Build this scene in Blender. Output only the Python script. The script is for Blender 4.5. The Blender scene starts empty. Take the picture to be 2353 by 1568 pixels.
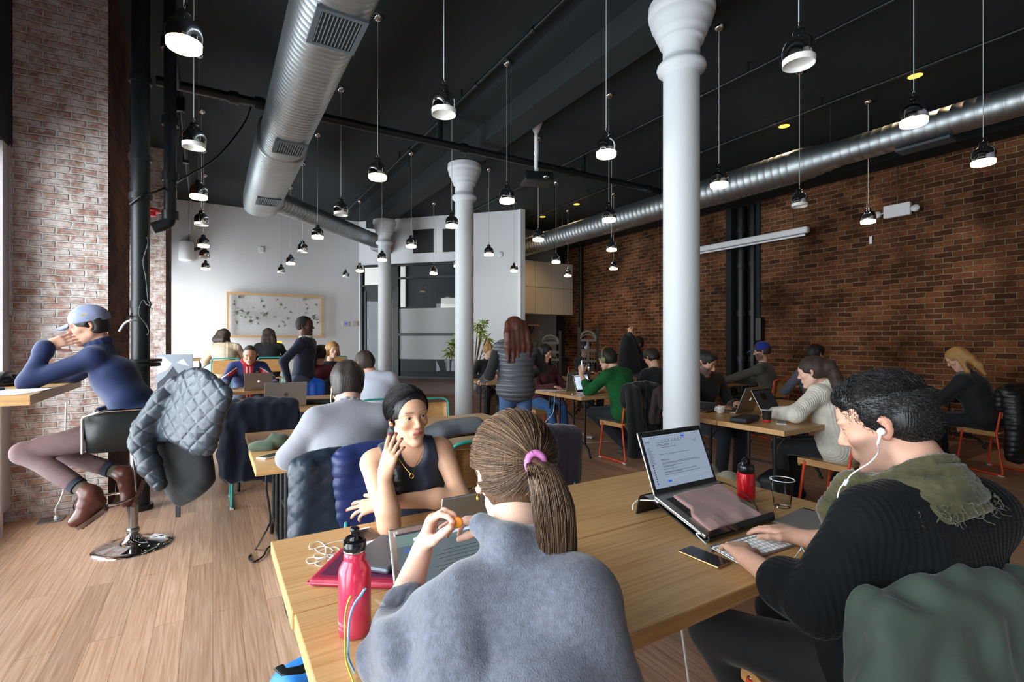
import bpy, bmesh, math, random
import numpy as np
from mathutils import Vector, Matrix
random.seed(7)
scn = bpy.context.scene
COL = scn.collection
PI = math.pi
# ---------------------------------------------------------------- camera geometry
YAW = math.radians(31.1); FPX = 1140.0; CX = 1176.5; CY = 782.0; CAMZ = 1.42
FX, FY = math.sin(YAW), math.cos(YAW)
def ray(u, v):
    a = (u-CX)/FPX; b = (CY-v)/FPX
    return FX+FY*a, FY-FX*a, b
def PD(u, v, d):
    x, y, z = ray(u, v); return Vector((x*d, y*d, CAMZ+z*d))
def PZ(u, v, z):
    x, y, b = ray(u, v); d = (z-CAMZ)/b; return Vector((x*d, y*d, z))
def PX(u, v, X):
    x, y, b = ray(u, v); d = X/x; return Vector((X, y*d, CAMZ+b*d))
def PY(u, v, Y):
    x, y, b = ray(u, v); d = Y/y; return Vector((x*d, Y, CAMZ+b*d))
def dep(p): return p[0]*FX+p[1]*FY

# ---------------------------------------------------------------- objects
def tag(o, label=None, cat=None, group=None, kind=None):
    if label: o['label'] = label
    if cat: o['category'] = cat
    if group: o['group'] = group
    if kind: o['kind'] = kind
    return o
def thing(name, label, cat, loc=(0,0,0), rz=0, group=None):
    o = bpy.data.objects.new(name, None); COL.objects.link(o)
    o.location = loc; o.rotation_euler = (0,0,rz); o.empty_display_size = .1
    return tag(o, label, cat, group)
def dup(o, parent=None):
    c = o.copy(); COL.objects.link(c)
    if parent is not None: c.parent = parent
    for ch in o.children: dup(ch, c)
    return c
def meshobj(name, me, mat, parent=None, world=True, smooth=True):
    """link a mesh; when 'world' its coordinates are world ones and the parent only carries a translation/rotation"""
    o = bpy.data.objects.new(name, me); COL.objects.link(o)
    if mat is not None:
        if isinstance(mat, (list, tuple)):
            for m in mat: me.materials.append(m)
        else: me.materials.append(mat)
    if parent is not None:
        o.parent = parent
        if world:
            o.matrix_parent_inverse = wmat(parent).inverted()
    return o
def wmat(o):
    m = Matrix.LocRotScale(o.location, o.rotation_euler, o.scale)
    if o.parent is not None: m = wmat(o.parent) @ o.matrix_parent_inverse @ m
    return m

class MB:
    """mesh builder"""
    def __init__(s): s.v = []; s.f = []; s.m = []; s.sm = []
    def add(s, vs, fs, mi=0, smooth=False):
        n = len(s.v); s.v += [tuple(p) for p in vs]
        for f in fs: s.f.append([i+n for i in f]); s.m.append(mi); s.sm.append(smooth)
    def box(s, c, d, rot=None, mi=0, bev=0):
        c = Vector(c); hx, hy, hz = d[0]/2, d[1]/2, d[2]/2
        R = rot if rot is not None else Matrix.Identity(3)
        if bev <= 0:
            vs = [c+R@Vector((x*hx, y*hy, z*hz)) for x in (-1,1) for y in (-1,1) for z in (-1,1)]
            s.add(vs, [(0,1,3,2),(4,6,7,5),(0,4,5,1),(2,3,7,6),(0,2,6,4),(1,5,7,3)], mi)
        else:
            b = min(bev, hx*.99, hy*.99, hz*.99); bm = bmesh.new()
            bmesh.ops.create_cube(bm, size=1)
            for q in bm.verts: q.co = Vector((q.co.x*2*hx, q.co.y*2*hy, q.co.z*2*hz))
            bmesh.ops.bevel(bm, geom=bm.edges[:], offset=b, segments=2, profile=.5, affect='EDGES')
            bm.verts.index_update()
            s.add([c+R@q.co for q in bm.verts], [[q.index for q in f.verts] for f in bm.faces], mi); bm.free()
    def quad(s, a, b, c, d, mi=0): s.add([a,b,c,d], [(0,1,2,3)], mi)
    def tube(s, pts, r, n=8, mi=0, cap=True, closed=False, flat=None):
        P = [Vector(p) for p in pts]; N = len(P)
        if N < 2: return
        rr = r if hasattr(r, '__len__') else [r]*N
        prev = None; rings = []
        for i in range(N):
            if closed: t = (P[(i+1)%N]-P[i-1])
            else: t = P[min(i+1,N-1)]-P[max(i-1,0)]
            if t.length < 1e-9: t = Vector((0,0,1))
            t.normalize()
            if prev is None:
                a = Vector((0,0,1)) if abs(t.z) < .9 else Vector((1,0,0))
                u = t.cross(a).normalized()
            else:
                u = prev-t*prev.dot(t)
                u = u.normalized() if u.length > 1e-6 else t.orthogonal().normalized()
            prev = u; w = t.cross(u)
            ring = []
            for k in range(n):
                an = 2*PI*k/n; x = math.cos(an)*rr[i]; y = math.sin(an)*rr[i]*(flat if flat else 1)
                ring.append(P[i]+u*x+w*y)
            rings.append(ring)
        vs = [q for ring in rings for q in ring]; fs = []
        for i in range(N if closed else N-1):
            j = (i+1)%N
            for k in range(n):
                l = (k+1)%n; fs.append((i*n+k, i*n+l, j*n+l, j*n+k))
        s.add(vs, fs, mi, True)
        if cap and not closed:
            s.add(rings[0], [tuple(range(n-1,-1,-1))], mi); s.add(rings[-1], [tuple(range(n))], mi)
    def lathe(s, prof, c=(0,0,0), n=32, mi=0, R=None, smooth=True):
        c = Vector(c); vs = []; fs = []
        for (r, z) in prof:
            for k in range(n):
                a = 2*PI*k/n; p = Vector((r*math.cos(a), r*math.sin(a), z))
                vs.append(c+(R@p if R else p))
        for i in range(len(prof)-1):
            for k in range(n):
                l = (k+1)%n; fs.append((i*n+k, i*n+l, (i+1)*n+l, (i+1)*n+k))
        s.add(vs, fs, mi, smooth)
    def disc(s, c, r, n=24, mi=0, up=True):
        c = Vector(c); vs = [c+Vector((r*math.cos(2*PI*k/n), r*math.sin(2*PI*k/n), 0)) for k in range(n)]
        s.add(vs, [tuple(range(n)) if up else tuple(range(n-1,-1,-1))], mi)
    def prism(s, poly, z0, z1, mi=0, M=None):
        n = len(poly); f = (lambda p: M@Vector(p)) if M else (lambda p: Vector(p))
        vs = [f((x,y,z0)) for x,y in poly]+[f((x,y,z1)) for x,y in poly]
        s.add(vs, [tuple(range(n-1,-1,-1)), tuple(range(n,2*n))]+[(i,(i+1)%n,n+(i+1)%n,n+i) for i in range(n)], mi)
    def build(s, name, mat, parent=None, world=True):
        me = bpy.data.meshes.new(name)
        me.from_pydata(s.v, [], s.f)
        me.polygons.foreach_set('material_index', s.m)
        me.polygons.foreach_set('use_smooth', s.sm)
        me.update()
        return meshobj(name, me, mat, parent, world)
def rotz(a): return Matrix.Rotation(a, 3, 'Z')
def rotx(a): return Matrix.Rotation(a, 3, 'X')
def roty(a): return Matrix.Rotation(a, 3, 'Y')
def spline(pts, n=8):
    """catmull-rom through pts"""
    P = [Vector(p) for p in pts]; out = []
    for i in range(len(P)-1):
        p0 = P[max(i-1,0)]; p1 = P[i]; p2 = P[i+1]; p3 = P[min(i+2,len(P)-1)]
        for k in range(n):
            t = k/n
            out.append(.5*((2*p1)+(p2-p0)*t+(2*p0-5*p1+4*p2-p3)*t*t+(3*p1-p0-3*p2+p3)*t**3))
    out.append(P[-1]); return out
def bend(pts, r=.03, n=5):
    """polyline with rounded corners"""
    P = [Vector(p) for p in pts]; out = [P[0]]
    for i in range(1, len(P)-1):
        a = (P[i-1]-P[i]); b = (P[i+1]-P[i]); rr = min(r, a.length*.45, b.length*.45)
        A = P[i]+a.normalized()*rr; B = P[i]+b.normalized()*rr
        for k in range(n+1):
            t = k/n; out.append((1-t)**2*A+2*t*(1-t)*P[i]+t*t*B)
    out.append(P[-1]); return out

# ---------------------------------------------------------------- materials
def s2l(c): return c/12.92 if c <= .04045 else ((c+.055)/1.055)**2.4
def rgb(h):
    if isinstance(h, str):
        h = h.lstrip('#'); h = h if len(h) == 6 else ''.join(c*2 for c in h); return tuple(s2l(int(h[i:i+2],16)/255) for i in (0,2,4))
    return tuple(h)
MATS = {}
def nn(nt, t, **k):
    n = nt.nodes.new(t)
    for a, b in k.items(): setattr(n, a, b)
    return n
def M(name, col='#808080', rough=.5, metal=0, bump=0, bscale=80, var=0, vscale=6, spec=.5, trans=0, emit=0, ecol=None,
      sheen=0, coat=0, attr=False, stretch=None, sss=0, ior=1.45, col2=None, alpha=1):
    if name in MATS: return MATS[name]
    m = bpy.data.materials.new(name); m.use_nodes = True; nt = m.node_tree; b = nt.nodes['Principled BSDF']
    c = rgb(col); b.inputs['Base Color'].default_value = (*c, 1)
    b.inputs['Roughness'].default_value = rough; b.inputs['Metallic'].default_value = metal
    b.inputs['Specular IOR Level'].default_value = spec; b.inputs['IOR'].default_value = ior
    b.inputs['Transmission Weight'].default_value = trans
    if alpha < 1: b.inputs['Alpha'].default_value = alpha
    if sheen: b.inputs['Sheen Weight'].default_value = sheen; b.inputs['Sheen Roughness'].default_value = .4
    if coat: b.inputs['Coat Weight'].default_value = coat; b.inputs['Coat Roughness'].default_value = .08
    if emit: b.inputs['Emission Color'].default_value = (*rgb(ecol or col), 1); b.inputs['Emission Strength'].default_value = emit
    if sss:
        b.inputs['Subsurface Weight'].default_value = sss; b.inputs['Subsurface Radius'].default_value = (.012,.004,.002); b.inputs['Subsurface Scale'].default_value = 1
    vec = None
    if bump or var or stretch:
        tc = nn(nt, 'ShaderNodeTexCoord'); mp = nn(nt, 'ShaderNodeMapping'); nt.links.new(tc.outputs['Object'], mp.inputs['Vector'])
        if stretch: mp.inputs['Scale'].default_value = stretch
        vec = mp.outputs['Vector']
    src = None
    if attr:
        a = nn(nt, 'ShaderNodeAttribute', attribute_name='Col'); src = a.outputs['Color']
        nt.links.new(src, b.inputs['Base Color'])
    if var or col2:
        n = nn(nt, 'ShaderNodeTexNoise'); n.inputs['Scale'].default_value = vscale; n.inputs['Detail'].default_value = 5
        if vec: nt.links.new(vec, n.inputs['Vector'])
        r = nn(nt, 'ShaderNodeMapRange'); r.inputs[1].default_value = .3; r.inputs[2].default_value = .7
        nt.links.new(n.outputs['Fac'], r.inputs[0])
        mx = nn(nt, 'ShaderNodeMix', data_type='RGBA')
        nt.links.new(r.outputs[0], mx.inputs[0])
        if src: 
            mx.blend_type = 'MULTIPLY'; mx.inputs[0].default_value = 1
            g = nn(nt, 'ShaderNodeMapRange'); g.inputs[3].default_value = 1-var; g.inputs[4].default_value = 1+var*.3
            nt.links.new(r.outputs[0], g.inputs[0]); nt.links.remove(mx.inputs[0].links[0]); mx.inputs[0].default_value = 1
            nt.links.new(src, mx.inputs[6]); nt.links.new(g.outputs[0], mx.inputs[7])
        elif col2:
            mx.inputs[6].default_value = (*c,1); mx.inputs[7].default_value = (*rgb(col2),1)
        else:
            mx.inputs[6].default_value = (*[x*(1-var) for x in c],1); mx.inputs[7].default_value = (*[min(1,x*(1+var)) for x in c],1)
        nt.links.new(mx.outputs[2], b.inputs['Base Color'])
    if bump:
        n = nn(nt, 'ShaderNodeTexNoise'); n.inputs['Scale'].default_value = bscale; n.inputs['Detail'].default_value = 3
        nt.links.new(vec, n.inputs['Vector'])
        bp = nn(nt, 'ShaderNodeBump'); bp.inputs['Strength'].default_value = bump; bp.inputs['Distance'].default_value = .004
        nt.links.new(n.outputs['Fac'], bp.inputs['Height']); nt.links.new(bp.outputs[0], b.inputs['Normal'])
    MATS[name] = m; return m
def knit(name, col, freq=260, ang=0, axis='X', strength=.6, rough=.95, col2=None, var=.15):
    """ribbed wool: wave bands with a finer cross wave"""
    if name in MATS: return MATS[name]
    m = M(name, col, rough, var=var, vscale=14, col2=col2, sheen=.05, spec=.15); nt = m.node_tree; b = nt.nodes['Principled BSDF']
    tc = nn(nt, 'ShaderNodeTexCoord'); mp = nn(nt, 'ShaderNodeMapping'); nt.links.new(tc.outputs['Object'], mp.inputs['Vector'])
    mp.inputs['Rotation'].default_value = (0, 0, ang)
    w = nn(nt, 'ShaderNodeTexWave', bands_direction=axis); w.inputs['Scale'].default_value = freq/20; w.inputs['Distortion'].default_value = 1.2; w.inputs['Detail'].default_value = 2
    w2 = nn(nt, 'ShaderNodeTexWave', bands_direction='Z'); w2.inputs['Scale'].default_value = freq/12; w2.inputs['Distortion'].default_value = 2
    nt.links.new(mp.outputs[0], w.inputs[0]); nt.links.new(mp.outputs[0], w2.inputs[0])
    ad = nn(nt, 'ShaderNodeMath', operation='MULTIPLY_ADD'); ad.inputs[1].default_value = .35
    nt.links.new(w2.outputs['Fac'], ad.inputs[0]); nt.links.new(w.outputs['Fac'], ad.inputs[2])
    bp = nn(nt, 'ShaderNodeBump'); bp.inputs['Strength'].default_value = strength*.6; bp.inputs['Distance'].default_value = .004
    nt.links.new(ad.outputs[0], bp.inputs['Height']); nt.links.new(bp.outputs[0], b.inputs['Normal'])
    return m
def wood(name, c1, c2, scale=(1,14,14), rough=.45, plank=None, bump=.15, spec=.5, fine=9, c3=None):
    """long-grain wood; grain runs along the axis with the smallest scale. plank=(width,length) gives boards along Y"""
    if name in MATS: return MATS[name]
    m = bpy.data.materials.new(name); m.use_nodes = True; nt = m.node_tree; b = nt.nodes['Principled BSDF']; L = nt.links.new
    b.inputs['Roughness'].default_value = rough; b.inputs['Specular IOR Level'].default_value = spec
    tc = nn(nt, 'ShaderNodeTexCoord'); mp = nn(nt, 'ShaderNodeMapping'); mp.inputs['Scale'].default_value = scale
    L(tc.outputs['Object'], mp.inputs['Vector'])
    n1 = nn(nt, 'ShaderNodeTexNoise'); n1.inputs['Scale'].default_value = fine; n1.inputs['Detail'].default_value = 6; n1.inputs['Distortion'].default_value = .6
    vec = mp.outputs[0]
    if plank:
        sp = nn(nt, 'ShaderNodeSeparateXYZ'); L(tc.outputs['Object'], sp.inputs[0])
        cb = nn(nt, 'ShaderNodeCombineXYZ'); L(sp.outputs['Y'], cb.inputs['X']); L(sp.outputs['X'], cb.inputs['Y'])
        br = nn(nt, 'ShaderNodeTexBrick'); br.offset = .37; br.squash = 1
        br.inputs['Scale'].default_value = 1; br.inputs['Brick Width'].default_value = plank[1]; br.inputs['Row Height'].default_value = plank[0]
        br.inputs['Mortar Size'].default_value = .0012; br.inputs['Mortar Smooth'].default_value = .3; br.inputs['Bias'].default_value = 0
        br.inputs['Color1'].default_value = (0,0,0,1); br.inputs['Color2'].default_value = (1,1,1,1); br.inputs['Mortar'].default_value = (.5,.5,.5,1)
        L(cb.outputs[0], br.inputs['Vector'])
        va = nn(nt, 'ShaderNodeVectorMath', operation='MULTIPLY_ADD'); va.inputs[1].default_value = (7.3,3.1,5.7)
        L(br.outputs['Color'], va.inputs[0]); L(mp.outputs[0], va.inputs[2]); vec = va.outputs[0]
    L(vec, n1.inputs['Vector'])
    r = nn(nt, 'ShaderNodeValToRGB'); L(n1.outputs['Fac'], r.inputs[0])
    r.color_ramp.elements[0].position = .3; r.color_ramp.elements[0].color = (*rgb(c2),1)
    r.color_ramp.elements[1].position = .68; r.color_ramp.elements[1].color = (*rgb(c1),1)
    out = r.outputs[0]
    if plank:
        mx = nn(nt, 'ShaderNodeMix', data_type='RGBA', blend_type='MULTIPLY'); mx.inputs[0].default_value = 1
        mr = nn(nt, 'ShaderNodeMapRange'); mr.inputs[3].default_value = .8; mr.inputs[4].default_value = 1.15
        L(br.outputs['Color'], mr.inputs[0]); L(out, mx.inputs[6]); L(mr.outputs[0], mx.inputs[7])
        m2 = nn(nt, 'ShaderNodeMix', data_type='RGBA'); L(br.outputs['Fac'], m2.inputs[0]); L(mx.outputs[2], m2.inputs[6]); m2.inputs[7].default_value = (*[x*.45 for x in rgb(c2)],1)
        out = m2.outputs[2]
    L(out, b.inputs['Base Color'])
    bp = nn(nt, 'ShaderNodeBump'); bp.inputs['Strength'].default_value = bump; bp.inputs['Distance'].default_value = .002
    L(n1.outputs['Fac'], bp.inputs['Height']); L(bp.outputs[0], b.inputs['Normal'])
    MATS[name] = m; return m
def brick(name, c1, c2, mortar, dirt, axis='Y', wash=None, washamt=.5, bumpd=.02, bw=.215, rh=.074):
    if name in MATS: return MATS[name]
    m = bpy.data.materials.new(name); m.use_nodes = True; nt = m.node_tree; b = nt.nodes['Principled BSDF']; L = nt.links.new
    b.inputs['Roughness'].default_value = .92; b.inputs['Specular IOR Level'].default_value = .2
    tc = nn(nt, 'ShaderNodeTexCoord'); sp = nn(nt, 'ShaderNodeSeparateXYZ'); L(tc.outputs['Object'], sp.inputs[0])
    cb = nn(nt, 'ShaderNodeCombineXYZ'); L(sp.outputs[axis], cb.inputs['X']); L(sp.outputs['Z'], cb.inputs['Y'])
    ds = nn(nt, 'ShaderNodeTexNoise'); ds.inputs['Scale'].default_value = 5; ds.inputs['Detail'].default_value = 4; L(tc.outputs['Object'], ds.inputs['Vector'])
    sb = nn(nt, 'ShaderNodeVectorMath', operation='MULTIPLY_ADD'); sb.inputs[1].default_value = (.06,.032,0)
    L(ds.outputs['Color'], sb.inputs[0]); L(cb.outputs[0], sb.inputs[2])
    br = nn(nt, 'ShaderNodeTexBrick'); L(sb.outputs[0], br.inputs['Vector']); br.offset = .5
    br.inputs['Scale'].default_value = 1; br.inputs['Brick Width'].default_value = bw; br.inputs['Row Height'].default_value = rh
    br.inputs['Mortar Size'].default_value = .009; br.inputs['Mortar Smooth'].default_value = .5; br.inputs['Bias'].default_value = -.1
    br.inputs['Color1'].default_value = (*rgb(c1),1); br.inputs['Color2'].default_value = (*rgb(c2),1); br.inputs['Mortar'].default_value = (*rgb(mortar),1)
    n = nn(nt, 'ShaderNodeTexNoise'); n.inputs['Scale'].default_value = 1.1; n.inputs['Detail'].default_value = 8; n.inputs['Roughness'].default_value = .65; L(tc.outputs['Object'], n.inputs['Vector'])
    mr = nn(nt, 'ShaderNodeMapRange'); mr.inputs[1].default_value = .35; mr.inputs[2].default_value = .68; L(n.outputs['Fac'], mr.inputs[0])
    mx = nn(nt, 'ShaderNodeMix', data_type='RGBA', blend_type='MULTIPLY'); L(mr.outputs[0], mx.inputs[0]); L(br.outputs['Color'], mx.inputs[6]); mx.inputs[7].default_value = (*rgb(dirt),1)
    out = mx.outputs[2]
    n3 = nn(nt, 'ShaderNodeTexNoise'); n3.inputs['Scale'].default_value = 38; n3.inputs['Detail'].default_value = 6; L(tc.outputs['Object'], n3.inputs['Vector'])
    m3 = nn(nt, 'ShaderNodeMix', data_type='RGBA', blend_type='OVERLAY'); m3.inputs[0].default_value = .55; L(out, m3.inputs[6]); L(n3.outputs['Fac'], m3.inputs[7]); out = m3.outputs[2]
    if wash:
        n4 = nn(nt, 'ShaderNodeTexNoise'); n4.inputs['Scale'].default_value = 9; n4.inputs['Detail'].default_value = 9; n4.inputs['Roughness'].default_value = .7; L(tc.outputs['Object'], n4.inputs['Vector'])
        r4 = nn(nt, 'ShaderNodeMapRange'); r4.inputs[1].default_value = .42; r4.inputs[2].default_value = .6; r4.inputs[4].default_value = washamt; L(n4.outputs['Fac'], r4.inputs[0])
        m4 = nn(nt, 'ShaderNodeMix', data_type='RGBA'); L(r4.outputs[0], m4.inputs[0]); L(out, m4.inputs[6]); m4.inputs[7].default_value = (*rgb(wash),1); out = m4.outputs[2]
    L(out, b.inputs['Base Color'])
    h = nn(nt, 'ShaderNodeMath', operation='MULTIPLY_ADD'); L(n3.outputs['Fac'], h.inputs[0]); h.inputs[1].default_value = .6
    iv = nn(nt, 'ShaderNodeMath', operation='SUBTRACT'); iv.inputs[0].default_value = 1; L(br.outputs['Fac'], iv.inputs[1]); L(iv.outputs[0], h.inputs[2])
    bp = nn(nt, 'ShaderNodeBump'); bp.inputs['Strength'].default_value = .9; bp.inputs['Distance'].default_value = bumpd
    L(h.outputs[0], bp.inputs['Height']); L(bp.outputs[0], b.inputs['Normal'])
    MATS[name] = m; return m
# ---------------------------------------------------------------- implicit surfaces -> one continuous mesh
def A3(p): return np.array([p[0], p[1], p[2]], dtype=np.float32)
_rs = np.random.RandomState(5)
def make_noise(freq, n=14, seed=0, aniso=(1,1,1)):
    rs = np.random.RandomState(seed+11)
    d = rs.normal(size=(n,3)); d /= np.linalg.norm(d, axis=1)[:,None]
    K = d*freq*rs.uniform(.6,1.5,(n,1))*np.array(aniso); ph = rs.uniform(0,6.28,n); am = rs.uniform(.5,1,n); am /= am.sum()*.55
    def f(P):
        out = np.zeros(len(P), np.float32)
        for i in range(n): out += (am[i]*np.sin(P@K[i]+ph[i])).astype(np.float32)
        return out
    return f
class Sdf:
    def __init__(s): s.ops = []; s.disps = []
    def _a(s, kind, lo, hi, fn, k): s.ops.append((kind, np.asarray(lo), np.asarray(hi), fn, k)); return s
    def cap(s, a, b, r1, r2=None, k=.015, sub=False):
        a = A3(a); b = A3(b); r2 = r1 if r2 is None else r2; ab = b-a; L2 = float(ab@ab)+1e-12; R = max(r1,r2)
        def fn(P):
            q = P-a; t = np.clip((q@ab)/L2, 0, 1); q = q-t[...,None]*ab
            return np.sqrt((q*q).sum(-1))-(r1+(r2-r1)*t)
        return s._a('-' if sub else '+', np.minimum(a,b)-R, np.maximum(a,b)+R, fn, k)
    def chain(s, pts, rs, k=.015, sub=False):
        for i in range(len(pts)-1): s.cap(pts[i], pts[i+1], rs[i], rs[i+1], k, sub)
        return s
    def ell(s, c, r, R=None, k=.015, sub=False):
        c = A3(c); r = np.asarray(r, np.float32); mx = float(r.max()); Rm = np.asarray(R, np.float32) if R is not None else None
        def fn(P):
            q = P-c
            if Rm is not None: q = q@Rm
            k0 = np.sqrt(((q/r)**2).sum(-1)); k1 = np.sqrt(((q/(r*r))**2).sum(-1))+1e-9
            return k0*(k0-1)/k1
        return s._a('-' if sub else '+', c-mx, c+mx, fn, k)
    def box(s, c, h, R=None, rad=.01, k=.015, sub=False):
        c = A3(c); h = np.asarray(h, np.float32)-rad; mx = float(np.linalg.norm(h))+rad; Rm = np.asarray(R, np.float32) if R is not None else None
        def fn(P):
            q = P-c
            if Rm is not None: q = q@Rm
            q = np.abs(q)-h
            return np.sqrt((np.maximum(q,0)**2).sum(-1))+np.minimum(q.max(-1),0)-rad
        return s._a('-' if sub else '+', c-mx, c+mx, fn, k)
    def sheet(s, rows, th=.02, k=.02):
        """grid of points -> soft thick sheet made of capsules between neighbours"""
        rows = [[Vector(q) for q in r] for r in rows]; s.wide = True
        if len({len(r) for r in rows}) == 1:      # densify so that no gaps stay between the capsules
            sp = th*1.5
            def den(seq):
                m = max(1, int(math.ceil(max((a-b).length for q in seq for a,b in zip(q[:-1],q[1:]))/sp)))
                return [[q for a,b in zip(r[:-1],r[1:]) for q in [a.lerp(b,t/m) for t in range(m)]]+[r[-1]] for r in seq]
            rows = den(rows); cols = den([list(c) for c in zip(*rows)]); rows = [list(r) for r in zip(*cols)]
        n = len(rows)
        for i in range(n):
            for j in range(len(rows[i])-1): s.cap(rows[i][j], rows[i][j+1], th, th, k)
            if i < n-1:
                for j in range(min(len(rows[i]), len(rows[i+1]))): s.cap(rows[i][j], rows[i+1][j], th, th, k)
        return s
    def disp(s, fn): s.disps.append(fn); return s
    def mesh(s, name, h, pad=None):
        adds = [o for o in s.ops if o[0] == '+']
        pad = pad or max(.05 if getattr(s,'wide',False) else .02, 3*h)
        lo = np.min([o[1] for o in adds], axis=0)-pad; hi = np.max([o[2] for o in adds], axis=0)+pad
        n = np.ceil((hi-lo)/h).astype(int)+1
        F = np.full(tuple(n), .2, np.float32)
        ax = [(lo[i]+h*np.arange(n[i])).astype(np.float32) for i in range(3)]
        for (kind, a, b, fn, k) in s.ops:
            m = k+2.5*h
            i0 = np.maximum(0, np.floor((a-m-lo)/h).astype(int)); i1 = np.minimum(n, np.ceil((b+m-lo)/h).astype(int)+1)
            if (i1 <= i0).any(): continue
            sl = tuple(slice(i0[i], i1[i]) for i in range(3))
            G = np.stack(np.meshgrid(ax[0][sl[0]], ax[1][sl[1]], ax[2][sl[2]], indexing='ij'), -1)
            d = fn(G); f = F[sl]
            if kind == '+':
                hh = np.maximum(k-np.abs(f-d), 0)/k if k > 0 else 0
                F[sl] = np.minimum(f, d)-hh*hh*k*.25
            else:
                d = -d; hh = np.maximum(k-np.abs(f-d), 0)/k if k > 0 else 0
                F[sl] = np.maximum(f, d)+hh*hh*k*.25
        if s.disps:
            idx = np.nonzero(np.abs(F) < .03)
            P = np.stack([ax[i][idx[i]] for i in range(3)], -1)
            dd = np.zeros(len(P), np.float32)
            for fn in s.disps: dd += fn(P)
            F[idx] += dd
        return surface_nets(name, F, lo, h)
def surface_nets(name, F, lo, h):
    S = F < 0; nx, ny, nz = F.shape
    cnt = np.zeros((nx-1,ny-1,nz-1), np.int8)
    for i in (0,1):
        for j in (0,1):
            for k in (0,1): cnt += S[i:nx-1+i, j:ny-1+j, k:nz-1+k]
    act = (cnt > 0)&(cnt < 8); ai, aj, ak = np.nonzero(act)
    idx = np.full(act.shape, -1, np.int32); idx[act] = np.arange(len(ai))
    acc = np.zeros((len(ai),3), np.float32); num = np.zeros(len(ai), np.float32)
    cs = [(i,j,k) for i in (0,1) for j in (0,1) for k in (0,1)]
    for p in cs:
        for d in range(3):
            if p[d] == 1: continue
            q = list(p); q[d] = 1
            f0 = F[ai+p[0], aj+p[1], ak+p[2]]; f1 = F[ai+q[0], aj+q[1], ak+q[2]]
            m = (f0 < 0) != (f1 < 0); t = np.where(m, f0/np.where(m, f0-f1, 1), 0)
            for c in range(3):
                acc[:,c] += np.where(m, p[c]+(t if c == d else 0), 0)
            num += m
    V = (np.stack([ai,aj,ak],-1)+acc/num[:,None])*h+lo
    quads = []
    for d in range(3):
        sl0 = [slice(None)]*3; sl1 = [slice(None)]*3; sl0[d] = slice(0,-1); sl1[d] = slice(1,None)
        a = S[tuple(sl0)]; b = S[tuple(sl1)]; e = a != b
        o = [x for x in range(3) if x != d]
        I = list(np.nonzero(e)); ok = (I[o[0]] > 0)&(I[o[1]] > 0)&(I[o[0]] < F.shape[o[0]]-1)&(I[o[1]] < F.shape[o[1]]-1)
        I = [x[ok] for x in I]; ins = a[tuple(I)]
        def cell(du, dv):
            J = [x.copy() for x in I]; J[o[0]] -= du; J[o[1]] -= dv; return idx[tuple(J)]
        q = np.stack([cell(1,1), cell(0,1), cell(0,0), cell(1,0)], -1)
        flip = ins if d != 1 else ~ins
        q[~flip] = q[~flip][:, ::-1]
        quads.append(q)
    Q = np.concatenate(quads); Q = Q[(Q >= 0).all(1)]
    me = bpy.data.meshes.new(name)
    me.vertices.add(len(V)); me.vertices.foreach_set('co', V.astype(np.float32).ravel())
    me.loops.add(Q.size); me.loops.foreach_set('vertex_index', Q.astype(np.int32).ravel())
    me.polygons.add(len(Q)); me.polygons.foreach_set('loop_start', np.arange(0, Q.size, 4, dtype=np.int32))
    me.polygons.foreach_set('use_smooth', np.ones(len(Q), bool))
    me.update(calc_edges=True)
    return me, V
def setcol(me, C):
    """per-vertex base colours (skin, lips, brows, printed patterns)"""
    a = me.color_attributes.new('Col', 'FLOAT_COLOR', 'POINT')
    D = np.ones((len(C),4), np.float32); D[:,:3] = C; a.data.foreach_set('color', D.ravel())
def sstep(x, a, b): t = np.clip((x-a)/(b-a), 0, 1); return t*t*(3-2*t)
# ================================================================ materials of the room
m_floor = wood('bamboo_floor', '#cca78e', '#a67e60', scale=(60,1.6,1), rough=.36, plank=(.125,1.85), bump=.04, fine=1.6, spec=.35)
m_black = M('ceiling_black', '#1b2124', .85, bump=.1, bscale=25)
m_colp = M('column_paint', '#cdd0d4', .6, bump=.15, bscale=30)
m_white = M('white_paint', '#e6e8ec', .75, bump=.04, bscale=40)
m_grey = M('grey_paint', '#8d8f90', .7)
m_frame = M('dark_frame', '#26282a', .45)
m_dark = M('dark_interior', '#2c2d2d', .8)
m_brick_r = brick('brick_brown', '#8a583a', '#452b20', '#a08a6c', '#786a60', 'Y', bumpd=.02, rh=.079)
m_brick_l = brick('brick_washed', '#c09a8c', '#9c7465', '#c4bdb8', '#cfcbc8', 'X', wash='#d6d0cb', washamt=.85, bumpd=.014, bw=.175, rh=.056)
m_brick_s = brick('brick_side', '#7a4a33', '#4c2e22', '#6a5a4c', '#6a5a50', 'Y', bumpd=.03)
m_chrome = M('chrome', '#d8d8da', .06, 1)
m_nickel = M('nickel', '#a8aaad', .22, 1)
m_steel = M('galvanised', '#aab0b3', .45, 1, var=.12, vscale=3, bump=.02, bscale=15)
m_pipe = M('black_pipe', '#14191b', .38, bump=.3, bscale=90)
m_cord = M('cord_grey', '#b9bcbd', .6)
m_diff = M('lamp_diffuser', '#fff1d8', .5, emit=11, ecol='#ffd9a0')
m_diff_off = M('lamp_diffuser_off', '#e8e6e2', .5)
m_shade_in = M('shade_inner_white', '#eceae6', .6)
m_ply = wood('plywood', '#c99a63', '#a87843', scale=(2,2,18), rough=.4, bump=.04, fine=5)
m_alu = M('aluminium', '#b9bbbd', .32, 1)
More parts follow.
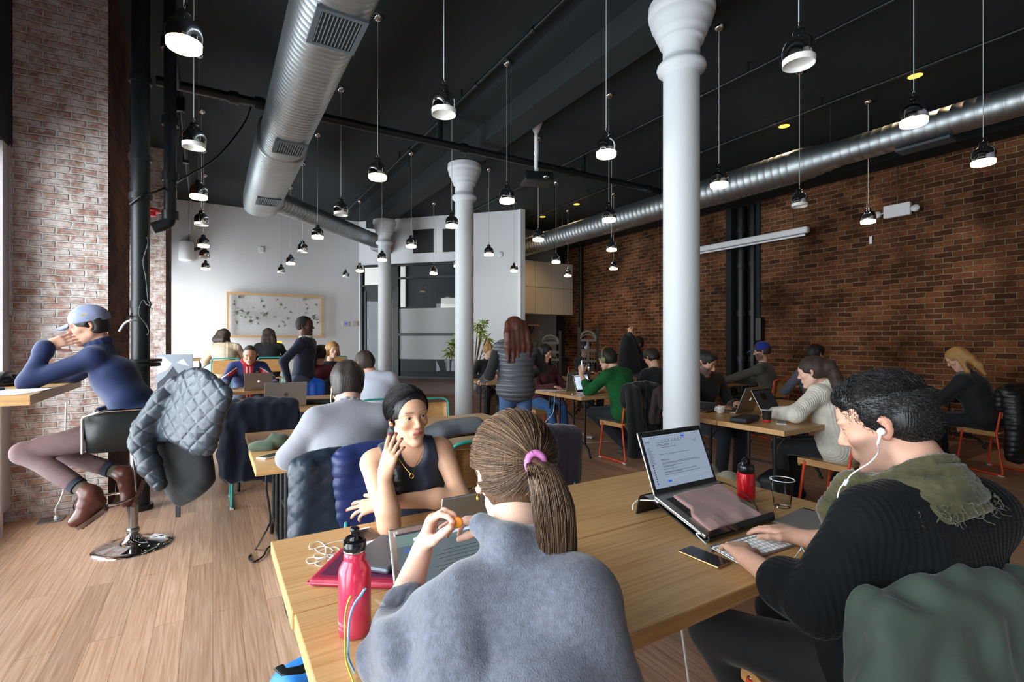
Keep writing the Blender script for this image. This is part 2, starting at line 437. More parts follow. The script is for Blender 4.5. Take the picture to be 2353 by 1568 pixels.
def glassmat(name, tint=(1,1,1), rough=0, f=1.5):
    if name in MATS: return MATS[name]
    m = bpy.data.materials.new(name); m.use_nodes = True; nt = m.node_tree; nt.nodes.clear()
    o = nn(nt,'ShaderNodeOutputMaterial'); t = nn(nt,'ShaderNodeBsdfTransparent'); g = nn(nt,'ShaderNodeBsdfGlossy'); x = nn(nt,'ShaderNodeMixShader'); fr = nn(nt,'ShaderNodeLayerWeight')
    t.inputs[0].default_value = (*tint,1); g.inputs['Roughness'].default_value = rough; fr.inputs[0].default_value = .5-.5/f
    nt.links.new(fr.outputs['Fresnel'], x.inputs[0]); nt.links.new(t.outputs[0], x.inputs[1]); nt.links.new(g.outputs[0], x.inputs[2]); nt.links.new(x.outputs[0], o.inputs[0])
    MATS[name] = m; return m
m_pane = glassmat('window_glass', (.96,.98,.98))
m_pane_d = glassmat('partition_glass', (.72,.75,.76), 0, 1.7)
def frosted():
    m = bpy.data.materials.new('frosted_film'); m.use_nodes = True; nt = m.node_tree; nt.nodes.clear()
    o = nn(nt,'ShaderNodeOutputMaterial'); d = nn(nt,'ShaderNodeBsdfDiffuse'); t = nn(nt,'ShaderNodeBsdfTranslucent'); x = nn(nt,'ShaderNodeMixShader')
    d.inputs[0].default_value = (.62,.63,.64,1); t.inputs[0].default_value = (.6,.6,.6,1); x.inputs[0].default_value = .35
    nt.links.new(d.outputs[0], x.inputs[1]); nt.links.new(t.outputs[0], x.inputs[2]); nt.links.new(x.outputs[0], o.inputs[0]); return m
m_frost = frosted()
ZC = 4.55; XL = -1.40; XR = 8.9; YF = 13.3; YB = -2.6
def S(o, kind='structure'): o['kind'] = kind; return o
def sbox(name, lo, hi, mat, bev=0):
    mb = MB(); lo = Vector(lo); hi = Vector(hi); mb.box((lo+hi)/2, hi-lo, bev=bev); return S(mb.build(name, mat))
# floor, ceiling and plain walls
sbox('floor', (XL-.3,YB-.3,-.12), (XR+.3,19.5,0), m_floor)
sbox('ceiling', (XL-.3,YB-.3,ZC), (XR+.3,19.5,ZC+.15), m_black)
sbox('wall_back', (XL-.3,YB-.2,0), (XR+.3,YB,ZC), m_white)
# right brick wall with the recess for the black pipes
mb = MB()
for (y0,y1) in ((YB,5.69),(6.24,16.2)): mb.box((XR+.15,(y0+y1)/2,ZC/2), (.3,y1-y0,ZC))
mb.box((XR+.38,5.965,ZC/2), (.16,.55,ZC)); S(mb.build('wall_right', m_brick_r))
sbox('trim_1', (XR-.42,YB,4.06), (XR,16,ZC), m_black)
# white far wall
sbox('wall_far', (XL-.3,YF,0), (3.3,YF+.2,ZC), m_white)
# left window wall: base, header, piers, glazing
wins = ((-.9,.7),(.9,2.85),(2.95,5.24),(6.75,9.75),(11.3,13.25))
sbox('wall_left_sill', (XL-.25,YB,0), (XL,YF,.12), m_frame)
sbox('wall_left_header', (XL-.25,YB,2.92), (XL+.06,YF,ZC), m_black)
for i,(y0,y1) in enumerate(zip([YB]+[w[1] for w in wins], [w[0] for w in wins]+[YF])):
    if y1-y0 > .01 and not (5 < y0 < 6 or 9 < y0 < 11.2): sbox('wall_left_pier', (XL-.25,y0,0), (XL,y1,ZC), m_frame)
# brick piers standing into the room
def pier(y0, y1, x1):
    mb = MB(); x0 = XL-.25
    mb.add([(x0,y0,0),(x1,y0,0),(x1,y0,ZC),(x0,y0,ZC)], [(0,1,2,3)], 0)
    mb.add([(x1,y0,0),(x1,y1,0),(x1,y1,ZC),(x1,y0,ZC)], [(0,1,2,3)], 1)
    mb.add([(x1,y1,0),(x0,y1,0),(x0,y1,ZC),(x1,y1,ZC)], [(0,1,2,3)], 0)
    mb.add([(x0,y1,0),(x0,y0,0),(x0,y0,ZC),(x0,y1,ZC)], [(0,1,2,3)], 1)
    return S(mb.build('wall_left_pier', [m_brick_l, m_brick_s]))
pier(5.34, 6.6, -.755); pier(9.9, 11.2, -.66)
m_wframe = M('window_frame_paint', '#b5aeb0', .5)
for i,(y0,y1) in enumerate(wins):
    w = thing('window_%d'%(i+1), None, None, (XL-.12,(y0+y1)/2,0)); S(w)
    mb = MB(); z0, z1 = .12, 2.92
    for (a,b,c,d) in ((y0,y0+.09,z0+.1,z1-.09),(y1-.09,y1,z0+.1,z1-.09),(y0,y1,z0,z0+.1),(y0,y1,z1-.09,z1),((y0+y1)/2-.035,(y0+y1)/2+.035,z0+.1,z1-.09)):
        mb.box((XL-.1,(a+b)/2,(c+d)/2),(.12,b-a,d-c))
    mb.build('window_frame', m_wframe, w)
    mb = MB(); mb.box((XL-.12,(y0+y1)/2,(z0+z1)/2),(.008,y1-y0-.1,z1-z0-.1)); mb.build('pane', m_pane, w)
# inner painted jamb and bead chain beside the first pier
sbox('trim_2', (XL-.06,5.16,.12), (XL+.05,5.34,2.92), m_wframe)
mb = MB()
for k in range(150):
    z = 1.60+k*.0088; 
    for dy in (-.022,.022): mb.box((XL+.075,5.25+dy,z),(.006,.006,.006))
for k in range(9): 
    a = PI*k/8; mb.box((XL+.075,5.25-.022*math.cos(a),1.60-.03*math.sin(a)),(.006,.006,.006))
tag(mb.build('blind_chain', m_wframe), 'white beaded roller blind chain hanging by the left window jamb', 'chain')
# diagonal partition wall
DA = Vector((3.3,13.3,0)); DB = Vector((6.35,10.05,0)); DL = (DB-DA).length; DT = (DB-DA)/DL; DN = Vector((-DT.y,DT.x,0))
if DN.y > 0: DN = -DN
def SU(u):
    x,y,_ = ray(u,0); # solve DA+s*DT = t*(x,y)
    det = DT.x*(-y)-DT.y*(-x); s = ((-DA.x)*(-y)-(-DA.y)*(-x))/det; return s
def DP(s, n, z): return DA+DT*s+DN*n+Vector((0,0,z))
def ZV(u, v, n=0):
    p = DP(SU(u), n, 0); return CAMZ+(CY-v)/FPX*dep(p)
Rd = Matrix((DT, -DN, Vector((0,0,1)))).transposed()
def dbox(mb, s0, s1, z0, z1, n0=-.12, n1=0, mi=0): mb.box(DP((s0+s1)/2,(n0+n1)/2,(z0+z1)/2), (s1-s0, abs(n1-n0), z1-z0), Rd, mi)
ZT = ZV(905,607); s0 = SU(829); s1 = SU(1056); s2 = DL
mb = MB(); dbox(mb, -.1, s0, 0, ZC); dbox(mb, s0, s1, ZT, ZC); dbox(mb, s1, s2, 0, ZC); S(mb.build('wall_diagonal', m_white))
# return of the diagonal wall towards the kitchen
sbox('wall_kitchen_return', (6.27,10.0,0), (6.4,11.9,ZC), m_white)
# raised wooden stage before the partition
m_stage = wood('stage_wood', '#6d4630', '#3f2619', scale=(1,12,12), rough=.35, fine=4)
ZS = .44
mb = MB(); q = [PD(868,0,9.35), PD(1010,0,8.9), PD(1175,0,8.9)]
poly = [(q[0].x,q[0].y),(q[2].x,q[2].y),(6.25,10.1),(3.3,13.25),(2.6,12.6)]
mb.prism(poly, .0, ZS-.04); mb.prism([(p[0]+(0 if i>1 else -.03),p[1]+(-.04 if i<2 else 0)) for i,p in enumerate(poly)], ZS-.04, ZS)
S(mb.build('trim_3', m_stage))
# room behind the partition
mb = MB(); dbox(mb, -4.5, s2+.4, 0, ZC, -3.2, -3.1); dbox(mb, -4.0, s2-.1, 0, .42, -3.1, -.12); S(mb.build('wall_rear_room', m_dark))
# door and partition frames
ZD = ZV(835,660); sd1 = SU(912)
w = S(thing('door_1', None, None, DP((s0+sd1)/2,0,ZS)))
mb = MB()
for (a,b,c,d) in ((s0,s0+.06,ZS,ZT),(sd1-.06,sd1,ZS,ZT),(s0,sd1,ZD,ZD+.05),(s0,sd1,ZT-.05,ZT)): dbox(mb,a,b,c,d,-.1,.02)
mb.build('door_frame', m_frame, w)
mb = MB(); 
for (a,b,c,d) in ((s0+.06,s0+.14,ZS,ZD),(sd1-.14,sd1-.06,ZS,ZD),(s0+.06,sd1-.06,ZD-.1,ZD),(s0+.06,sd1-.06,ZS,ZS+.12)): dbox(mb,a,b,c,d,-.07,-.02)
lf = mb.build('door_leaf', m_frame, w)
mb = MB(); dbox(mb, s0+.14, sd1-.14, ZS+.12, ZD-.1, -.05,-.042); mb.build('door_glass', m_pane_d, w)
mb = MB(); dbox(mb, s0+.06, sd1-.06, ZD+.05, ZT-.05, -.05,-.042); mb.build('transom_pane', m_pane_d, w)
w = S(thing('window_6', None, None, DP((sd1+s1)/2,0,ZS)))
zb = [ZV(980,v) for v in (637,708,769,826,866)]
mb = MB()
for (a,b,c,d) in ((sd1,sd1+.05,ZS,ZT),(s1-.05,s1,ZS,ZT),(sd1,s1,ZT-.06,ZT),(sd1,s1,zb[0]-.025,zb[0]+.025),(sd1,s1,zb[2]-.03,zb[2]+.03),(sd1,s1,ZS,ZS+.06)): dbox(mb,a,b,c,d,-.1,.02)
mb.build('window_frame', m_frame, w)
mb = MB(); dbox(mb, sd1+.05, s1-.05, ZS+.06, ZT-.06, -.05,-.042); mb.build('pane', m_pane_d, w)
mb = MB(); dbox(mb, sd1+.05, s1-.05, zb[3], zb[1], -.04,-.036); mb.build('frosted_film', m_frost, w)
# added glowing panels in the rear room stand in for reflections in the glass
def SN(u, v, n):
    A = DA+DN*n; x, y, b = ray(u, v); det = DT.y*x-DT.x*y; s = (A.x*y-A.y*x)/det; p = A+DT*s; return s, CAMZ+b*dep(p)
m_refl = M('reflection_glow','#b9b2aa',.5,emit=.45,ecol='#f0ece6')
for k,(ua,va,ub,vb) in enumerate(((909,612,931,706),(1013,685,1052,709),(835,613,872,658))):
    a = SN(ua,va,-3.0); b = SN(ub,vb,-3.0); mb = MB(); dbox(mb, min(a[0],b[0]), max(a[0],b[0]), b[1], a[1], -3.05,-3.0); S(mb.build('window_%d'%(7+k), m_refl))  # added reflection glow, not an actual window opening
# vents above the glass
for (u0,u1,va,vb,nm) in ((950,998,529,583,'left'),(1018,1051,527,580,'right')):
    a = SU(u0); b = SU(u1)+(.15 if nm=='right' else 0); zt = ZV(u0,va); zb_ = ZV(u0,vb)
    t = thing('wall_vent', 'dark square louvred vent high on the white partition, %s one of the two'%nm, 'vent', DP((a+b)/2,0,zb_), group='vents above the glass partition')
    mb = MB(); dbox(mb,a-.04,b+.04,zb_-.04,zt+.04,0,.012); mb.build('vent_frame', m_white, t)
    mb = MB(); dbox(mb,a,b,zb_,zt,.012,.018)
    for k in range(14): z = zb_+(zt-zb_)*(k+.5)/14; dbox(mb,a,b,z-.008,z+.008,.018,.03)
    mb.build('louvre', m_frame, t)
# kitchen end: back wall, dark lower wall, upper cabinets
YK = 11.75
sbox('wall_kitchen', (6.3,YK,0), (XR,YK+.15,ZC), m_grey)
sbox('wall_kitchen_side', (8.6,YK-.02,0), (8.9,YK,4.1), m_black)
us = (1192,1229,1266,1295,1326); YCb = 11.38
m_cab = M('cabinet_white', '#d6d0c2', .35, coat=.2)
zt = PY(1230,600,YCb).z; zm = PY(1230,660,YCb).z; zl = PY(1230,722,YCb).z
for k in range(4):
    a = PY(us[k],0,YCb).x; b = PY(us[k+1],0,YCb).x
    for r,(za,zc,nm) in enumerate(((zm,zt,'upper'),(zl,zm,'lower'))):
        t = thing('wall_cabinet', 'white flat-front kitchen wall cabinet, %s of four in the %s row'%(('first from the left','second from the left','third from the left','last on the right')[k],nm), 'cabinet', ((a+b)/2,YCb,za), group='white wall cabinets over the kitchen')
        mb = MB(); mb.box(((a+b)/2,(YCb+YK)/2+.01,(za+zc)/2),(b-a-.004,YK-YCb-.02,zc-za-.004)); mb.build('cabinet_body', m_cab, t)
        mb = MB(); mb.box(((a+b)/2,YCb-.008,(za+zc)/2),(b-a-.012,.02,zc-za-.012),bev=.003); mb.build('door', m_cab, t)
# kitchen shelves and dark cupboards below
m_dwood = wood('dark_wood', '#3b2c22', '#1d1511', scale=(1,8,8), rough=.5)
def flat_screen(u0, u1, vt, vb, D, name, lab, arch):
    p0 = PD(u0,vb,D); p1 = PD(u1,vb,D); c = (p0+p1)/2; W = (p1-p0).length; H = PD(u0,vt,D).z
    rz = math.atan2(p1.y-p0.y, p1.x-p0.x); t = thing(name, lab, 'room divider', (c.x,c.y,0), rz)
    mb = MB(); R = rotz(rz)
    def L(x,y,z): return R@Vector((x,y,z))+Vector((c.x,c.y,0))
    for sx in (-1,1): mb.box(L(sx*(W/2-.03),0,H/2+.02),(.05,.05,H+.04),R)
    mb.build('post', m_dwood, t)
    mb = MB()
    for z in (.1,.55,1.0,H-.42,H-.22): mb.box(L(0,0,z),(W-.1,.03,.05),R)
    pts = [L((W/2-.06)*math.cos(a),0,H-.2+arch*math.sin(a)) for a in np.linspace(0,PI,17)]; mb.tube(pts,.03,6)
    pts = [L((W/3)*math.cos(a),0,H-.2+arch*.6*math.sin(a)) for a in np.linspace(0,PI,13)]; mb.tube(pts,.015,5)
    # pierced scroll work
    for iz in range(int((H-.5)/.09)):
        for ix in range(5):
            x = -W/2+.1+(W-.2)*(ix+.5)/5; z = .15+iz*.09; r = .03
            mb.tube([L(x+r*math.cos(a+ix),0,z+r*math.sin(a+ix)) for a in np.linspace(0,4.6,8)],.008,4)
    mb.box(L(0,0,H/2-.1),(.035,.03,H-.3),R)
    mb.build('fretwork', M('carved_grey','#6f675c',.8,bump=.5,bscale=30), t)
flat_screen(1327,1376,757,900,9.9,'carved_screen','tall carved fretwork wooden screen with an arched top by the brick wall',.16)
flat_screen(1240,1290,765,900,10.6,'carved_screen','dark carved wooden screen in the shade below the white cabinets',.14)
t = thing('wall_shelf','dark wall shelf with a bracket under the white cabinets at their left end','shelf',(7.35,YK,2.0))
mb = MB(); p = PY(1215,748,YK-.12); mb.box((p.x,YK-.13,p.z),(.55,.24,.03)); mb.build('shelf_board', m_ply, t)
mb = MB(); mb.box((p.x+.1,YK-.02,p.z-.18),(.03,.03,.32)); mb.tube([(p.x+.1,YK-.03,p.z-.3),(p.x+.1,YK-.22,p.z-.03)],.012); mb.build('bracket', m_frame, t)
t = thing('kitchen_counter','dark kitchen counter along the back wall below the white cabinets','counter',(7.6,11.45,0))
mb = MB(); mb.box((7.55,11.45,.45),(2.1,.5,.9)); mb.build('counter_body', m_dark, t)
mb = MB(); mb.box((7.55,11.44,.92),(2.14,.56,.04)); mb.build('worktop', m_frame, t)
# smoke alarm
mb = MB(); p = DP(SU(1150),0,ZV(1150,585)); R = Matrix((DT,Vector((0,0,1)),DN)).transposed()
mb.lathe([(0,0.04),(.045,.04),(.07,.025),(.075,0)], p, 24, R=R); tag(mb.build('smoke_alarm', m_white),'round white smoke alarm on the white partition wall','alarm')

# ================================================================ columns and beam
XC = 3.42
COLY = (2.80, 7.13, 11.40)
KZ = (4.195-1.42)/(4.32-1.42)
prof = [(r, z if z < 1 else 1.42+(z-1.42)*KZ) for r, z in [(.155,0),(.155,.1),(.147,.14),(.145,3.70),(.15,3.72),(.19,3.75),(.197,3.775),(.19,3.80),(.155,3.83),(.148,3.86),(.148,3.98),(.175,3.985),(.182,4.01),(.178,4.03),(.2,4.05),(.212,4.08),(.212,4.10),(.238,4.14),(.252,4.19),(.25,4.215),(.262,4.22),(.268,4.255),(.262,4.29),(.262,4.32)]]
for XC,y,lab in zip((3.33,3.42,3.42),COLY,('big round white cast-iron column nearest the camera, behind the silver laptop','slim round white column in the middle, behind the wooden tables','farthest round white column, in front of the glass door')):
    t = thing('column', lab, 'column', (XC,y,0))
    mb = MB(); mb.lathe(prof[:10],(XC,y,0),48); mb.build('shaft', m_colp, t)
    mb = MB(); mb.lathe(prof[9:],(XC,y,0),48); mb.disc((XC,y,4.195),.262,48); mb.build('capital', m_colp, t)
sbox('trim_4', (XC-.17,YB,4.195), (XC+.17,12.4,ZC), m_black)
sbox('trim_5', (XC-.5,YB,4.46), (XC-.17,12.4,ZC), m_black); sbox('trim_6', (XC+.17,YB,4.46), (XC+.5,12.4,ZC), m_black)

# ================================================================ ducts
m_vent = M('vent_grey', '#4c5358', .5, .3)
def oval(w, h, r, n=6):
    P = []
    for (cx,cz,a0) in ((w/2-r,h/2-r,0),(-w/2+r,h/2-r,PI/2),(-w/2+r,-h/2+r,PI),(w/2-r,-h/2+r,1.5*PI)):
        for k in range(n+1): a = a0+PI/2*k/n; P.append((cx+r*math.cos(a), cz+r*math.sin(a)))
    return P
def duct_oval(stations, r):
    """stations: (y, cx, cz, w, h)"""
    mb = MB(); vs = []; N = None
    for (y,cx,cz,w,h) in stations:
        P = oval(w,h,min(r,h/2*.98)); N = len(P); vs += [(cx+a,y,cz+b) for a,b in P]
    fs = []
    for i in range(len(stations)-1):
        for k in range(N): l = (k+1)%N; fs.append((i*N+k,i*N+l,(i+1)*N+l,(i+1)*N+k))
    mb.add(vs,fs,0,True); n = len(stations)
    mb.add(vs[-N:],[tuple(range(N))]); mb.add(vs[:N],[tuple(range(N-1,-1,-1))]); return mb
t = thing('air_duct','large ribbed galvanised duct running overhead from the camera towards the white wall','duct',(.7,4,3.4))
HB = 1.95; zb0 = CAMZ+HB; st = []
y = -1.6; step = .062
def w_at(y):
    if y < 2.45: return .46,.50
    if y < 2.62: return .46+.0*(y),.50
    if y < 5.85: return .44,.48
    return .50,.50
while y < 8.75:
    w,h = w_at(y); ridge = .003 if (2.62 < y or y < 1.2) else 0
    cx = .655; cz = zb0+h/2
    st.append((y,cx,cz,w,h)); st.append((y+step*.8,cx,cz,w,h)); st.append((y+step*.88,cx,cz,w+ridge,h+ridge)); y += step
    if 2.45 < y < 2.5: st += [(y,cx,cz,w+.03,h+.03),(y+.04,cx,cz,w+.03,h+.03)]
duct_oval(st,.17).build('duct_body', m_steel, t)
for (ya,yb,wx) in ((3.05,3.45,.30),(5.30,5.66,.30),(7.55,7.95,.30)):
    mb = MB(); cx = .67; z = zb0-.004
    for (a,b,c,d) in ((-wx/2,wx/2,ya,ya+.03),(-wx/2,wx/2,yb-.03,yb),(-wx/2,-wx/2+.03,ya+.03,yb-.03),(wx/2-.03,wx/2,ya+.03,yb-.03)): mb.box((cx+(a+b)/2,(c+d)/2,z),(b-a,d-c,.02))
    vf = mb.build('grille_frame', m_vent, t)
    mb = MB(); mb.box((cx,(ya+yb)/2,z+.004),(wx-.04,yb-ya-.04,.004),mi=1)
    for k in range(11): mb.box((cx-wx/2+.04+(wx-.08)*k/10,(ya+yb)/2,z),(.006,yb-ya-.07,.016),roty(.5))
    mb.build('grille_slats', [m_vent, m_frame], vf)
# branch duct from the end of the main duct to the partition
t = thing('branch_duct','galvanised branch duct slanting from the big duct to the partition behind the far column','duct',(2,10,3.6))
pa = Vector((.75,8.55,3.62)); pb = PD(868,556,12.3); n = 46; pts = []; rr = []
for k in range(n):
    f = k/(n-1)
    for e in ((0,.165),(.7,.165),(.82,.171)): pts.append(pa.lerp(pb,(k+e[0])/n)); rr.append(e[1])
mb = MB(); mb.tube(pts, rr, 20); mb.build('duct_body', m_steel, t)
mb = MB(); d = (pb-pa).normalized(); mb.box(pb+d*.25,(.6,.34,.42),rotz(math.atan2(d.y,d.x)),bev=.01); mb.build('duct_boot', m_steel, t)
# round duct on the right
t = thing('round_duct','long round spiral duct under the ceiling along the brick wall','duct',(6.9,5,3.8))
hR = 2.4; WR = 2.876*hR; pts = []; rr = []; y = -1.5
while y < 11.6:
    r = .158 if y < 3.2 else (.158+.062*(y-3.2)/.5 if y < 3.7 else .22)
    for a,e in ((0,0),(.088,0),(.093,.0035),(.1,.0035)): pts.append((WR,y+a,CAMZ+hR)); rr.append(r+e)
    y += .107
mb = MB(); mb.tube(pts, rr, 28); mb.build('duct_body', m_steel, t)
for yy in (2.4,5.0,7.6,9.8):
    mb = MB(); mb.box((WR+.02,yy,CAMZ+hR-.19),(.2,.5,.03)); mb.build('grille', m_vent, t)
for yy in (0.5,3.4,6.3,9.2):
    mb = MB(); mb.tube([(WR,yy,ZC),(WR,yy,CAMZ+hR+.1)],.006,6); mb.build('hanger', m_frame, t)

# ================================================================ pipes on the ceiling and by the window
def pipe(name, lab, pts, r, fit=(), mat=None, cat='pipe', n=12):
    t = thing(name, lab, cat, pts[0])
    mb = MB(); mb.tube(pts, r, n); mb.build('pipe_run', mat or m_pipe, t)
    if fit:
        for (c,d,L,rf) in fit:
            mb = MB(); c = Vector(c); d = Vector(d); mb.tube([c-d*L/2,c+d*L/2], rf, 12); mb.build('fitting', mat or m_pipe, t)
    return t
Yx = (0,1,0); Xx = (1,0,0); Zx = (0,0,1)
pipe('sprinkler_pipe','black cross pipe hung below the ceiling from the window side to the brick wall',[(-.5,6.28,4.1),(8.6,6.28,4.1)],.05,[((x,6.28,4.1),Xx,.09,.068) for x in (.2,.45,3.0,4.9,6.6)]+[((x,6.28,4.25),Zx,.3,.035) for x in (2.65,5.14)])
for x,l in ((2.65,'nearest the big duct'),(5.14,'right of the columns'),(6.68,'next to the round duct')):
    pipe('ceiling_pipe','thin dark sprinkler line on the black ceiling, the one %s'%l,[(x,YB,4.42),(x,12.2 if x<3 else 11.5,4.42)],.02,[((x,y,4.42),Yx,.06,.03) for y in (.6,1.5,2.9,4.0,5.2,6.28,7.5,9.0)]+[((x,y,4.48),Zx,.12,.012) for y in (1.0,3.4,5.6,8.0)])
xp, yp = -.52, 5.18
pipe('standpipe','thick black standpipe rising from floor to ceiling beside the brick pier',[(xp,yp,0),(xp,yp,ZC)],.066,
     [((xp,yp,z),Zx,.05,.082) for z in (2.62,2.95,3.6)]+[((xp,yp,1.25),Zx,.022,.15),((xp,yp,1.215),Zx,.03,.14),((xp,yp,1.72),Zx,.06,.072),((xp,yp,.02),Zx,.04,.09)])
pipe('riser_pipe','second black riser pipe right behind the thick standpipe',bend([(-.33,5.45,ZC),(-.33,5.45,2.48),(-.46,5.45,2.42)],.08),.05,[((-.33,5.45,z),Zx,.08,.066) for z in (3.4,2.9,2.55)]+[((-.33,5.45,4.1),Zx,.1,.07)],n=14)
pipe('pipe_stub','black pipe stub joining the riser to the cross pipe',[(-.33,5.45,4.1),(-.33,6.28,4.1)],.05)
pipe('drain_pipe','jointed black and bright conduit slanting down behind the row of pendants',[PD(413,205,6.0),PD(418,260,6.1),PD(424,330,6.6),PD(432,400,7.2),PD(438,440,7.5)],.028,[(PD(415,240,6.05),Zx,.18,.045),(PD(427,365,6.9),Zx,.12,.04)])
# cables on the standpipe
mb = MB(); mb.tube(spline([PD(298,470,4.1),PD(330,448,4.1),PD(360,440,4.3),PD(430,405,5),PD(500,360,5.6),PD(560,285,6.1),PD(578,240,6.3)],8),.009,6)
tag(mb.build('cable', m_pipe),'black cable swagged from the standpipe up to the cross pipe','cable')
mb = MB(); mb.tube(spline([PD(338,545,4.0),PD(341,560,3.97),PD(330,600,3.97),PD(336,640,3.97),PD(341,690,3.97),PD(344,694,3.96),PD(346,702,3.96),PD(338,700,3.96),PD(330,690,3.97),PD(322,705,3.95),PD(321,725,3.95),PD(336,745,3.97),PD(343,762,3.97),PD(339,770,3.98)],8),.007,6)
tag(mb.build('cable', m_pipe),'black cable looped and tied around the standpipe','cable')
mb = MB(); mb.tube(spline([PD(314,738,3.95),PD(300,737,3.9),PD(286,744,3.88),PD(274,762,3.86)],6),.009,6)
tag(mb.build('cable', m_white),'short white cable sticking out of the standpipe tie','cable')
mb = MB(); mb.tube(spline([PD(303,722,4.0),PD(290,738,4.3),PD(268,760,4.9),PD(258,775,5.1)],6),.007,6)
tag(mb.build('cable', m_pipe),'thin black cable running from the standpipe to the brick pier','cable')
m_red = M('red_enamel','#b32a30',.4)
t = thing('alarm_bell','red fire alarm bell high behind the standpipe','bell',PD(352,485,5.6))
mb = MB(); mb.lathe([(0,.03),(.06,.025),(.1,0),(.1,-.01),(0,-.01)],PD(350,485,5.6),20); mb.build('gong', m_red, t)
mb = MB(); mb.box(PD(352,492,5.6),(.05,.05,.05)); mb.build('bell_box', m_red, t)

# recess pipes in the right wall
for i,(yy,r,l) in enumerate(((6.1,.085,'left'),(5.85,.075,'right'))):
    t = thing('soil_pipe','black soil pipe in the brick wall recess, %s one of the pair'%l,'pipe',(XR+.12,yy,0),group='pipes in the wall recess')
    mb = MB(); mb.tube([(XR+.12,yy,0),(XR+.12,yy,4.06)],r,16)
    mb.build('pipe_run', m_pipe, t)
    for z in (1.05,1.95,2.9,3.6): mb = MB(); mb.tube([(XR+.12,yy,z-.05),(XR+.12,yy,z+.05)],r+.02,16); mb.build('collar', m_pipe, t)
sbox('trim_7', (XR-.03,5.62,0), (XR+.28,5.70,4.06), m_black); sbox('trim_8', (XR-.03,6.22,0), (XR+.28,6.34,4.06), m_black); sbox('trim_9', (XR+.26,5.69,0),(XR+.3,6.24,4.06), m_black)
t = thing('wall_speaker','small black box fixed to the brick wall beside the recess','speaker',PX(1746,760,XR-.06)); mb = MB(); p=PX(1746,757,XR-.08); mb.box(p,(.14,.12,.45),bev=.02); mb.build('housing', m_pipe, t)
mb = MB(); p = PX(1336,640,XR-.06); mb.tube([(XR-.08,p.y,0),(XR-.08,p.y,4.06)],.06,12); tag(mb.build('drain_pipe', m_pipe),'black pipe on the brick wall next to the white cabinets','pipe')

# ================================================================ pendants
rows = [(-.13,[(3.16,1,112),(4.76,0,340),(6.4,1,457),(7.95,0,518),(9.6,1,568),(11.0,0,593),(12.7,1,620)],'along the window side'),
 (1.36,[(3.16,0,264),(4.76,1,412),(6.36,0,495),(7.96,1,548),(9.4,0,580),(11.0,1,608),(12.6,0,628)],'beside the big duct'),
 (2.83,[(1.56,0,150),(3.16,1,360),(4.8,1,466),(6.3,1,523),(7.94,1,569),(9.6,1,600),(11.3,1,625),(12.7,0,638)],'left of the columns'),
 (4.31,[(1.56,1,287),(3.16,1,430),(4.76,1,509),(6.36,1,554),(7.96,1,588),(9.3,1,614),(10.6,1,631)],'right of the columns'),
 (5.82,[(1.6,1,379),(3.2,0,475),(6.36,1,577),(7.96,1,605),(9.56,1,625)],'over the right tables'),
 (7.34,[(3.15,1,513),(7.96,1,620),(9.56,1,636)],'by the brick wall')]
ORD = ('first','second','third','fourth','fifth','sixth','seventh','eighth')
shade_prof = [(.010,.205),(.014,.200),(.030,.196),(.034,.18),(.036,.155),(.058,.144),(.075,.126),(.086,.10),(.0885,.075),(.0865,.05),(.0845,.034)]
def pendant_meshes():
    mb = MB(); mb.lathe(shade_prof[3:],(0,0,0),32); mb.lathe([(.0845,.034),(.082,.035),(.080,.06),(.04,.13)],(0,0,0),32,1); a = mb.build('lamp_shade',[m_chrome,m_shade_in])
    mb = MB(); mb.lathe(shade_prof[:4],(0,0,0),20); mb.tube([(.0,0,.2),(.012,0,.225),(0,0,.245),(-.012,0,.225),(0,0,.2)],.003,6); b = mb.build('cap', m_nickel)
    mb = MB(); mb.lathe([(0,-.003),(.06,-.003),(.079,0),(.083,.006),(.084,.034),(.0,.036)],(0,0,0),28); c = mb.build('diffuser', m_diff)
    mb = MB(); mb.lathe([(.0,.03),(.079,.028)],(0,0,0),28); mb.lathe([(.078,.028),(.0805,0),(.083,0),(.0845,.034)],(0,0,0),32); d = mb.build('diffuser', m_diff_off)
    mb = MB(); mb.tube([(0,0,.24),(0,0,1)],.0035,6); e = mb.build('cord', m_cord)
    mb = MB(); mb.lathe([(0,-.055),(.02,-.052),(.04,-.035),(.05,-.01),(.05,0)],(0,0,0),20); f = mb.build('canopy', m_chrome)
    ms = [o.data for o in (a,b,c,d,e,f)]
    for o in (a,b,c,d,e,f): bpy.data.objects.remove(o)
    return ms
PM = pendant_meshes()
for (x,lst,rn) in rows:
    for i,(y,lit,v) in enumerate(lst):
        d = x*FX+y*FY; z = CAMZ+(CY-v)/FPX*d
        nth = ORD[i]
        t = thing('pendant_lamp','%s chrome bell pendant lamp, %s from the front in the row %s'%('lit' if lit else 'unlit',nth,rn),'pendant lamp',(x,y,z),random.uniform(0,6),'chrome bell pendants')
        for nm,k in (('lamp_shade',0),('cap',1),('diffuser',2 if lit else 3)):
            o = bpy.data.objects.new(nm,PM[k]); COL.objects.link(o); o.parent = t
        zc = ZC if abs(x-XC)>.5 else 4.46
        mb = MB(); mb.tube([(0,0,.24),(0,0,zc-z)],.0035,6); o = mb.build('cord', m_cord, t, False)
        o = bpy.data.objects.new('canopy',PM[5]); COL.objects.link(o); o.parent = t; o.location = (0,0,zc-z)
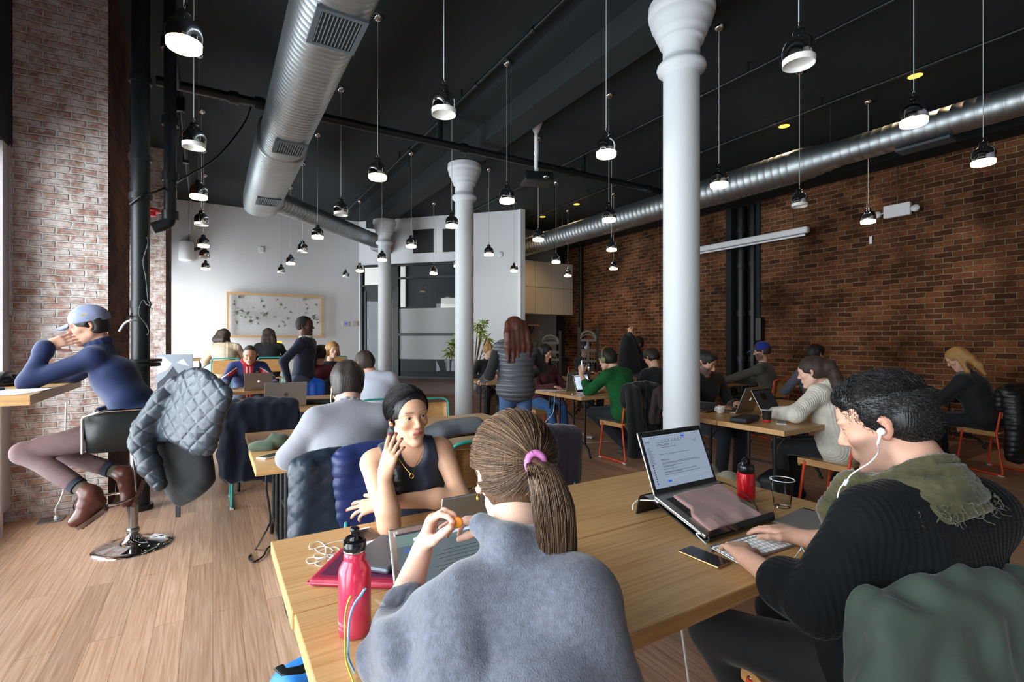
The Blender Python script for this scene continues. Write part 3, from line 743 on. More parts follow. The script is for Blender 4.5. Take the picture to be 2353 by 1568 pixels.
# recessed ceiling spots
m_spot = M('spot_glow','#ffd070',.5,emit=3,ecol='#ffb640')
for (u,v,l) in ((2103,176,'nearest, above the lit pendant on the right'),(1802,291,'between the big column and the round duct'),(1325,470,'over the kitchen end'),(1247,499,'left of the kitchen pendants'),(716,485,'behind the big duct')):
    p = PZ(u,v,ZC-.01)
    if p.y > 12.9: p = Vector((p.x*.93,p.y*.93,p.z))
    t = thing('recessed_light','small yellow recessed ceiling spotlight, %s'%l,'ceiling light',p,group='recessed spots')
    mb = MB(); mb.lathe([(.07,.012),(.095,0),(.1,.012)],p,24); mb.build('trim_ring', m_frame, t)
    mb = MB(); mb.disc(p+Vector((0,0,.004)),.072,24,up=False); mb.build('lens', m_spot, t)
# projector on its pole
p = PD(1232,412,7.15)
t = thing('projector','black ceiling projector on a white telescopic pole','projector',p,-.3)
mb = MB(); mb.box(p,(.42,.34,.13),rotz(-.3),bev=.02); mb.build('projector_body', m_pipe, t)
mb = MB(); q = p+rotz(-.3)@Vector((.1,-.18,0)); mb.lathe([(0,.02),(.03,.02),(.045,0),(.045,-.03)],q,16,R=rotx(PI/2)); mb.build('lens', m_chrome, t)
mb = MB(); mb.tube([p+Vector((0,0,.07)),(p.x,p.y,4.5)],.028,10); mb.lathe([(.03,4.40),(.05,4.44),(.09,4.55)],(p.x,p.y,0),16); mb.tube([p+Vector((0,0,.35)),p+Vector((0,0,.40))],.035,10); mb.build('pole', m_white, t)
# roll-up projection screen
a = PX(1858,527,8.5); X = 8.5; b = PX(1562,583,8.5); a = Vector((X,a.y,3.30)); b = Vector((X,b.y,3.30))
a.z = b.z = PX(1858,527,8.5).z
t = thing('projection_screen','long white rolled-up projection screen case by the brick wall','projection screen',(a+b)/2)
mb = MB(); L = abs(a.y-b.y); mb.box(((a.x),(a.y+b.y)/2,a.z),(.11,L,.11),bev=.03); mb.build('screen_case', m_white, t)
mb = MB(); mb.box((a.x-.02,(a.y+b.y)/2,a.z-.085),(.03,L-.1,.03)); mb.build('bottom_bar', m_white, t)
mb = MB(); mb.box((a.x,(a.y+b.y)/2,a.z-.062),(.012,L-.1,.03)); mb.build('screen_fabric', m_frame, t)
mb = MB()
for yy in (a.y+.25,b.y-.35): mb.tube([(a.x,yy,a.z+.05),(a.x+.05,yy+.05,4.06)],.004,5)
mb.build('hanging_wire', m_frame, t)
# emergency light
p = PX(2062,484,8.72); t = thing('emergency_light','white twin-head emergency light hung from a rod on the brick wall','emergency light',p)
mb = MB(); mb.box(p,(.08,.34,.19),bev=.015); mb.build('battery_box', m_white, t)
for s,nm in ((-1,'near'),(1,'far')):
    mb = MB(); c = p+Vector((-.05,s*.24,-.03)); mb.lathe([(0,-.04),(.04,-.035),(.055,.02),(.05,.03),(0,.035)],c,16,R=roty(-1.2)); mb.tube([p+Vector((0,s*.16,0)),c],.012,6); mb.build('lamp_head', m_white, t)
mb = MB(); mb.tube([p+Vector((0,0,.09)),(p.x,p.y,4.06)],.008,6); mb.build('rod', m_nickel, t)
p = PX(2001,552,XR-.01); mb = MB(); mb.box(p,(.02,.04,.12),bev=.004); tag(mb.build('wall_plate', m_white),'tiny white plate on the brick wall below the emergency light','plate')
# white wall fittings
p = PY(428,577,YF-.12); t = thing('wall_speaker','white loudspeaker high on the white far wall','speaker',p)
mb = MB(); mb.lathe([(0,-.22),(.13,-.22),(.145,-.19),(.145,.19),(.13,.22),(0,.22)],p,20); mb.build('cabinet', m_white, t)
mb = MB(); mb.tube([p+Vector((.1,.1,.05)),p+Vector((.26,.08,.1))],.03,8); mb.build('bracket', m_frame, t)
mb = MB(); q = PY(437,500,YF-.03); mb.tube([(q.x,YF-.03,p.z+.1),(q.x,YF-.03,ZC)],.025,8); tag(mb.build('conduit', m_white),'white conduit above the loudspeaker on the far wall','conduit')
p = PY(601,574,YF-.01); mb = MB(); mb.box(p,(.1,.02,.13),bev=.004); tag(mb.build('wall_plate', m_white),'small white plate high on the white far wall','plate')
for (u,v,w,l,c) in ((795,745,.17,'with a blue display','#3a48ff'),(815,744,.13,'with a small grey display','#888888')):
    p = PY(u,v,YF-.015); t = thing('thermostat','white wall thermostat %s beside the glass door'%l,'thermostat',p)
    mb = MB(); mb.box(p,(w,.03,.13),bev=.006); mb.build('case', M('thermostat_case','#d5d2cc',.5), t)
    mb = MB(); mb.box(p+Vector((0,-.017,.01)),(.06,.004,.035)); mb.build('display', M('display_'+c[1:],c,.3,emit=.6), t)
# camera, world, lights
cam = bpy.data.cameras.new('camera'); co = bpy.data.objects.new('camera',cam); COL.objects.link(co)
co.location = (0,0,CAMZ); co.rotation_euler = (PI/2,0,-YAW); cam.sensor_width = 36; cam.lens = 36*FPX/2353; cam.shift_y = -2/2353; cam.clip_start = .05; cam.clip_end = 200
scn.camera = co
w = bpy.data.worlds.new('overcast_sky'); scn.world = w; w.use_nodes = True; nt = w.node_tree; bg = nt.nodes['Background']
bg.inputs[0].default_value = (.90,.95,1.0,1); bg.inputs[1].default_value = 12.5
for i,(y0,y1) in enumerate(wins):
    l = bpy.data.lights.new('window_portal','AREA'); l.shape = 'RECTANGLE'; l.size = 2.78; l.size_y = y1-y0-.04; l.cycles.is_portal = True
    o = bpy.data.objects.new('window_portal',l); COL.objects.link(o); o.location = (XL-.3,(y0+y1)/2,1.52); o.rotation_euler = (0,-PI/2,0)
for (u,v,e,tx) in ((2103,176,110,.7),(1802,291,110,.7),(1325,470,150,.3),(1247,499,170,.3)):
    p = PZ(u,v,ZC-.03); l = bpy.data.lights.new('spot','SPOT'); l.energy = e*.6; l.spot_size = 1.9; l.spot_blend = .8; l.color = (1,.68,.38); l.shadow_soft_size = .06
    o = bpy.data.objects.new('spot',l); COL.objects.link(o); o.location = p; o.rotation_euler = (0,0,0)
vs = scn.view_settings; vs.view_transform = 'Standard'; vs.look = 'None'; vs.gamma = 1; vs.use_curve_mapping = False; vs.exposure = 0
# ================================================================ tables
m_top = wood('oak_top', '#cfa673', '#b48652', scale=(1.2,40,40), rough=.36, bump=.03, fine=2)
m_edge = wood('oak_edge', '#c99f6e', '#9c7245', scale=(2,2,40), rough=.5, bump=.1, fine=3)
m_leg = M('leg_black', '#15181a', .4, spec=.5)
m_teal = M('teal_tube', '#2f9c92', .35, coat=.3)
m_orange = M('orange_tube', '#e8502c', .35, coat=.3)
m_glide = M('glide_white', '#dedede', .5)
m_bolt = M('bolt', '#e8e8ea', .2, 1)
GT = 'pairs of wooden folding tables'
def table(x0, x1, y0, y1, label, z=.75, legs=(1,1), name='folding_table', cat='table', grp=None, legcol=None):
    t = thing(name, label, cat, ((x0+x1)/2,(y0+y1)/2,0), group=grp)
    mb = MB(); mb.box(((x0+x1)/2,(y0+y1)/2,z-.021),(x1-x0,y1-y0,.042),bev=.004); top = mb.build('tabletop', m_top, t, False)
    top.location = (0,0,0); top.parent = t
    for v in top.data.vertices: v.co.x -= (x0+x1)/2; v.co.y -= (y0+y1)/2
    yc = (y0+y1)/2; hw = (y1-y0)/2
    for s,on in ((-1,legs[0]),(1,legs[1])):
        if not on: continue
        x = x0+.17 if s < 0 else x1-.17
        mb = MB(); a = min(.11,hw*.45)
        for dy in (-a,a): mb.tube([(x,yc+dy,z-.045),(x,yc+dy,.16)],.014,10)
        mb.tube([(x,yc-hw+.06,z-.07),(x,yc+hw-.06,z-.07)],.014,8)
        mb.tube([(x,yc-hw+.03,.012)]+[(x,yc+(hw-.05)*math.cos(th),.02+.15*math.sin(th)) for th in np.linspace(PI,0,14)]+[(x,yc+hw-.03,.012)],.014,10)
        mb.tube([(x,yc-a,.45),(x,yc+a,.45)],.008,6)
        mb.build('leg', m_leg, t)
        mb = MB()
        for dy in (-a,a): mb.tube([(x,yc+dy,z-.22),(x-s*.05,yc+dy,z-.16),(x-s*.22,yc+dy,z-.05)],.005,6); mb.tube([(x-s*.012,yc+dy,z-.2),(x-s*.012,yc+dy,z-.13)],.008,6)
        mb.build('brace', m_nickel, t)
    return t
table(.17,2.13,.825,1.314,'light wooden table in front, where the woman in the grey shawl sits',legs=(1,1),grp=GT)
table(.165,2.13,1.318,1.83,'light wooden table under the open laptop on its stand, joined to the frontmost one',grp=GT)
table(.19,2.12,2.90,3.48,'wooden table with the crumpled green beanie and a phone at its corner',grp=GT)
table(.2,2.12,3.485,4.05,'wooden table just beyond the one carrying the green beanie',grp=GT)
table(.04,2.0,5.25,5.82,'wooden table with the grey laptop lid and black pouch, behind the navy coat',grp=GT)
table(.04,2.0,5.825,6.38,'wooden table just behind the one with the black pouch',grp=GT)
table(.02,1.98,7.35,8.0,'wooden table of the man in the red hood, behind the standing man',grp=GT)
t5 = table(-.36,2.3,10.2,10.7,'high bar table along the white wall under the framed plants',z=1.1,name='bar_table',grp=None)
table(3.69,5.6,6.88,7.75,'wooden table right behind the middle column',grp=GT)
table(3.70,5.6,4.56,5.06,'wooden table of the man in green, with the bright laptop',grp=GT)
table(3.70,5.6,5.07,5.58,'wooden table of the woman in dark red, joined to that of the man in green',grp=GT)
table(5.75,7.6,6.9,7.5,'wooden table with the steel flask, before the man with headphones',grp=GT)
table(3.60,5.5,2.09,2.66,'wooden table with the black paper cup, right of the big column',grp=GT)
table(3.60,5.5,2.67,3.25,'wooden table with the white cup, before the bearded man',grp=GT)
table(5.9,7.75,4.75,5.35,'wooden table of the man in the blue cap by the brick wall',grp=GT)
table(7.1,8.75,2.30,2.9,'wooden table of the blonde woman at the brick wall',grp=GT)
# window counter
def prismobj(name, pts, z0, z1, mat, parent=None):
    mb = MB(); mb.prism([(p[0],p[1]) for p in pts], z0, z1); return mb.build(name, mat, parent)
t = thing('window_counter','thick wooden counter along the left window in front of the man in the cap','counter',(-1.15,4.4,1.03))
mb = MB(); mb.box((-1.13,4.38,1.085),(.52,1.25,.055),bev=.003); mb.build('counter_top', m_top, t)
mb = MB(); mb.tube([(-1.3,3.9,1.06),(-1.3,3.9,0)],.02,8); mb.tube([(-1.3,4.9,1.06),(-1.3,4.9,0)],.02,8); mb.build('leg', m_wframe, t)

# ================================================================ chairs
def chair_proto(fm, label):
    t = thing('chair', label, 'chair'); W = .205
    mb = MB(); n = 8; pr = []
    for k in range(n+1): f = k/n; pr.append((-.2+.36*f, .452-.012*math.sin(f*PI)))
    pr += [(.185,.448),(.205,.436),(.215,.415),(.215,.385)]
    vs = []
    for (y,z) in pr: vs += [(-W,y,z),(W,y,z)]
    for (y,z) in pr: vs += [(-W,y,z-.014 if y < .2 else z),(W,y,z-.014 if y < .2 else z)]
    m = len(pr); o = 2*m
    for i in range(m):
        if pr[i][0] > .2: vs[o+2*i] = (-W,pr[i][0]-.014,pr[i][1]); vs[o+2*i+1] = (W,pr[i][0]-.014,pr[i][1])
    fs = []
    for i in range(m-1):
        fs += [(2*i,2*i+1,2*i+3,2*i+2),(o+2*i,o+2*i+2,o+2*i+3,o+2*i+1),(2*i,2*i+2,o+2*i+2,o+2*i),(2*i+1,o+2*i+1,o+2*i+3,2*i+3)]
    fs += [(0,o,o+1,1),(2*m-2,2*m-1,o+2*m-1,o+2*m-2)]
    mb.add(vs, fs, 0, False)
    for s in (-1,1): mb.box((s*(W-.001),.02,.425),(.012,.40,.05),bev=.003)
    mb.build('seat', m_ply, t)
    mb = MB(); vs = []
    for j in range(5):
        z = .60+.22*j/4
        for i in range(9): a = (i/8-.5)*2; vs.append((a*(W-.012), -.215-.03*(z-.6)/.22+.0-.035*(1-a*a)-.0, z))
    fs = [(j*9+i,j*9+i+1,(j+1)*9+i+1,(j+1)*9+i) for j in range(4) for i in range(8)]
    vs2 = [(x,y+.012,z) for x,y,z in vs]; nn_ = len(vs)
    fs += [tuple(i+nn_ for i in reversed(f)) for f in fs]
    bd = [i for i in range(9)]+[8+9*j for j in range(1,5)]+[36+i for i in range(7,-1,-1)]+[9*j for j in range(3,0,-1)]
    fs += [(bd[i],bd[(i+1)%len(bd)]+0,bd[(i+1)%len(bd)]+nn_,bd[i]+nn_) for i in range(len(bd))]
    mb.add(vs+vs2, fs, 0, True); mb.build('backrest', m_ply, t)
    mb = MB(); r = .0105
    for s in (-1,1):
        x = s*(W+.006)
        mb.tube(bend([(x,.16,.43),(x+s*.012,.21,.012),(x+s*.012,-.24,.012),(x,-.17,.43)],.04),r,8)
    mb.tube(bend([(-W-.004,-.165,.42),(-W-.002,-.235,.84),(-W+.05,-.262,.86),(W-.05,-.262,.86),(W+.002,-.235,.84),(W+.004,-.165,.42)],.05,4),r,8)
    mb.tube([(-W,.1,.435),(W,.1,.435)],r,6); mb.tube([(-W,-.15,.435),(W,-.15,.435)],r,6)
    mb.build('frame', fm, t)
    for s in (-1,1):
        for y in (.19,-.22):
            mb = MB(); mb.box((s*(W+.018),y,.006),(.03,.045,.014),bev=.003); mb.build('foot_glide', m_glide, t)
        for yy in (.13,.165):
            mb = MB(); mb.lathe([(0,.006),(.006,.005),(.009,0)],(s*(W+.006),yy,.425),10,R=roty(s*PI/2)); mb.build('bolt', m_bolt, t)
    return t
PT = chair_proto(m_teal,'x'); PO = chair_proto(m_orange,'x'); used = {'T':0,'O':0}
def chair(k, x, y, heading, label, arms=False):
    """heading: degrees clockwise from +Y (where the sitter looks)"""
    src = PT if k == 'T' else PO
    o = src if not used[k] else dup(src); used[k] = 1
    o.location = (x,y,0); o.rotation_euler = (0,0,-math.radians(heading)); o['label'] = label; o['group'] = 'teal tube chairs' if k == 'T' else 'orange tube chairs'
    return o
chair('O',1.49,.66,20,'orange tube chair under the man in the black sweater')
chair('O',.42,.52,0,'wooden tube chair under the woman in the grey shawl')
chair('T',.72,2.10,180,'teal tube chair of the woman in the tank top')
chair('T',.58,2.66,0,'teal tube chair of the man in the grey sweater')
chair('T',1.33,2.72,0,'teal tube chair with the grey bag, beside the woman in the tank top')
chair('T',1.75,4.22,180,'empty teal tube chair in front of the middle column')
chair('T',1.62,2.13,180,'chair under the dark purple coat')
chair('T',.36,5.00,0,'teal tube chair under the navy wool coat')
chair('T',1.38,4.93,0,'teal tube chair of the man in the white shirt')
chair('T',1.22,6.98,0,'teal tube chair of the man in the maroon top')
chair('T',.45,8.35,180,'chair of the man in the red hood')
chair('T',1.62,8.5,180,'chair of the blonde woman behind the maroon top')
chair('O',4.26,4.42,0,'orange tube chair under the man in green')
chair('O',4.05,5.95,180,'orange tube chair of the woman in dark red')
chair('O',5.0,4.42,0,'orange tube chair of the person holding a phone')
chair('O',4.36,2.08,0,'orange tube chair of the woman in the white turtleneck')
chair('O',4.45,3.60,180,'orange tube chair of the bearded man')
chair('O',7.05,4.35,0,'orange tube chair under the man in the blue cap')
chair('O',6.62,3.45,0,'orange tube chair of the man in grey near the brick wall')
chair('O',7.3,1.92,20,'orange tube chair under the blonde woman by the brick wall')
chair('O',6.5,7.95,180,'orange tube chair of the man with white headphones')
chair('O',6.2,5.95,0,'orange tube chair in front of the man raising his arms')
chair('O',4.6,8.2,180,'chair of the woman with the bun')
# high chairs at the bar table
def highchair(x, y, label):
    t = thing('bar_chair', label, 'bar chair', (x,y,0), group='bar chairs at the high table')
    mb = MB(); mb.box((x,y,.76),(.4,.38,.02),bev=.006); mb.build('seat', m_ply, t)
    mb = MB(); mb.box((x,y-.2,.98),(.38,.016,.22),bev=.006); mb.build('backrest', m_ply, t)
    mb = MB()
    for s in (-1,1): mb.tube(bend([(x+s*.2,y+.16,.75),(x+s*.22,y+.22,.012),(x+s*.22,y-.24,.012),(x+s*.2,y-.16,.75)],.04),.011,8)
    mb.tube(bend([(x-.2,y-.16,.75),(x-.2,y-.21,1.12),(x+.2,y-.21,1.12),(x+.2,y-.16,.75)],.05),.011,8)
    mb.tube([(x-.21,y+.19,.3),(x+.21,y+.19,.3)],.01,8)
    mb.build('frame', m_teal, t); return t
highchair(.18,9.55,'tall teal bar chair of the woman in the beige jumper')
highchair(.86,9.75,'tall teal bar chair of the woman in the black top')
highchair(1.95,9.75,'tall teal bar chair at the right end of the bar table')
# chrome swivel stool
sx, sy = -.47, 4.28
t = thing('bar_stool','black padded chrome swivel stool under the man in the cap','bar stool',(sx,sy,0))
mb = MB(); mb.lathe([(0,.085),(.035,.085),(.04,.075),(.055,.05),(.10,.028),(.18,.014),(.228,.007),(.23,0)],(sx,sy,0),48); mb.build('base', m_chrome, t)
mb = MB(); mb.tube([(sx,sy,.07),(sx,sy,.42)],.029,20); mb.lathe([(.03,.09),(.038,.1),(.038,.12),(.03,.13)],(sx,sy,0),24); mb.tube([(sx,sy,.4),(sx,sy,.70)],.019,16); mb.build('post', m_nickel, t)
mb = MB(); c = Vector((sx,sy,.36)); loop = [c+Vector((-.14+.15*math.cos(a),.15*math.sin(a),-.02)) for a in np.linspace(.5,2*PI-.5,22)]
mb.tube(bend([Vector((sx+.0,sy-.03,.66)),Vector((sx+.02,sy-.035,.36))]+[loop[-1]],.02)+loop[::-1][1:]+bend([loop[0],Vector((sx+.02,sy+.035,.36)),Vector((sx,sy+.03,.66))],.02),.009,8); mb.build('footrest', m_chrome, t)
m_leath = M('black_leather','#16191a',.42,bump=.12,bscale=160)
me, V = Sdf().box((sx,sy,.735),(.19,.2,.035),rad=.03).mesh('seat',.007); meshobj('seat', me, m_leath, t)
# curved back shell: opens towards the window (-X)
def arc_shell(z0, z1, th, r=.225, a0=-2.42, a1=2.42):
    mb = MB(); n = 30; vs = []; ring = 4
    for k in range(n+1):
        a = a0+(a1-a0)*k/n; f = abs(2*k/n-1); zt = z1-.035*max(0,f-.8)/.2
        d = Vector((math.cos(a),math.sin(a),0)); 
        def sq(q): # squarish plan
            m = (abs(d.x)**4+abs(d.y)**4)**.25; return Vector((sx-.02,sy,0))+d/m*q
        vs += [sq(r)+Vector((0,0,z0)),sq(r+th*.6)+Vector((0,0,(z0+z1)/2)),sq(r+th)+Vector((0,0,zt)),sq(r+th-.03)+Vector((0,0,zt)),sq(r-.03)+Vector((0,0,z0))]
    fs = []
    for k in range(n):
        for j in range(5): l = (j+1)%5; fs.append((k*5+j,k*5+l,(k+1)*5+l,(k+1)*5+j))
    mb.add(vs, fs, 0, True); mb.add(vs[:5],[(4,3,2,1,0)]); mb.add(vs[-5:],[(0,1,2,3,4)]); return mb
arc_shell(.70,.965,.02).build('backrest', m_leath, t)
pts = []
for k in range(31):
    a = -2.42+4.84*k/30; d = Vector((math.cos(a),math.sin(a),0)); m = (abs(d.x)**4+abs(d.y)**4)**.25
    f = abs(2*k/30-1); pts.append(Vector((sx-.02,sy,0))+d/m*.242+Vector((0,0,.968-.035*max(0,f-.8)/.2)))
e0, e1 = pts[0].copy(), pts[-1].copy(); e0.z = e1.z = .70
mb = MB(); mb.tube(bend([e0]+[pts[0]]+pts[1:-1]+[pts[-1],e1],.03),.009,8); mb.build('chrome_rim', m_chrome, t)

# ================================================================ laptops
m_alu_d = M('aluminium_silver','#a9a8a6',.38,.85)
m_bez = M('screen_bezel','#0d0e10',.2,spec=.6)
m_key = M('key_black','#1a1a1c',.5)
def logo_leaf(mb, C, R, s, mi=0):
    """round fruit mark with a bite and a leaf"""
    pts = []
    for k in range(28):
        a = 2*PI*k/28+PI/2; r = 1-.16*math.exp(-((a-PI/2)%(2*PI))**2*6)-.16*math.exp(-((PI/2-a)%(2*PI))**2*6)-.1*math.exp(-(a-1.5*PI)**2*14)
        x, y = r*math.cos(a), r*.98*math.sin(a)
        if (x-1.05)**2+(y-.12)**2 < .2: q = Vector((x-1.05,y-.12,0)).normalized()*.45; x, y = 1.05+q.x, .12+q.y
        pts.append((x*s,y*s))
    mb.add([C+R@Vector((x,y,0)) for x,y in pts],[tuple(range(28))],mi)
    lf = [(0,1.05),(.32,1.12),(.38,1.5),(.05,1.4)]; mb.add([C+R@Vector((x*s,y*s,0)) for x,y in lf],[(0,1,2,3)],mi)
def txt(s, size, pos, R, mat, name='lettering', parent=None, ext=.0004, align='LEFT'):
    cu = bpy.data.curves.new(name,'FONT'); cu.body = s; cu.size = size; cu.extrude = ext; cu.align_x = align
    o = bpy.data.objects.new(name,cu); COL.objects.link(o); dg = bpy.context.evaluated_depsgraph_get(); me = bpy.data.meshes.new_from_object(o.evaluated_get(dg)); bpy.data.objects.remove(o)
    for v in me.vertices: v.co = R@v.co+Vector(pos)
    return meshobj(name, me, mat, parent)
def laptop(x, y, z, heading, label, W=.32, D=.22, open_=105, lid=None, screen='#202225', semit=.6, mark='leaf', markmat=None, pitch=0, shadow_name='laptop', body=None, detail=None):
    """heading: degrees clockwise from +Y in which the user looks (screen faces opposite)"""
    lid = lid or m_alu_d; body = body or m_alu_d
    t = thing('laptop', label, 'laptop', (x,y,z)); R = rotz(-math.radians(heading))@rotx(math.radians(pitch)); O = Vector((x,y,z))
    P = lambda a,b,c: O+R@Vector((a,b,c))
    mb = MB(); mb.box(P(0,0,.008),(W,D,.014),R,bev=.004); mb.build('base', body, t)
    mb = MB(); rows, cols = 5, 13
    for r in range(rows):
        for c in range(cols):
            mb.box(P(-W*.42+W*.84*(c+.5)/cols, D*.40-D*.48*(r+.5)/rows-.006,.0158),(W*.84/cols*.86,D*.48/rows*.84,.0018),R)
    mb.build('keyboard', m_key, t)
    mb = MB(); mb.box(P(0,-D*.3,.0152),(W*.34,D*.3,.0006),R); mb.build('trackpad', body, t)
    a = math.radians(open_); RL = R@rotx(a)  # lid local: y up the lid
    H = P(0,D/2-.004,.014); Q = lambda p,q,r_: H+RL@Vector((p,-q*-1 if 0 else q,r_))
    # lid: extends from hinge; with open_=0 it would lie flat backwards
    RL = R@rotx(math.radians(180-open_)); Q = lambda p,q,r_: H+RL@Vector((p,q,r_))
    mb = MB(); mb.box(Q(0,D/2,-.004),(W,D,.007),RL,bev=.003); l = mb.build('lid', lid, t)
    mb = MB(); mb.box(Q(0,D/2,.0005),(W-.006,D-.006,.0025),RL); mb.build('bezel', m_bez, l)
    scm = M('screen_'+str(screen).strip('#')+str(int(semit*10)), '#14161a', .15, emit=semit, ecol=screen)
    mb = MB(); mb.box(Q(0,D/2+.004,.0019),(W-.03,D-.036,.0008),RL); s = mb.build('screen', scm, t)
    if mark:
        mb = MB(); RB = RL@Matrix(((-1,0,0),(0,1,0),(0,0,-1)))
        if mark == 'leaf': logo_leaf(mb, Q(0,D/2,-.0085), RB, .016)
        else:
            mb.lathe([(.017,0),(.021,.0005),(.021,0)],Q(0,D/2,-.0085),24,R=RB); mb.lathe([(0,.0),(.017,.0)],Q(0,D/2,-.0083),24,R=RB)
        mb.build('emblem', markmat or M('emblem_white','#f2f2f4',.3,emit=.5), l)
        if mark == 'hp': txt('hp',.022,Q(.0105,D/2-.007,-.0092),RB,M('emblem_grey','#77736e',.4,.5),'lettering',l)
    if detail: detail(t, Q, RL, W, D)
    return t, P, Q, R, RL
# window with pale document on a screen
m_sc_w = M('screen_paper','#dfe6f2',.2,emit=.55,ecol='#c4d4f0'); m_sc_b = M('screen_blue','#2f62d8',.2,emit=.6); m_sc_k = M('screen_text','#3b4252',.4,emit=.05); m_sc_g = M('screen_green','#5f8a4a',.3,emit=.5); m_sc_l = M('screen_bar','#a9b8cf',.3,emit=.45)
def mailpage(t, Q, RL, W, D):
    w, h = W-.03, D-.036; x0 = -w/2; y0 = D/2+.004-h/2
    def rect(a,b,c,d,m,off,nm):
        mb = MB(); mb.box(Q(x0+(a+c)/2*w,y0+(b+d)/2*h,off),((c-a)*w,(d-b)*h,.0002),RL); return mb.build(nm, m, t)
    rect(0,.965,1,1,m_key,.0026,'menu_bar'); rect(0,.91,1,.965,m_sc_l,.0026,'tool_bar')
    mb = MB(); rnd = random.Random(3)
    def ln(a,b,l,th=.006): mb.box(Q(x0+(a+l/2)*w,y0+b*h,.0028),(l*w,th*h,.0002),RL)
    for k in range(20):
        bx = .02
        while bx < .96: l = rnd.uniform(.01,.03); ln(bx,.935,l,.008); bx += l+.02; 
        break
    for k in range(14): ln(.03,.74-.035*k*.72,rnd.uniform(.03,.08))
    for k,(b,l) in enumerate(((.83,.42),(.79,.2),(.77,.26),(.73,.32),(.60,.52),(.50,.06),(.485,.14),(.44,.6),(.42,.66),(.38,.34),(.36,.2),(.32,.24),(.27,.56),(.255,.3),(.22,.62))): ln(.2,b,l)
    for k in range(8): ln(.3+.055*k,.86,.012,.014)
    ln(.82,.80,.08); ln(.84,.77,.05)
    mb.build('text_lines', m_sc_k, t)
    rect(.64,.885,.70,.92,m_sc_b,.0029,'button'); rect(.22,.08,.28,.115,m_sc_b,.0029,'button'); rect(.2,.135,.93,.165,m_sc_l,.0026,'reply_bar')
    mb = MB()
    for k in range(9): mb.lathe([(0,.0003),(.0028,.0003),(.0028,0)],Q(x0+.05*w,y0+(.42-.042*k)*h,.0028),10,R=RL)
    mb.build('contact_dots', M('dot_mix','#2c3450',.4,emit=.1), t)
    txt('Google',.009,Q(x0+.015*w,y0+.85*h,.003),RL,m_sc_k,'lettering',t,.0001)
def docpage(t, Q, RL, W, D):
    w, h = W-.03, D-.036; x0 = -w/2; y0 = D/2+.004-h/2
    mb = MB(); mb.box(Q(0,y0+.93*h,.0027),(w,.1*h,.0002),RL); mb.box(Q(0,y0+.03*h,.0027),(w,.05*h,.0002),RL); mb.build('tool_bar', m_sc_l, t)
    mb = MB()
    for k in range(6): mb.box(Q(x0+.34*w,y0+(.75-.09*k)*h,.0028),(.25*w,.02*h,.0002),RL)
    for (a,b,c,d) in ((.62,.2,.64,.6),(.7,.2,.72,.45),(.78,.2,.8,.7)): mb.box(Q(x0+(a+c)/2*w,y0+(b+d)/2*h,.0028),((c-a)*w,(d-b)*h,.0002),RL)
    mb.build('chart_lines', M('screen_line','#8aa0c8',.3,emit=.4), t)
def imgpage(cols):
    def f(t, Q, RL, W, D):
        w, h = W-.03, D-.036; x0 = -w/2; y0 = D/2+.004-h/2
        for (a,b,c,d,m) in cols:
            mb = MB(); mb.box(Q(x0+(a+c)/2*w,y0+(b+d)/2*h,.0027),((c-a)*w,(d-b)*h,.0002),RL); mb.build('page_picture', m, t)
    return f
# the others are placed here; the two in front come with their tables
laptop(.62,5.52,.75,180,'grey laptop seen from behind on the table, its lid bearing a round emblem',W=.385,D=.25,open_=105,lid=M('grey_lid','#a39b92',.45,.6),mark='hp',markmat=M('emblem_ring','#8d8478',.35,.8))
laptop(.52,7.52,.75,180,'silver laptop in front of the man in the red hood',W=.34,D=.235,open_=108)
laptop(4.16,5.30,.75,188,'silver laptop of the woman in dark red, lid towards the camera',W=.36,D=.245,open_=100)
laptop(4.12,4.88,.75,-16,'open laptop with a bright document, left of the man in green',W=.33,D=.225,open_=105,lid=m_alu_d,screen='#cfdcf4',semit=1.1,detail=docpage,mark=None)
laptop(4.72,4.85,.75,8,'open laptop with a dark screen, right of the man in green',W=.33,D=.225,open_=112,screen='#14181b',semit=.1,mark=None)
laptop(4.22,2.95,.75,172,'silver laptop of the bearded man, lid leaning towards the camera',W=.36,D=.245,open_=112)
laptop(4.33,2.50,.75,-6,'open laptop with a dark page before the woman in the turtleneck',W=.34,D=.235,open_=118,screen='#2a3038',semit=.25,mark=None,detail=imgpage(((.3,.55,.6,.85,M('screen_dark','#15120e',.3)),(.05,.9,.95,.93,m_sc_k))))
laptop(6.85,4.98,.75,-20,'laptop with a green picture page before the man in the blue cap',W=.36,D=.245,open_=112,screen='#c8d4cc',semit=.5,mark=None,detail=imgpage(((.05,.45,.95,.9,m_sc_g),(.3,.3,.7,.4,m_sc_l),(.1,.05,.4,.25,m_sc_g))))
laptop(6.05,5.02,.75,200,'dark laptop lid beside the bearded man',W=.33,D=.23,open_=110,lid=m_bez,body=m_bez,mark=None)
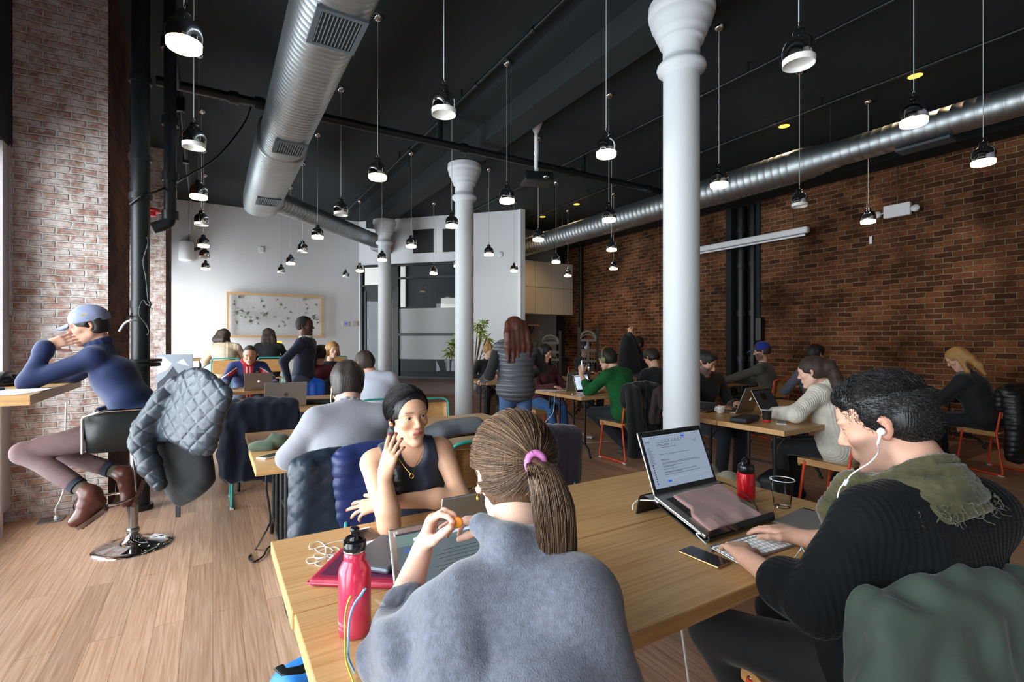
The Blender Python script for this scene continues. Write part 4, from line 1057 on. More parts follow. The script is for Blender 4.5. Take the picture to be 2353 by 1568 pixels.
# ================================================================ people
def skinmat(name, col, sub='#c0503a'):
    return M(name, col, .5, attr=True, var=.05, vscale=60, bump=.05, bscale=350, sss=.12, spec=.4)
def V3(p): return Vector(p)
def ik(A, B, a, b, hint):
    d = (B-A); L = d.length; L2 = min(L, (a+b)*.998)
    x = (a*a-b*b+L2*L2)/(2*L2); h = math.sqrt(max(a*a-x*x, 0)); n = d.normalized()
    hv = Vector(hint); hv = hv-n*hv.dot(n); hv.normalize()
    return A+n*x+hv*h
def hand(S, w, d, n, side, curl=(.35,.4,.45,.5), spread=.08, sc=1.0, thumb=(.6,.35), k=.006, thumbdir=None, nails=None):
    """w wrist, d pointing direction, n palm normal; side +1: thumb lies towards cross(n,d)*side"""
    w = V3(w); d = V3(d).normalized(); n = V3(n); n = (n-d*n.dot(d)).normalized(); s = n.cross(d)*side  # towards the thumb
    tips = []
    S.cap(w-d*.01*sc, w+d*.03*sc, .0215*sc, .022*sc, k*2)
    fl = (.074,.082,.077,.060); base = (.088,.092,.088,.080); off = (.027,.009,-.010,-.028); rr = (.0088,.009,.0086,.0076)
    for i in range(4):
        kn = w+d*base[i]*sc+s*off[i]*sc
        S.cap(w+d*.012*sc+s*off[i]*.55*sc, kn, .0145*sc, .0112*sc, k*2.2)
        fd = (d+s*spread*(1.3-.9*i)).normalized(); ax = fd.cross(n).normalized()
        p = kn; ang = 0; seg = (fl[i]*.46, fl[i]*.30, fl[i]*.24); r = rr[i]*sc
        for j in range(3):
            ang += curl[i]*(.9 if j == 0 else 1.15 if j == 1 else .7)
            q = p+(fd*math.cos(ang)+n*math.sin(ang))*seg[j]*sc
            S.cap(p, q, r*(1-.09*j), r*(1-.09*(j+1)), k*.55); p = q
        tips.append((p, (fd*math.cos(ang)+n*math.sin(ang)), -(n*math.cos(ang)-fd*math.sin(ang))))
    b = w+d*.022*sc+s*.018*sc
    t1 = V3(thumbdir).normalized() if thumbdir is not None else (d*math.cos(thumb[0])+s*math.sin(thumb[0])+n*.35).normalized()
    p1 = b+t1*.040*sc; t2 = (t1*.8+d*.45-n*0+n*thumb[1]*.3).normalized(); p2 = p1+t2*.032*sc; t3 = (t2+d*.2+n*thumb[1]*.3).normalized(); p3 = p2+t3*.026*sc
    S.cap(b, p1, .0155*sc, .0125*sc, k*2.2); S.cap(p1, p2, .0108*sc, .0100*sc, k); S.cap(p2, p3, .0100*sc, .0086*sc, k)
    tips.append((p3, t3, (s*.8-n*.2).normalized()))
    return tips
def head_rot(heading, pitch=0, roll=0):
    """heading clockwise from +Y, pitch positive looks down, roll positive tilts to the person's right"""
    return rotz(-math.radians(heading))@rotx(-math.radians(pitch))@roty(math.radians(roll))
EYEZ = [.0052,.0040]
def head_sdf(S, H, R, s=1.0, fem=False, eyes=True, ears=True, nose=1.0, fine=True):
    H = V3(H); P = lambda x,y,z: H+R@Vector((x*s,y*s,z*s)); Rm = np.array(R)
    e = lambda c,r,k=.02,sub=False: S.ell(P(*c), [q*s for q in r], Rm, k*s, sub)
    j = .88 if fem else 1.0
    e((0,-.012,.038),(.0765,.097,.084)); e((0,.030,.030),(.066,.066,.07)); e((0,.028,-.030),(.060*j,.060,.074))
    S.cap(P(-.048*j,-.002,-.052),P(-.012,.066,-.102),.020*s,.015*s,.03*s); S.cap(P(.048*j,-.002,-.052),P(.012,.066,-.102),.020*s,.015*s,.03*s)
    e((0,.077,-.100),(.020*j,.017,.014),.016)
    for x in (-1,1):
        e((x*.042,.058,-.018),(.021,.022,.018),.02)
        e((x*.032,.082,.031),(.022,.010,.008 if not fem else .006),.012)
    if fine:
        for x in (-1,1): e((x*.031,.097,.010),(.014,.012,.011),.012,True)
        for x in (-1,1): e((x*.031,.0765,.0095),(.0150,.0135,.0125),.005)
        if eyes:
            for x in (-1,1): e((x*.0315,.091,.0095),(.0132,.012,EYEZ[0] if fem else EYEZ[1]),.002,True)
    n = nose
    S.cap(P(0,.086,.016),P(0,.108*n-.0*n,-.020),.0068*s,.0095*s,.012*s); e((0,.104*n,-.026),(.0105,.012,.009),.008)
    if fine:
        for x in (-1,1): e((x*.0115,.095,-.029),(.0065,.010,.006),.005)
        for x in (-1,1): e((x*.006,.105,-.0355),(.0035,.005,.003),.002,True)
    # mouth
    e((0,.0825,-.060),(.027,.014,.020),.014)
    if fine:
        lw = .0054 if fem else .0045
        S.cap(P(-.018,.0885,-.0570),P(0,.0945,-.0540),.0028*s,lw*.75*s,.004*s); S.cap(P(.018,.0885,-.0570),P(0,.0945,-.0540),.0028*s,lw*.75*s,.004*s)
        S.cap(P(-.014,.0888,-.0625),P(.014,.0888,-.0625),.0042*s,.0042*s,.004*s); e((0,.0910,-.0635),(.014,.0062,lw*.95),.004)
        S.cap(P(-.022,.101,-.0590),P(.022,.101,-.0590),.0022*s,.0022*s,.0015*s,True) if False else None
        e((0,.0945,-.079),(.018,.008,.006),.008,True)
    if ears:
        for x in (-1,1):
            Re = np.array(R@rotz(-x*.35)@rotx(.15)); c = P(x*.079,-.012,.0)
            S.ell(c,[.0055*s,.017*s,.030*s],Re,.006*s); S.ell(P(x*.0835,-.006,.002),[.006*s,.010*s,.017*s],Re,.004*s,True)
            S.ell(P(x*.074,-.004,-.021),[.005*s,.008*s,.009*s],Re,.004*s)
    return P
def local(V, H, R, s=1.0): return (V-np.array(H))@np.array(R)/s
def face_cols(V, H, R, s, base, lips=None, brow=None, stub=0, fem=False, blush=.15, paint_eyes=False):
    L = local(V, H, R, s); x, y, z = L[:,0], L[:,1], L[:,2]; C = np.tile(np.array(rgb(base)), (len(V),1)); ax = np.abs(x)
    near = (np.abs(x) < .12)&(np.abs(z) < .16)&(np.abs(y) < .15)
    front = sstep(y, .045, .07)*near
    def mixc(m, col):
        m = (m*near)[:,None]; C[:] = C*(1-m)+np.array(rgb(col))*m
    if blush:
        m = np.exp(-((ax-.045)**2+(z+.022)**2)/.0006)*front*blush; mixc(m, '#c96a58'); 
        m = np.exp(-((ax)**2+(z+.026)**2)/.00025)*front*blush*.8; mixc(m, '#c96a58')
        m = sstep(np.abs(x), .074,.08)*np.exp(-(z**2)/.002)*.3; mixc(m, '#c8604e')
    if stub:
        m = sstep(-z-.022*(1-sstep(ax,.025,.045)), .004, .028)*sstep(y, -.02, .01)*(1-sstep(-z,.12,.14))*stub; m = np.maximum(m, np.exp(-(ax/.03)**2-((z+.043)/.008)**2)*front*stub); mixc(m, '#3c3431')
    if lips:
        m = np.clip(1.25-((x/.0235)**2+((z+.0585)/(.0086 if fem else .0075))**2), 0, 1)*3; mixc(np.clip(m,0,1)*front, lips)
        m = np.exp(-((z+.0590+.4*x*x*20*.02)/.0011)**2)*(ax < .022)*front*.75; mixc(m, '#5a2c28')
    if brow:
        bz = .0330+.0028*np.sin(np.clip((ax-.012)/.04,0,1)*PI*.8); th = .0028 if fem else .0044
        m = np.exp(-((z-bz)/th)**4)*sstep(ax,.010,.016)*(1-sstep(ax,.044,.052))*front*(.65 if fem else .85); mixc(m, brow)
    if paint_eyes:
        m = np.exp(-((ax-.031)/.012)**4-((z-.010)/.0042)**4)*front*.85; mixc(m, '#2a1a16')
    else:
        m = np.exp(-(((np.sqrt(((ax-.0315)/.0135)**2+((z-.0095)/.0056)**2))-1)/.22)**2)*front*(z > .0085)*.8; mixc(m, '#2c1c1a')
    return C
def add_eyes(t, H, R, s, iris='#2a1710', look=(0,0)):
    for x in (-1,1):
        mb = MB(); c = V3(H)+R@Vector((x*.0312*s,.0745*s,.0095*s)); Q = R@rotz(-math.radians(look[0]))@rotx(-math.radians(look[1]))@rotx(-PI/2)
        r = .0125*s; prof = [(r*math.sin(a), r*math.cos(a)) for a in np.linspace(PI,0,17)]
        mb.lathe(prof, c, 20, 0, R=Q)
        ir = [(.0058*s*q, math.sqrt((r*1.012)**2-(.0058*s*q)**2)) for q in (1,.75,.5)]; mb.lathe(ir, c, 20, 1, R=Q)
        pu = [(.0029*s*q, math.sqrt((r*1.02)**2-(.0029*s*q)**2)) for q in (1,.5,0)]; mb.lathe(pu, c, 16, 2, R=Q)
        mb.build('eye', [M('eye_white','#d8d2cc',.15,spec=.6), M('iris_'+iris[1:],iris,.15,spec=.7), M('pupil','#050505',.1,spec=.8)], t)
def strands(name, paths, rad, mat, parent, cols=None, taper=.25):
    """paths: (N,K,3) array -> triangular hair tubes in one mesh"""
    Pn = np.asarray(paths, np.float32); N, K, _ = Pn.shape
    T = np.gradient(Pn, axis=1); T /= np.linalg.norm(T, axis=2, keepdims=True)+1e-9
    ref = np.array([.31,.55,.77], np.float32); U = np.cross(T, ref); U /= np.linalg.norm(U, axis=2, keepdims=True)+1e-9; W = np.cross(T, U)
    pr = np.linspace(0,1,K); rr = (rad*(1-(1-taper)*pr**2)).astype(np.float32)[None,:,None]
    vs = []
    for j in range(3):
        a = 2*PI*j/3; vs.append(Pn+(U*math.cos(a)+W*math.sin(a))*rr)
    Vt = np.stack(vs, 2).reshape(-1,3)
    base = (np.arange(N)[:,None]*K+np.arange(K-1)[None,:])*3
    q = []
    for j in range(3):
        l = (j+1)%3; q.append(np.stack([base+j, base+l, base+3+l, base+3+j], -1))
    Q = np.concatenate([x.reshape(-1,4) for x in q])
    me = bpy.data.meshes.new(name); me.vertices.add(len(Vt)); me.vertices.foreach_set('co', Vt.ravel())
    me.loops.add(Q.size); me.loops.foreach_set('vertex_index', Q.astype(np.int32).ravel()); me.polygons.add(len(Q)); me.polygons.foreach_set('loop_start', np.arange(0,Q.size,4,dtype=np.int32)); me.polygons.foreach_set('use_smooth', np.ones(len(Q),bool)); me.update(calc_edges=True)
    if cols is not None: setcol(me, np.repeat(cols, K*3, axis=0))
    return me if parent is None and mat is None else meshobj(name, me, mat, parent)
def join_meshes(name, mes):
    bm = bmesh.new()
    for m in mes: bm.from_mesh(m)
    me = bpy.data.meshes.new(name); bm.to_mesh(me); bm.free()
    for p in me.polygons: p.use_smooth = True
    return me
def hairmat(name, col, rough=.5, attr=False, freq=1.0):
    if name in MATS: return MATS[name]
    m = M(name, col, rough, attr=attr, spec=.5); nt = m.node_tree; b = nt.nodes['Principled BSDF']
    tc = nn(nt,'ShaderNodeTexCoord'); mp = nn(nt,'ShaderNodeMapping'); mp.inputs['Scale'].default_value = (260*freq,260*freq,22*freq); nt.links.new(tc.outputs['Object'], mp.inputs[0])
    n = nn(nt,'ShaderNodeTexNoise'); n.inputs['Scale'].default_value = 1; n.inputs['Detail'].default_value = 3; nt.links.new(mp.outputs[0], n.inputs['Vector'])
    bp = nn(nt,'ShaderNodeBump'); bp.inputs['Strength'].default_value = .7; bp.inputs['Distance'].default_value = .004; nt.links.new(n.outputs['Fac'], bp.inputs['Height']); nt.links.new(bp.outputs[0], b.inputs['Normal'])
    if not attr:
        c = rgb(col); mx = nn(nt,'ShaderNodeMix', data_type='RGBA'); mx.inputs[6].default_value = (*[x*.6 for x in c],1); mx.inputs[7].default_value = (*[min(1,x*1.5+.004) for x in c],1)
        nt.links.new(n.outputs['Fac'], mx.inputs[0]); nt.links.new(mx.outputs[2], b.inputs['Base Color'])
    return m
nz_fold = make_noise(22, 12, 1, (1,1,.6)); nz_fine = make_noise(60, 12, 2); nz_hair = make_noise(130, 16, 3, (1,1,.12)); nz_lump = make_noise(45, 12, 9)
def folds(amp, f=nz_fold, f2=nz_fine): return lambda P: amp*f(P)+amp*.3*f2(P)
class Person:
    def __init__(p, label, pos, heading, seat=.45, sc=1.0, lean=8, stand=False, turn=0, group=None, head=None, look=None, pitch=10, roll=0, knees=None, feet=None, side_lean=0, hunch=1.0, sw=.185):
        p.label = label; p.pos = Vector((pos[0],pos[1],0)); p.h = heading; p.sc = sc
        a = math.radians(heading); p.f = Vector((math.sin(a),math.cos(a),0)); p.r = Vector((math.cos(a),-math.sin(a),0)); p.up = Vector((0,0,1))
        L = math.radians(lean); z0 = (.93*sc if stand else seat+.095)
        p.pel = p.W(0,0,z0)
        def fw(ang, l): return p.f*math.sin(ang)*l*sc+p.up*math.cos(ang)*l*sc+p.r*side_lean*l*sc
        p.waist = p.pel+fw(L*.6,.16); p.chest = p.waist+fw(L,.20); p.neck = p.chest+fw(L*1.25*hunch,.145)
        p.head = V3(head) if head is not None else p.neck+fw(L*1.25*hunch,.085)+p.f*.035*sc+p.up*.07*sc
        p.hd = heading if look is None else look; p.R = head_rot(p.hd, pitch, roll)
        tw = math.radians(turn); p.sr = (p.r*math.cos(tw)+p.f*math.sin(tw)).normalized()
        p.sw = sw*sc; sho = p.chest+fw(L*1.2*hunch,.085)
        p.shL = sho-p.sr*p.sw; p.shR = sho+p.sr*p.sw
        p.stand = stand
        if stand:
            p.kn = [p.W(x*.10,.03,.50*sc) for x in (-1,1)]; p.an = [p.W(x*.11,-.02,.08) for x in (-1,1)]
        else:
            p.kn = [p.W(x*.12,.44*sc,seat+.05) for x in (-1,1)]; p.an = [p.W(x*.12,.40*sc,.09) for x in (-1,1)]
        if knees: p.kn = [V3(q) for q in knees]
        if feet: p.an = [V3(q) for q in feet]
        p.hp = [p.pel+p.r*x*.09*sc for x in (-1,1)]
        p.arms = {}; p.root = None
    def W(p, x, y, z): return p.pos+p.r*x+p.f*y+Vector((0,0,z))
    def arm(p, side, wrist, d, n=(0,0,-1), elbow=None, hint=None, curl=(.3,.35,.4,.45), spread=.06, thumb=(.6,.35), thumbdir=None):
        """side -1 left, +1 right; wrist/elbow in world coordinates"""
        sh = p.shL if side < 0 else p.shR; w = V3(wrist)
        el = V3(elbow) if elbow is not None else ik(sh, w, .29*p.sc, .255*p.sc, hint if hint is not None else (p.sr*side*.6-p.up*1.0-p.f*.2))
        p.arms[side] = dict(sh=sh, el=el, w=w, d=V3(d), n=V3(n), curl=curl, spread=spread, thumb=thumb, td=thumbdir)
    def torso(p, S, o=0, bulk=0, k=.05, low=True, sho=True, neckup=0, female=False):
        """o: offset of a garment over the body"""
        s = p.sc; Rm = np.array(Matrix((p.sr, p.up.cross(p.sr), p.up)).transposed())
        up = (p.neck-p.chest).normalized(); Rc = np.array(Matrix((p.sr, up.cross(p.sr), up)).transposed())
        up2 = (p.chest-p.pel).normalized(); Rw = np.array(Matrix((p.sr, up2.cross(p.sr).normalized(), up2)).transposed())
        S.ell(p.pel+p.up*.02, [(.165+o+bulk)*s,(.125+o+bulk)*s,(.13+o)*s], Rm, k)
        S.ell(p.waist, [(.145+o+bulk)*s,(.11+o+bulk)*s,(.15+o)*s], Rw, k)
        S.ell(p.chest-up*.02*s, [(.168+o+bulk*.6)*s,(.115+o+bulk*.5)*s,(.16+o)*s], Rc, k)
        if female: 
            for x in (-1,1): S.ell(p.chest+p.sr*x*.065*s+p.sr.cross(up)*-.085*s-up*.02*s, [(.055+o)*s]*3, None, .04)
        m = (p.shL+p.shR)/2
        S.cap(p.shL+(m-p.shL)*.12, p.shR+(m-p.shR)*.12, (.055+o)*s, (.055+o)*s, k)
        for sh in (p.shL,p.shR): S.cap(p.neck-up*.02*s, sh+(m-sh)*.2+up*.012*s, (.045+o)*s, (.040+o)*s, k)
    def sleeves(p, S, o=.012, upto=1.0, k=.03, cuff=0, rfore=1.0):
        s = p.sc
        for sd,a in p.arms.items():
            S.cap(a['sh'], a['el'], (.050+o)*s, (.041+o)*s, k); e = a['el'].lerp(a['w'], min(1,upto))
            if upto > 0: S.cap(a['el'], e, (.041+o)*s, (.041+(.028-.041)*upto+o*rfore)*s, k)
            if cuff: S.cap(e-(e-a['el']).normalized()*.03, e, (.034+o+cuff)*s, (.034+o+cuff)*s, .006)
    def trousers(p, S, o=.012, k=.04, upto=1.0):
        s = p.sc
        S.ell(p.pel, [(.165+o)*s,(.125+o)*s,(.12+o)*s], np.array(Matrix((p.r,p.f,p.up)).transposed()), k)
        for i in (0,1):
            S.cap(p.hp[i], p.kn[i], (.078+o)*s, (.056+o)*s, k); S.cap(p.kn[i], p.kn[i].lerp(p.an[i],upto), (.054+o)*s, (.038+o*1.3)*s, .02)
    def build(p, skin, shirt, pants, hair, skinmat_, res=.008, hres=None, face={}, fem=False, eyes=None, fine=None, shirt_o=.014, sleeve=1.0, cuff=0, shirt_name='sweater', shirt_fold=.004, shirt_res=None,
              pants_name='trousers', shoes=None, collar=None, bulk=0, torso_extra=None, body_extra=None, neck_r=.05, shirt_fn=None, pants_res=None, nails=None, shirt_cut=None, rfore=1.0, nose=1.0, cutlow=None, hairkw={}, no_legs=False, shirt_cols=None):
        t = thing('person', p.label, 'person', p.pos); p.root = t; s = p.sc; fine = fine if fine is not None else res <= .006
        S = Sdf(); p.torso(S, -.006); S.chain([p.neck-(p.head-p.neck).normalized()*.03, p.neck.lerp(p.head,.35)+p.R@Vector((0,-.012*s,0)), p.head+p.R@Vector((0,-.018*s,-.03*s))], [neck_r*1.15*s,neck_r*s,neck_r*s], .03)
        head_sdf(S, p.head, p.R, s, fem, eyes is not None, fine=fine, nose=nose)
        tips = []
        for sd,a in p.arms.items():
            S.cap(a['sh'], a['el'], .047*s, .038*s, .03); fo = a['el'].lerp(a['w'],.3)
            S.cap(a['el'], fo, .039*s, .041*s, .02); S.cap(fo, a['w'], .041*s, .0245*s, .02)
            tips += hand(S, a['w'], a['d'], a['n'], -sd, a['curl'], a['spread'], s*(.93 if fem else 1.0), a['thumb'], thumbdir=a['td'])
        if not no_legs:
            for i in (0,1):
                S.cap(p.hp[i], p.kn[i], .07*s, .05*s, .03); S.cap(p.kn[i], p.an[i], .05*s, .034*s, .02)
        if body_extra: body_extra(S)
        me, V = S.mesh('body', res)
        C = face_cols(V, p.head, p.R, s, skin, fem=fem, paint_eyes=eyes is None, **face)
        # knuckle redness and painted nails
        for (q,d_,up_) in tips:
            D = V-np.array(q-d_*.004); r2 = (D**2).sum(1); m = np.exp(-r2/.00014)*.22; C[:] = C*(1-m[:,None])+np.array(rgb('#c9705c'))*m[:,None]
            if nails: 
                c = q+d_*.001+up_*.006; D = V-np.array(c); m = sstep(-np.sqrt((D**2).sum(1)), -.0078, -.0058); C[:] = C*(1-m[:,None])+np.array(rgb(nails))*m[:,None]
        setcol(me, C); meshobj('body', me, skinmat_, t)
        if eyes is not None: add_eyes(t, p.head, p.R, s, **eyes)
        if shirt is not None:
            S = Sdf(); p.torso(S, shirt_o, bulk, female=fem)
            if sleeve > 0: p.sleeves(S, shirt_o*.8, sleeve, cuff=cuff, rfore=rfore)
            if torso_extra: torso_extra(S)
            if shirt_cut: shirt_cut(S)
            if shirt_fold: S.disp(shirt_fn or folds(shirt_fold))
            me, V = S.mesh(shirt_name, shirt_res or res*1.2)
            if shirt_cols is not None: setcol(me, shirt_cols(V, p))
            meshobj(shirt_name, me, shirt, t)
        if collar:
            mb = MB(); c = p.neck+(p.head-p.neck)*.12; up = (p.head-p.neck).normalized(); u = p.sr; w_ = up.cross(u)
            S = Sdf(); ring = [c+u*math.cos(a)*(neck_r+.014)*s+w_*math.sin(a)*(neck_r+.014)*s-w_*.0 for a in np.linspace(0,2*PI,15)]
            S.chain(ring, [collar[1]]*15, .01); 
            if len(collar) > 2: S.chain([q+up*collar[2] for q in ring], [collar[1]*.9]*15, .01)
            me, V = S.mesh('collar', min(res,.006)); meshobj('collar', me, collar[0], t)
        if pants is not None:
            S = Sdf(); p.trousers(S); S.disp(folds(.005)); me, V = S.mesh(pants_name, pants_res or max(.012,res)); meshobj(pants_name, me, pants, t)
            if shoes:
                for i in (0,1):
                    S = Sdf(); a = p.an[i]; S.chain([a+p.up*.02, a-p.up*.03-p.f*.02, a-p.up*.05+p.f*.06, a-p.up*.055+p.f*.15], [.042,.045,.04,.032], .02)
                    me, V = S.mesh('shoe', max(.008,res)); meshobj('shoe', me, shoes, t)
        if hair: p.hair(hair[0], hair[1], hres or res, **hairkw)
        return t
    def hair(p, style, mat, res, extra=None, wide=1.0, hl=0, amp=None, vol=.012, cut=True, hairline=.07, nape=-.055, name='hair'):
        s = p.sc; H = p.head; R = p.R; P = lambda x,y,z: H+R@Vector((x*s,y*s,z*s)); Rm = np.array(R); S = Sdf(); v = vol
        S.ell(P(0,-.014,.040), [(.0765+v)*s,(.097+v)*s,(.086+v)*s], Rm, .01*s)
        S.ell(P(0,-.035,-.005), [(.068+v*.8)*s,(.068+v)*s,(.07+v)*s], Rm, .03*s)
        if style in ('short','fade','buzz'):
            S.ell(P(0,.05,.085), [.055*s,.045*s,.03*s], Rm, .03*s) if style == 'short' else None
        if cut:
            S.ell(P(0,.115,-.005+hl*.5), [.083*s,.078*s,(.085+hl*.5)*s], Rm, .008*s, True)
            for x in (-1,1): S.ell(P(x*.09,.045,-.035), [.05*s,.062*s,.045*s], Rm, .008*s, True)
            for x in (-1,1): S.ell(P(x*.088,-.012,-.008), [.016*s,.026*s,.036*s], Rm, .006*s, True)
            S.box(P(0,-.02,nape-.1), [.12*s,.2*s,.1*s], Rm, .01, .012*s, True)
        def tail(pts, rs, k=.03): S.chain([P(*q) for q in pts], [r*s for r in rs], k*s)
        if style == 'bun': S.ell(P(0,-.05,.14), [.045*s]*3, Rm, .02*s)
        if style == 'pony': tail([(0,-.10,.05),(0,-.135,.03),(.01,-.15,-.05),(.01,-.14,-.15),(.01,-.13,-.22)],[.03,.034,.036,.03,.014])
        if style == 'long':
            Lh = extra or .28
            for x in (-.06,-.03,0,.03,.06): tail([(x*wide,-.06,.06),(x*1.25*wide,-.095,-.05),(x*1.4*wide,-.11,-.05-Lh*.45),(x*1.35*wide,-.105,-.05-Lh)],[.04,.04,.034,.018])
            for x in (-1,1): tail([(x*.07,-.01,.05),(x*.088,-.015,-.04),(x*.095,.0,-.05-Lh*.5),(x*.085,.0,-.03-Lh*.8)],[.022,.022,.022,.012])
        if callable(extra): extra(S, P, s)
        amp = amp if amp is not None else (.0045 if style != 'buzz' else .0008)
        S.disp(lambda Q: amp*nz_hair(Q)+(.005 if style == 'short' else .5*amp)*nz_lump(Q))
        me, V = S.mesh(name, res); return meshobj(name, me, mat, p.root)
sk_light = skinmat('skin_light','#e0b49c'); 
Rv = Vector((FY,-FX,0)); Fv = Vector((FX,FY,0)); Zv = Vector((0,0,1))
def tubeobj(name, pts, r, mat, parent=None, n=8, closed=False, flat=None):
    mb = MB(); mb.tube(pts, r, n, closed=closed, flat=flat); return mb.build(name, mat, parent)
# ---------------- woman in the tank top -------------------------------------------------
p = Person('woman in a dark tank top facing the camera with one hand raised',(.74,2.12),180,lean=14,head=(.675,1.93,1.112),look=176,pitch=2,roll=6,sc=.93)
p.shL = Vector((.835,1.955,.955)); p.shR = Vector((.545,1.995,.925)); p.sr = (p.shR-p.shL).normalized(); p.neck = Vector((.695,1.985,.995)); p.chest = Vector((.70,2.01,.86)); p.waist = Vector((.72,2.08,.72))
w1 = PD(884,1096,1.70)
p.arm(1, w1, Zv*.93+Rv*.22+Fv*.05, Rv*.45+Fv*.85, elbow=(.515,1.665,.79), curl=(.10,.16,.26,.36), spread=.10, thumb=(.5,.6))
p.arm(-1, (.55,1.86,.805), -Rv*.95-Zv*.22, -Zv*.6+Fv*.55, elbow=(.845,1.80,.795), curl=(.25,.15,.3,.5), spread=.22, thumb=(.9,.2))
def cut(S):
    u = p.sr; c = (p.shL+p.shR)/2
    f = Vector((-.03,-1,0)).normalized()
    S.cap(c+f*.17+Zv*.15, c+f*.135+Zv*-.085, .066, .058, .012, True)
    S.cap(c+f*.02+Zv*.16, c+f*.12-Zv*.02, .066, .055, .012, True)
    for s_,q in ((-1,p.shL),(1,p.shR)): S.ell(q+u*s_*.028+Zv*.01, [.075,.13,.098], np.array(Matrix((u,Zv.cross(u),Zv)).transposed()), .012, True)
m_navy = M('navy_jersey','#252c3e',.6,bump=.1,bscale=200,sheen=.2)
hair_blk = hairmat('hair_black','#131114',.38)
def braid(S,P,s):
    S.chain([P(0,-.09,-.03),P(.03,-.085,-.075),P(.07,-.05,-.11)],[.034*s,.030*s,.026*s],.02)
    a = P(.07,-.05,-.11); pts = [a, Vector((.618,1.93,.95)), Vector((.612,1.875,.90)), Vector((.612,1.86,.84)), Vector((.615,1.85,.79))]
    sp = spline(pts,5); S.chain(sp,[.021+.004*math.sin(i*2.2)-.0004*i for i in range(len(sp))],.006)
t = p.build('#d2a284', m_navy, None, ('tied', hair_blk), skinmat('skin_1','#c'+'0'*5) if 0 else sk_light, res=.0031, hres=.0035, fem=True, eyes=dict(iris='#24140f',look=(-4,0)), fine=True,
   face=dict(lips='#b4645c',brow='#2a1c17',fem=None) if 0 else dict(lips='#b76a62',brow='#2a1b16'), shirt_o=.006, sleeve=0, shirt_name='tank_top', shirt_fold=.0012, shirt_cut=cut, neck_r=.047, nails='#9c1526', no_legs=True, nose=.985,
   hairkw=dict(extra=braid, vol=.009, hl=.016, amp=.0012), shirt_res=.004)
PA = p
S_ = Sdf(); S_.cap((.64,2.12,.55),(.66,1.8,.53),.085,.065,.03); S_.cap((.82,2.12,.55),(.80,1.8,.53),.085,.065,.03); S_.cap((.66,1.8,.53),(.66,1.75,.12),.06,.04); S_.cap((.80,1.8,.53),(.80,1.75,.12),.06,.04); S_.ell((.73,2.13,.55),[.17,.13,.12]); S_.disp(folds(.004))
me,V = S_.mesh('jeans',.012); meshobj('jeans', me, M('blue_jeans','#5b6a86',.8,bump=.3,bscale=200), t)
m_gold = M('gold','#d9a441',.18,1)
nk = p.neck; pts = [nk+Vector((-.052,-.00,.03)), nk+Vector((-.05,-.04,-.0)), nk+Vector((-.02,-.085,-.065)), nk+Vector((0,-.1,-.10)), nk+Vector((.022,-.085,-.06)), nk+Vector((.05,-.04,.0)), nk+Vector((.052,0,.03))]
pts = [PD(u,v,d) for u,v,d in ((915,1052,1.955),(924,1066,1.90),(935,1080,1.86),(946,1089,1.845),(953,1076,1.86),(963,1056,1.89),(972,1036,1.93))]
nl = thing('necklace','thin gold necklace with a round pendant on the woman in the tank top','necklace',pts[3]); tubeobj('chain', spline(pts,6), .0011, m_gold, nl, 6)
tubeobj('pendant_ring', [pts[3]+Rv*.0075*math.cos(a)+Zv*(.0085*math.sin(a)-.0085)-Fv*.002 for a in np.linspace(0,2*PI,19)[:-1]], .0018, m_gold, nl, 6, closed=True)
# ---------------- woman in the grey shawl --------------------------------------------------
p = Person('woman with a ponytail and grey wool shawl seen from behind at the front table',(.42,.52),0,lean=16,head=(.548,.905,1.128),look=15,pitch=14,roll=0,sc=.97)
p.shL = Vector((.378,.80,.935)); p.shR = Vector((.548,.672,.965)); p.sr = (p.shR-p.shL).normalized(); p.neck = Vector((.505,.815,1.01)); p.chest = Vector((.455,.68,.80)); p.waist = Vector((.44,.60,.70))
wL = PD(969,1268,1.15)
p.arm(-1, wL, Zv*.85+Rv*.28+Fv*.05, Rv*.85-Zv*.15-Fv*.15, elbow=(.305,1.0,.79), curl=(.75,.8,.85,.9), spread=.03, thumbdir=Rv*.75+Zv*.45-Fv*.35)
p.arm(1, PD(1150,1203,1.22), -Rv*.9+Zv*.05+Fv*.1, -Zv*.75-Fv*.25, elbow=(.62,.86,.80), curl=(.2,.3,.4,.5), spread=.06, thumbdir=-Rv*.8-Zv*.5)
m_shawl = M('grey_wool','#5c5f6b',.98,var=.2,vscale=90,bump=.5,bscale=330,sheen=.5)
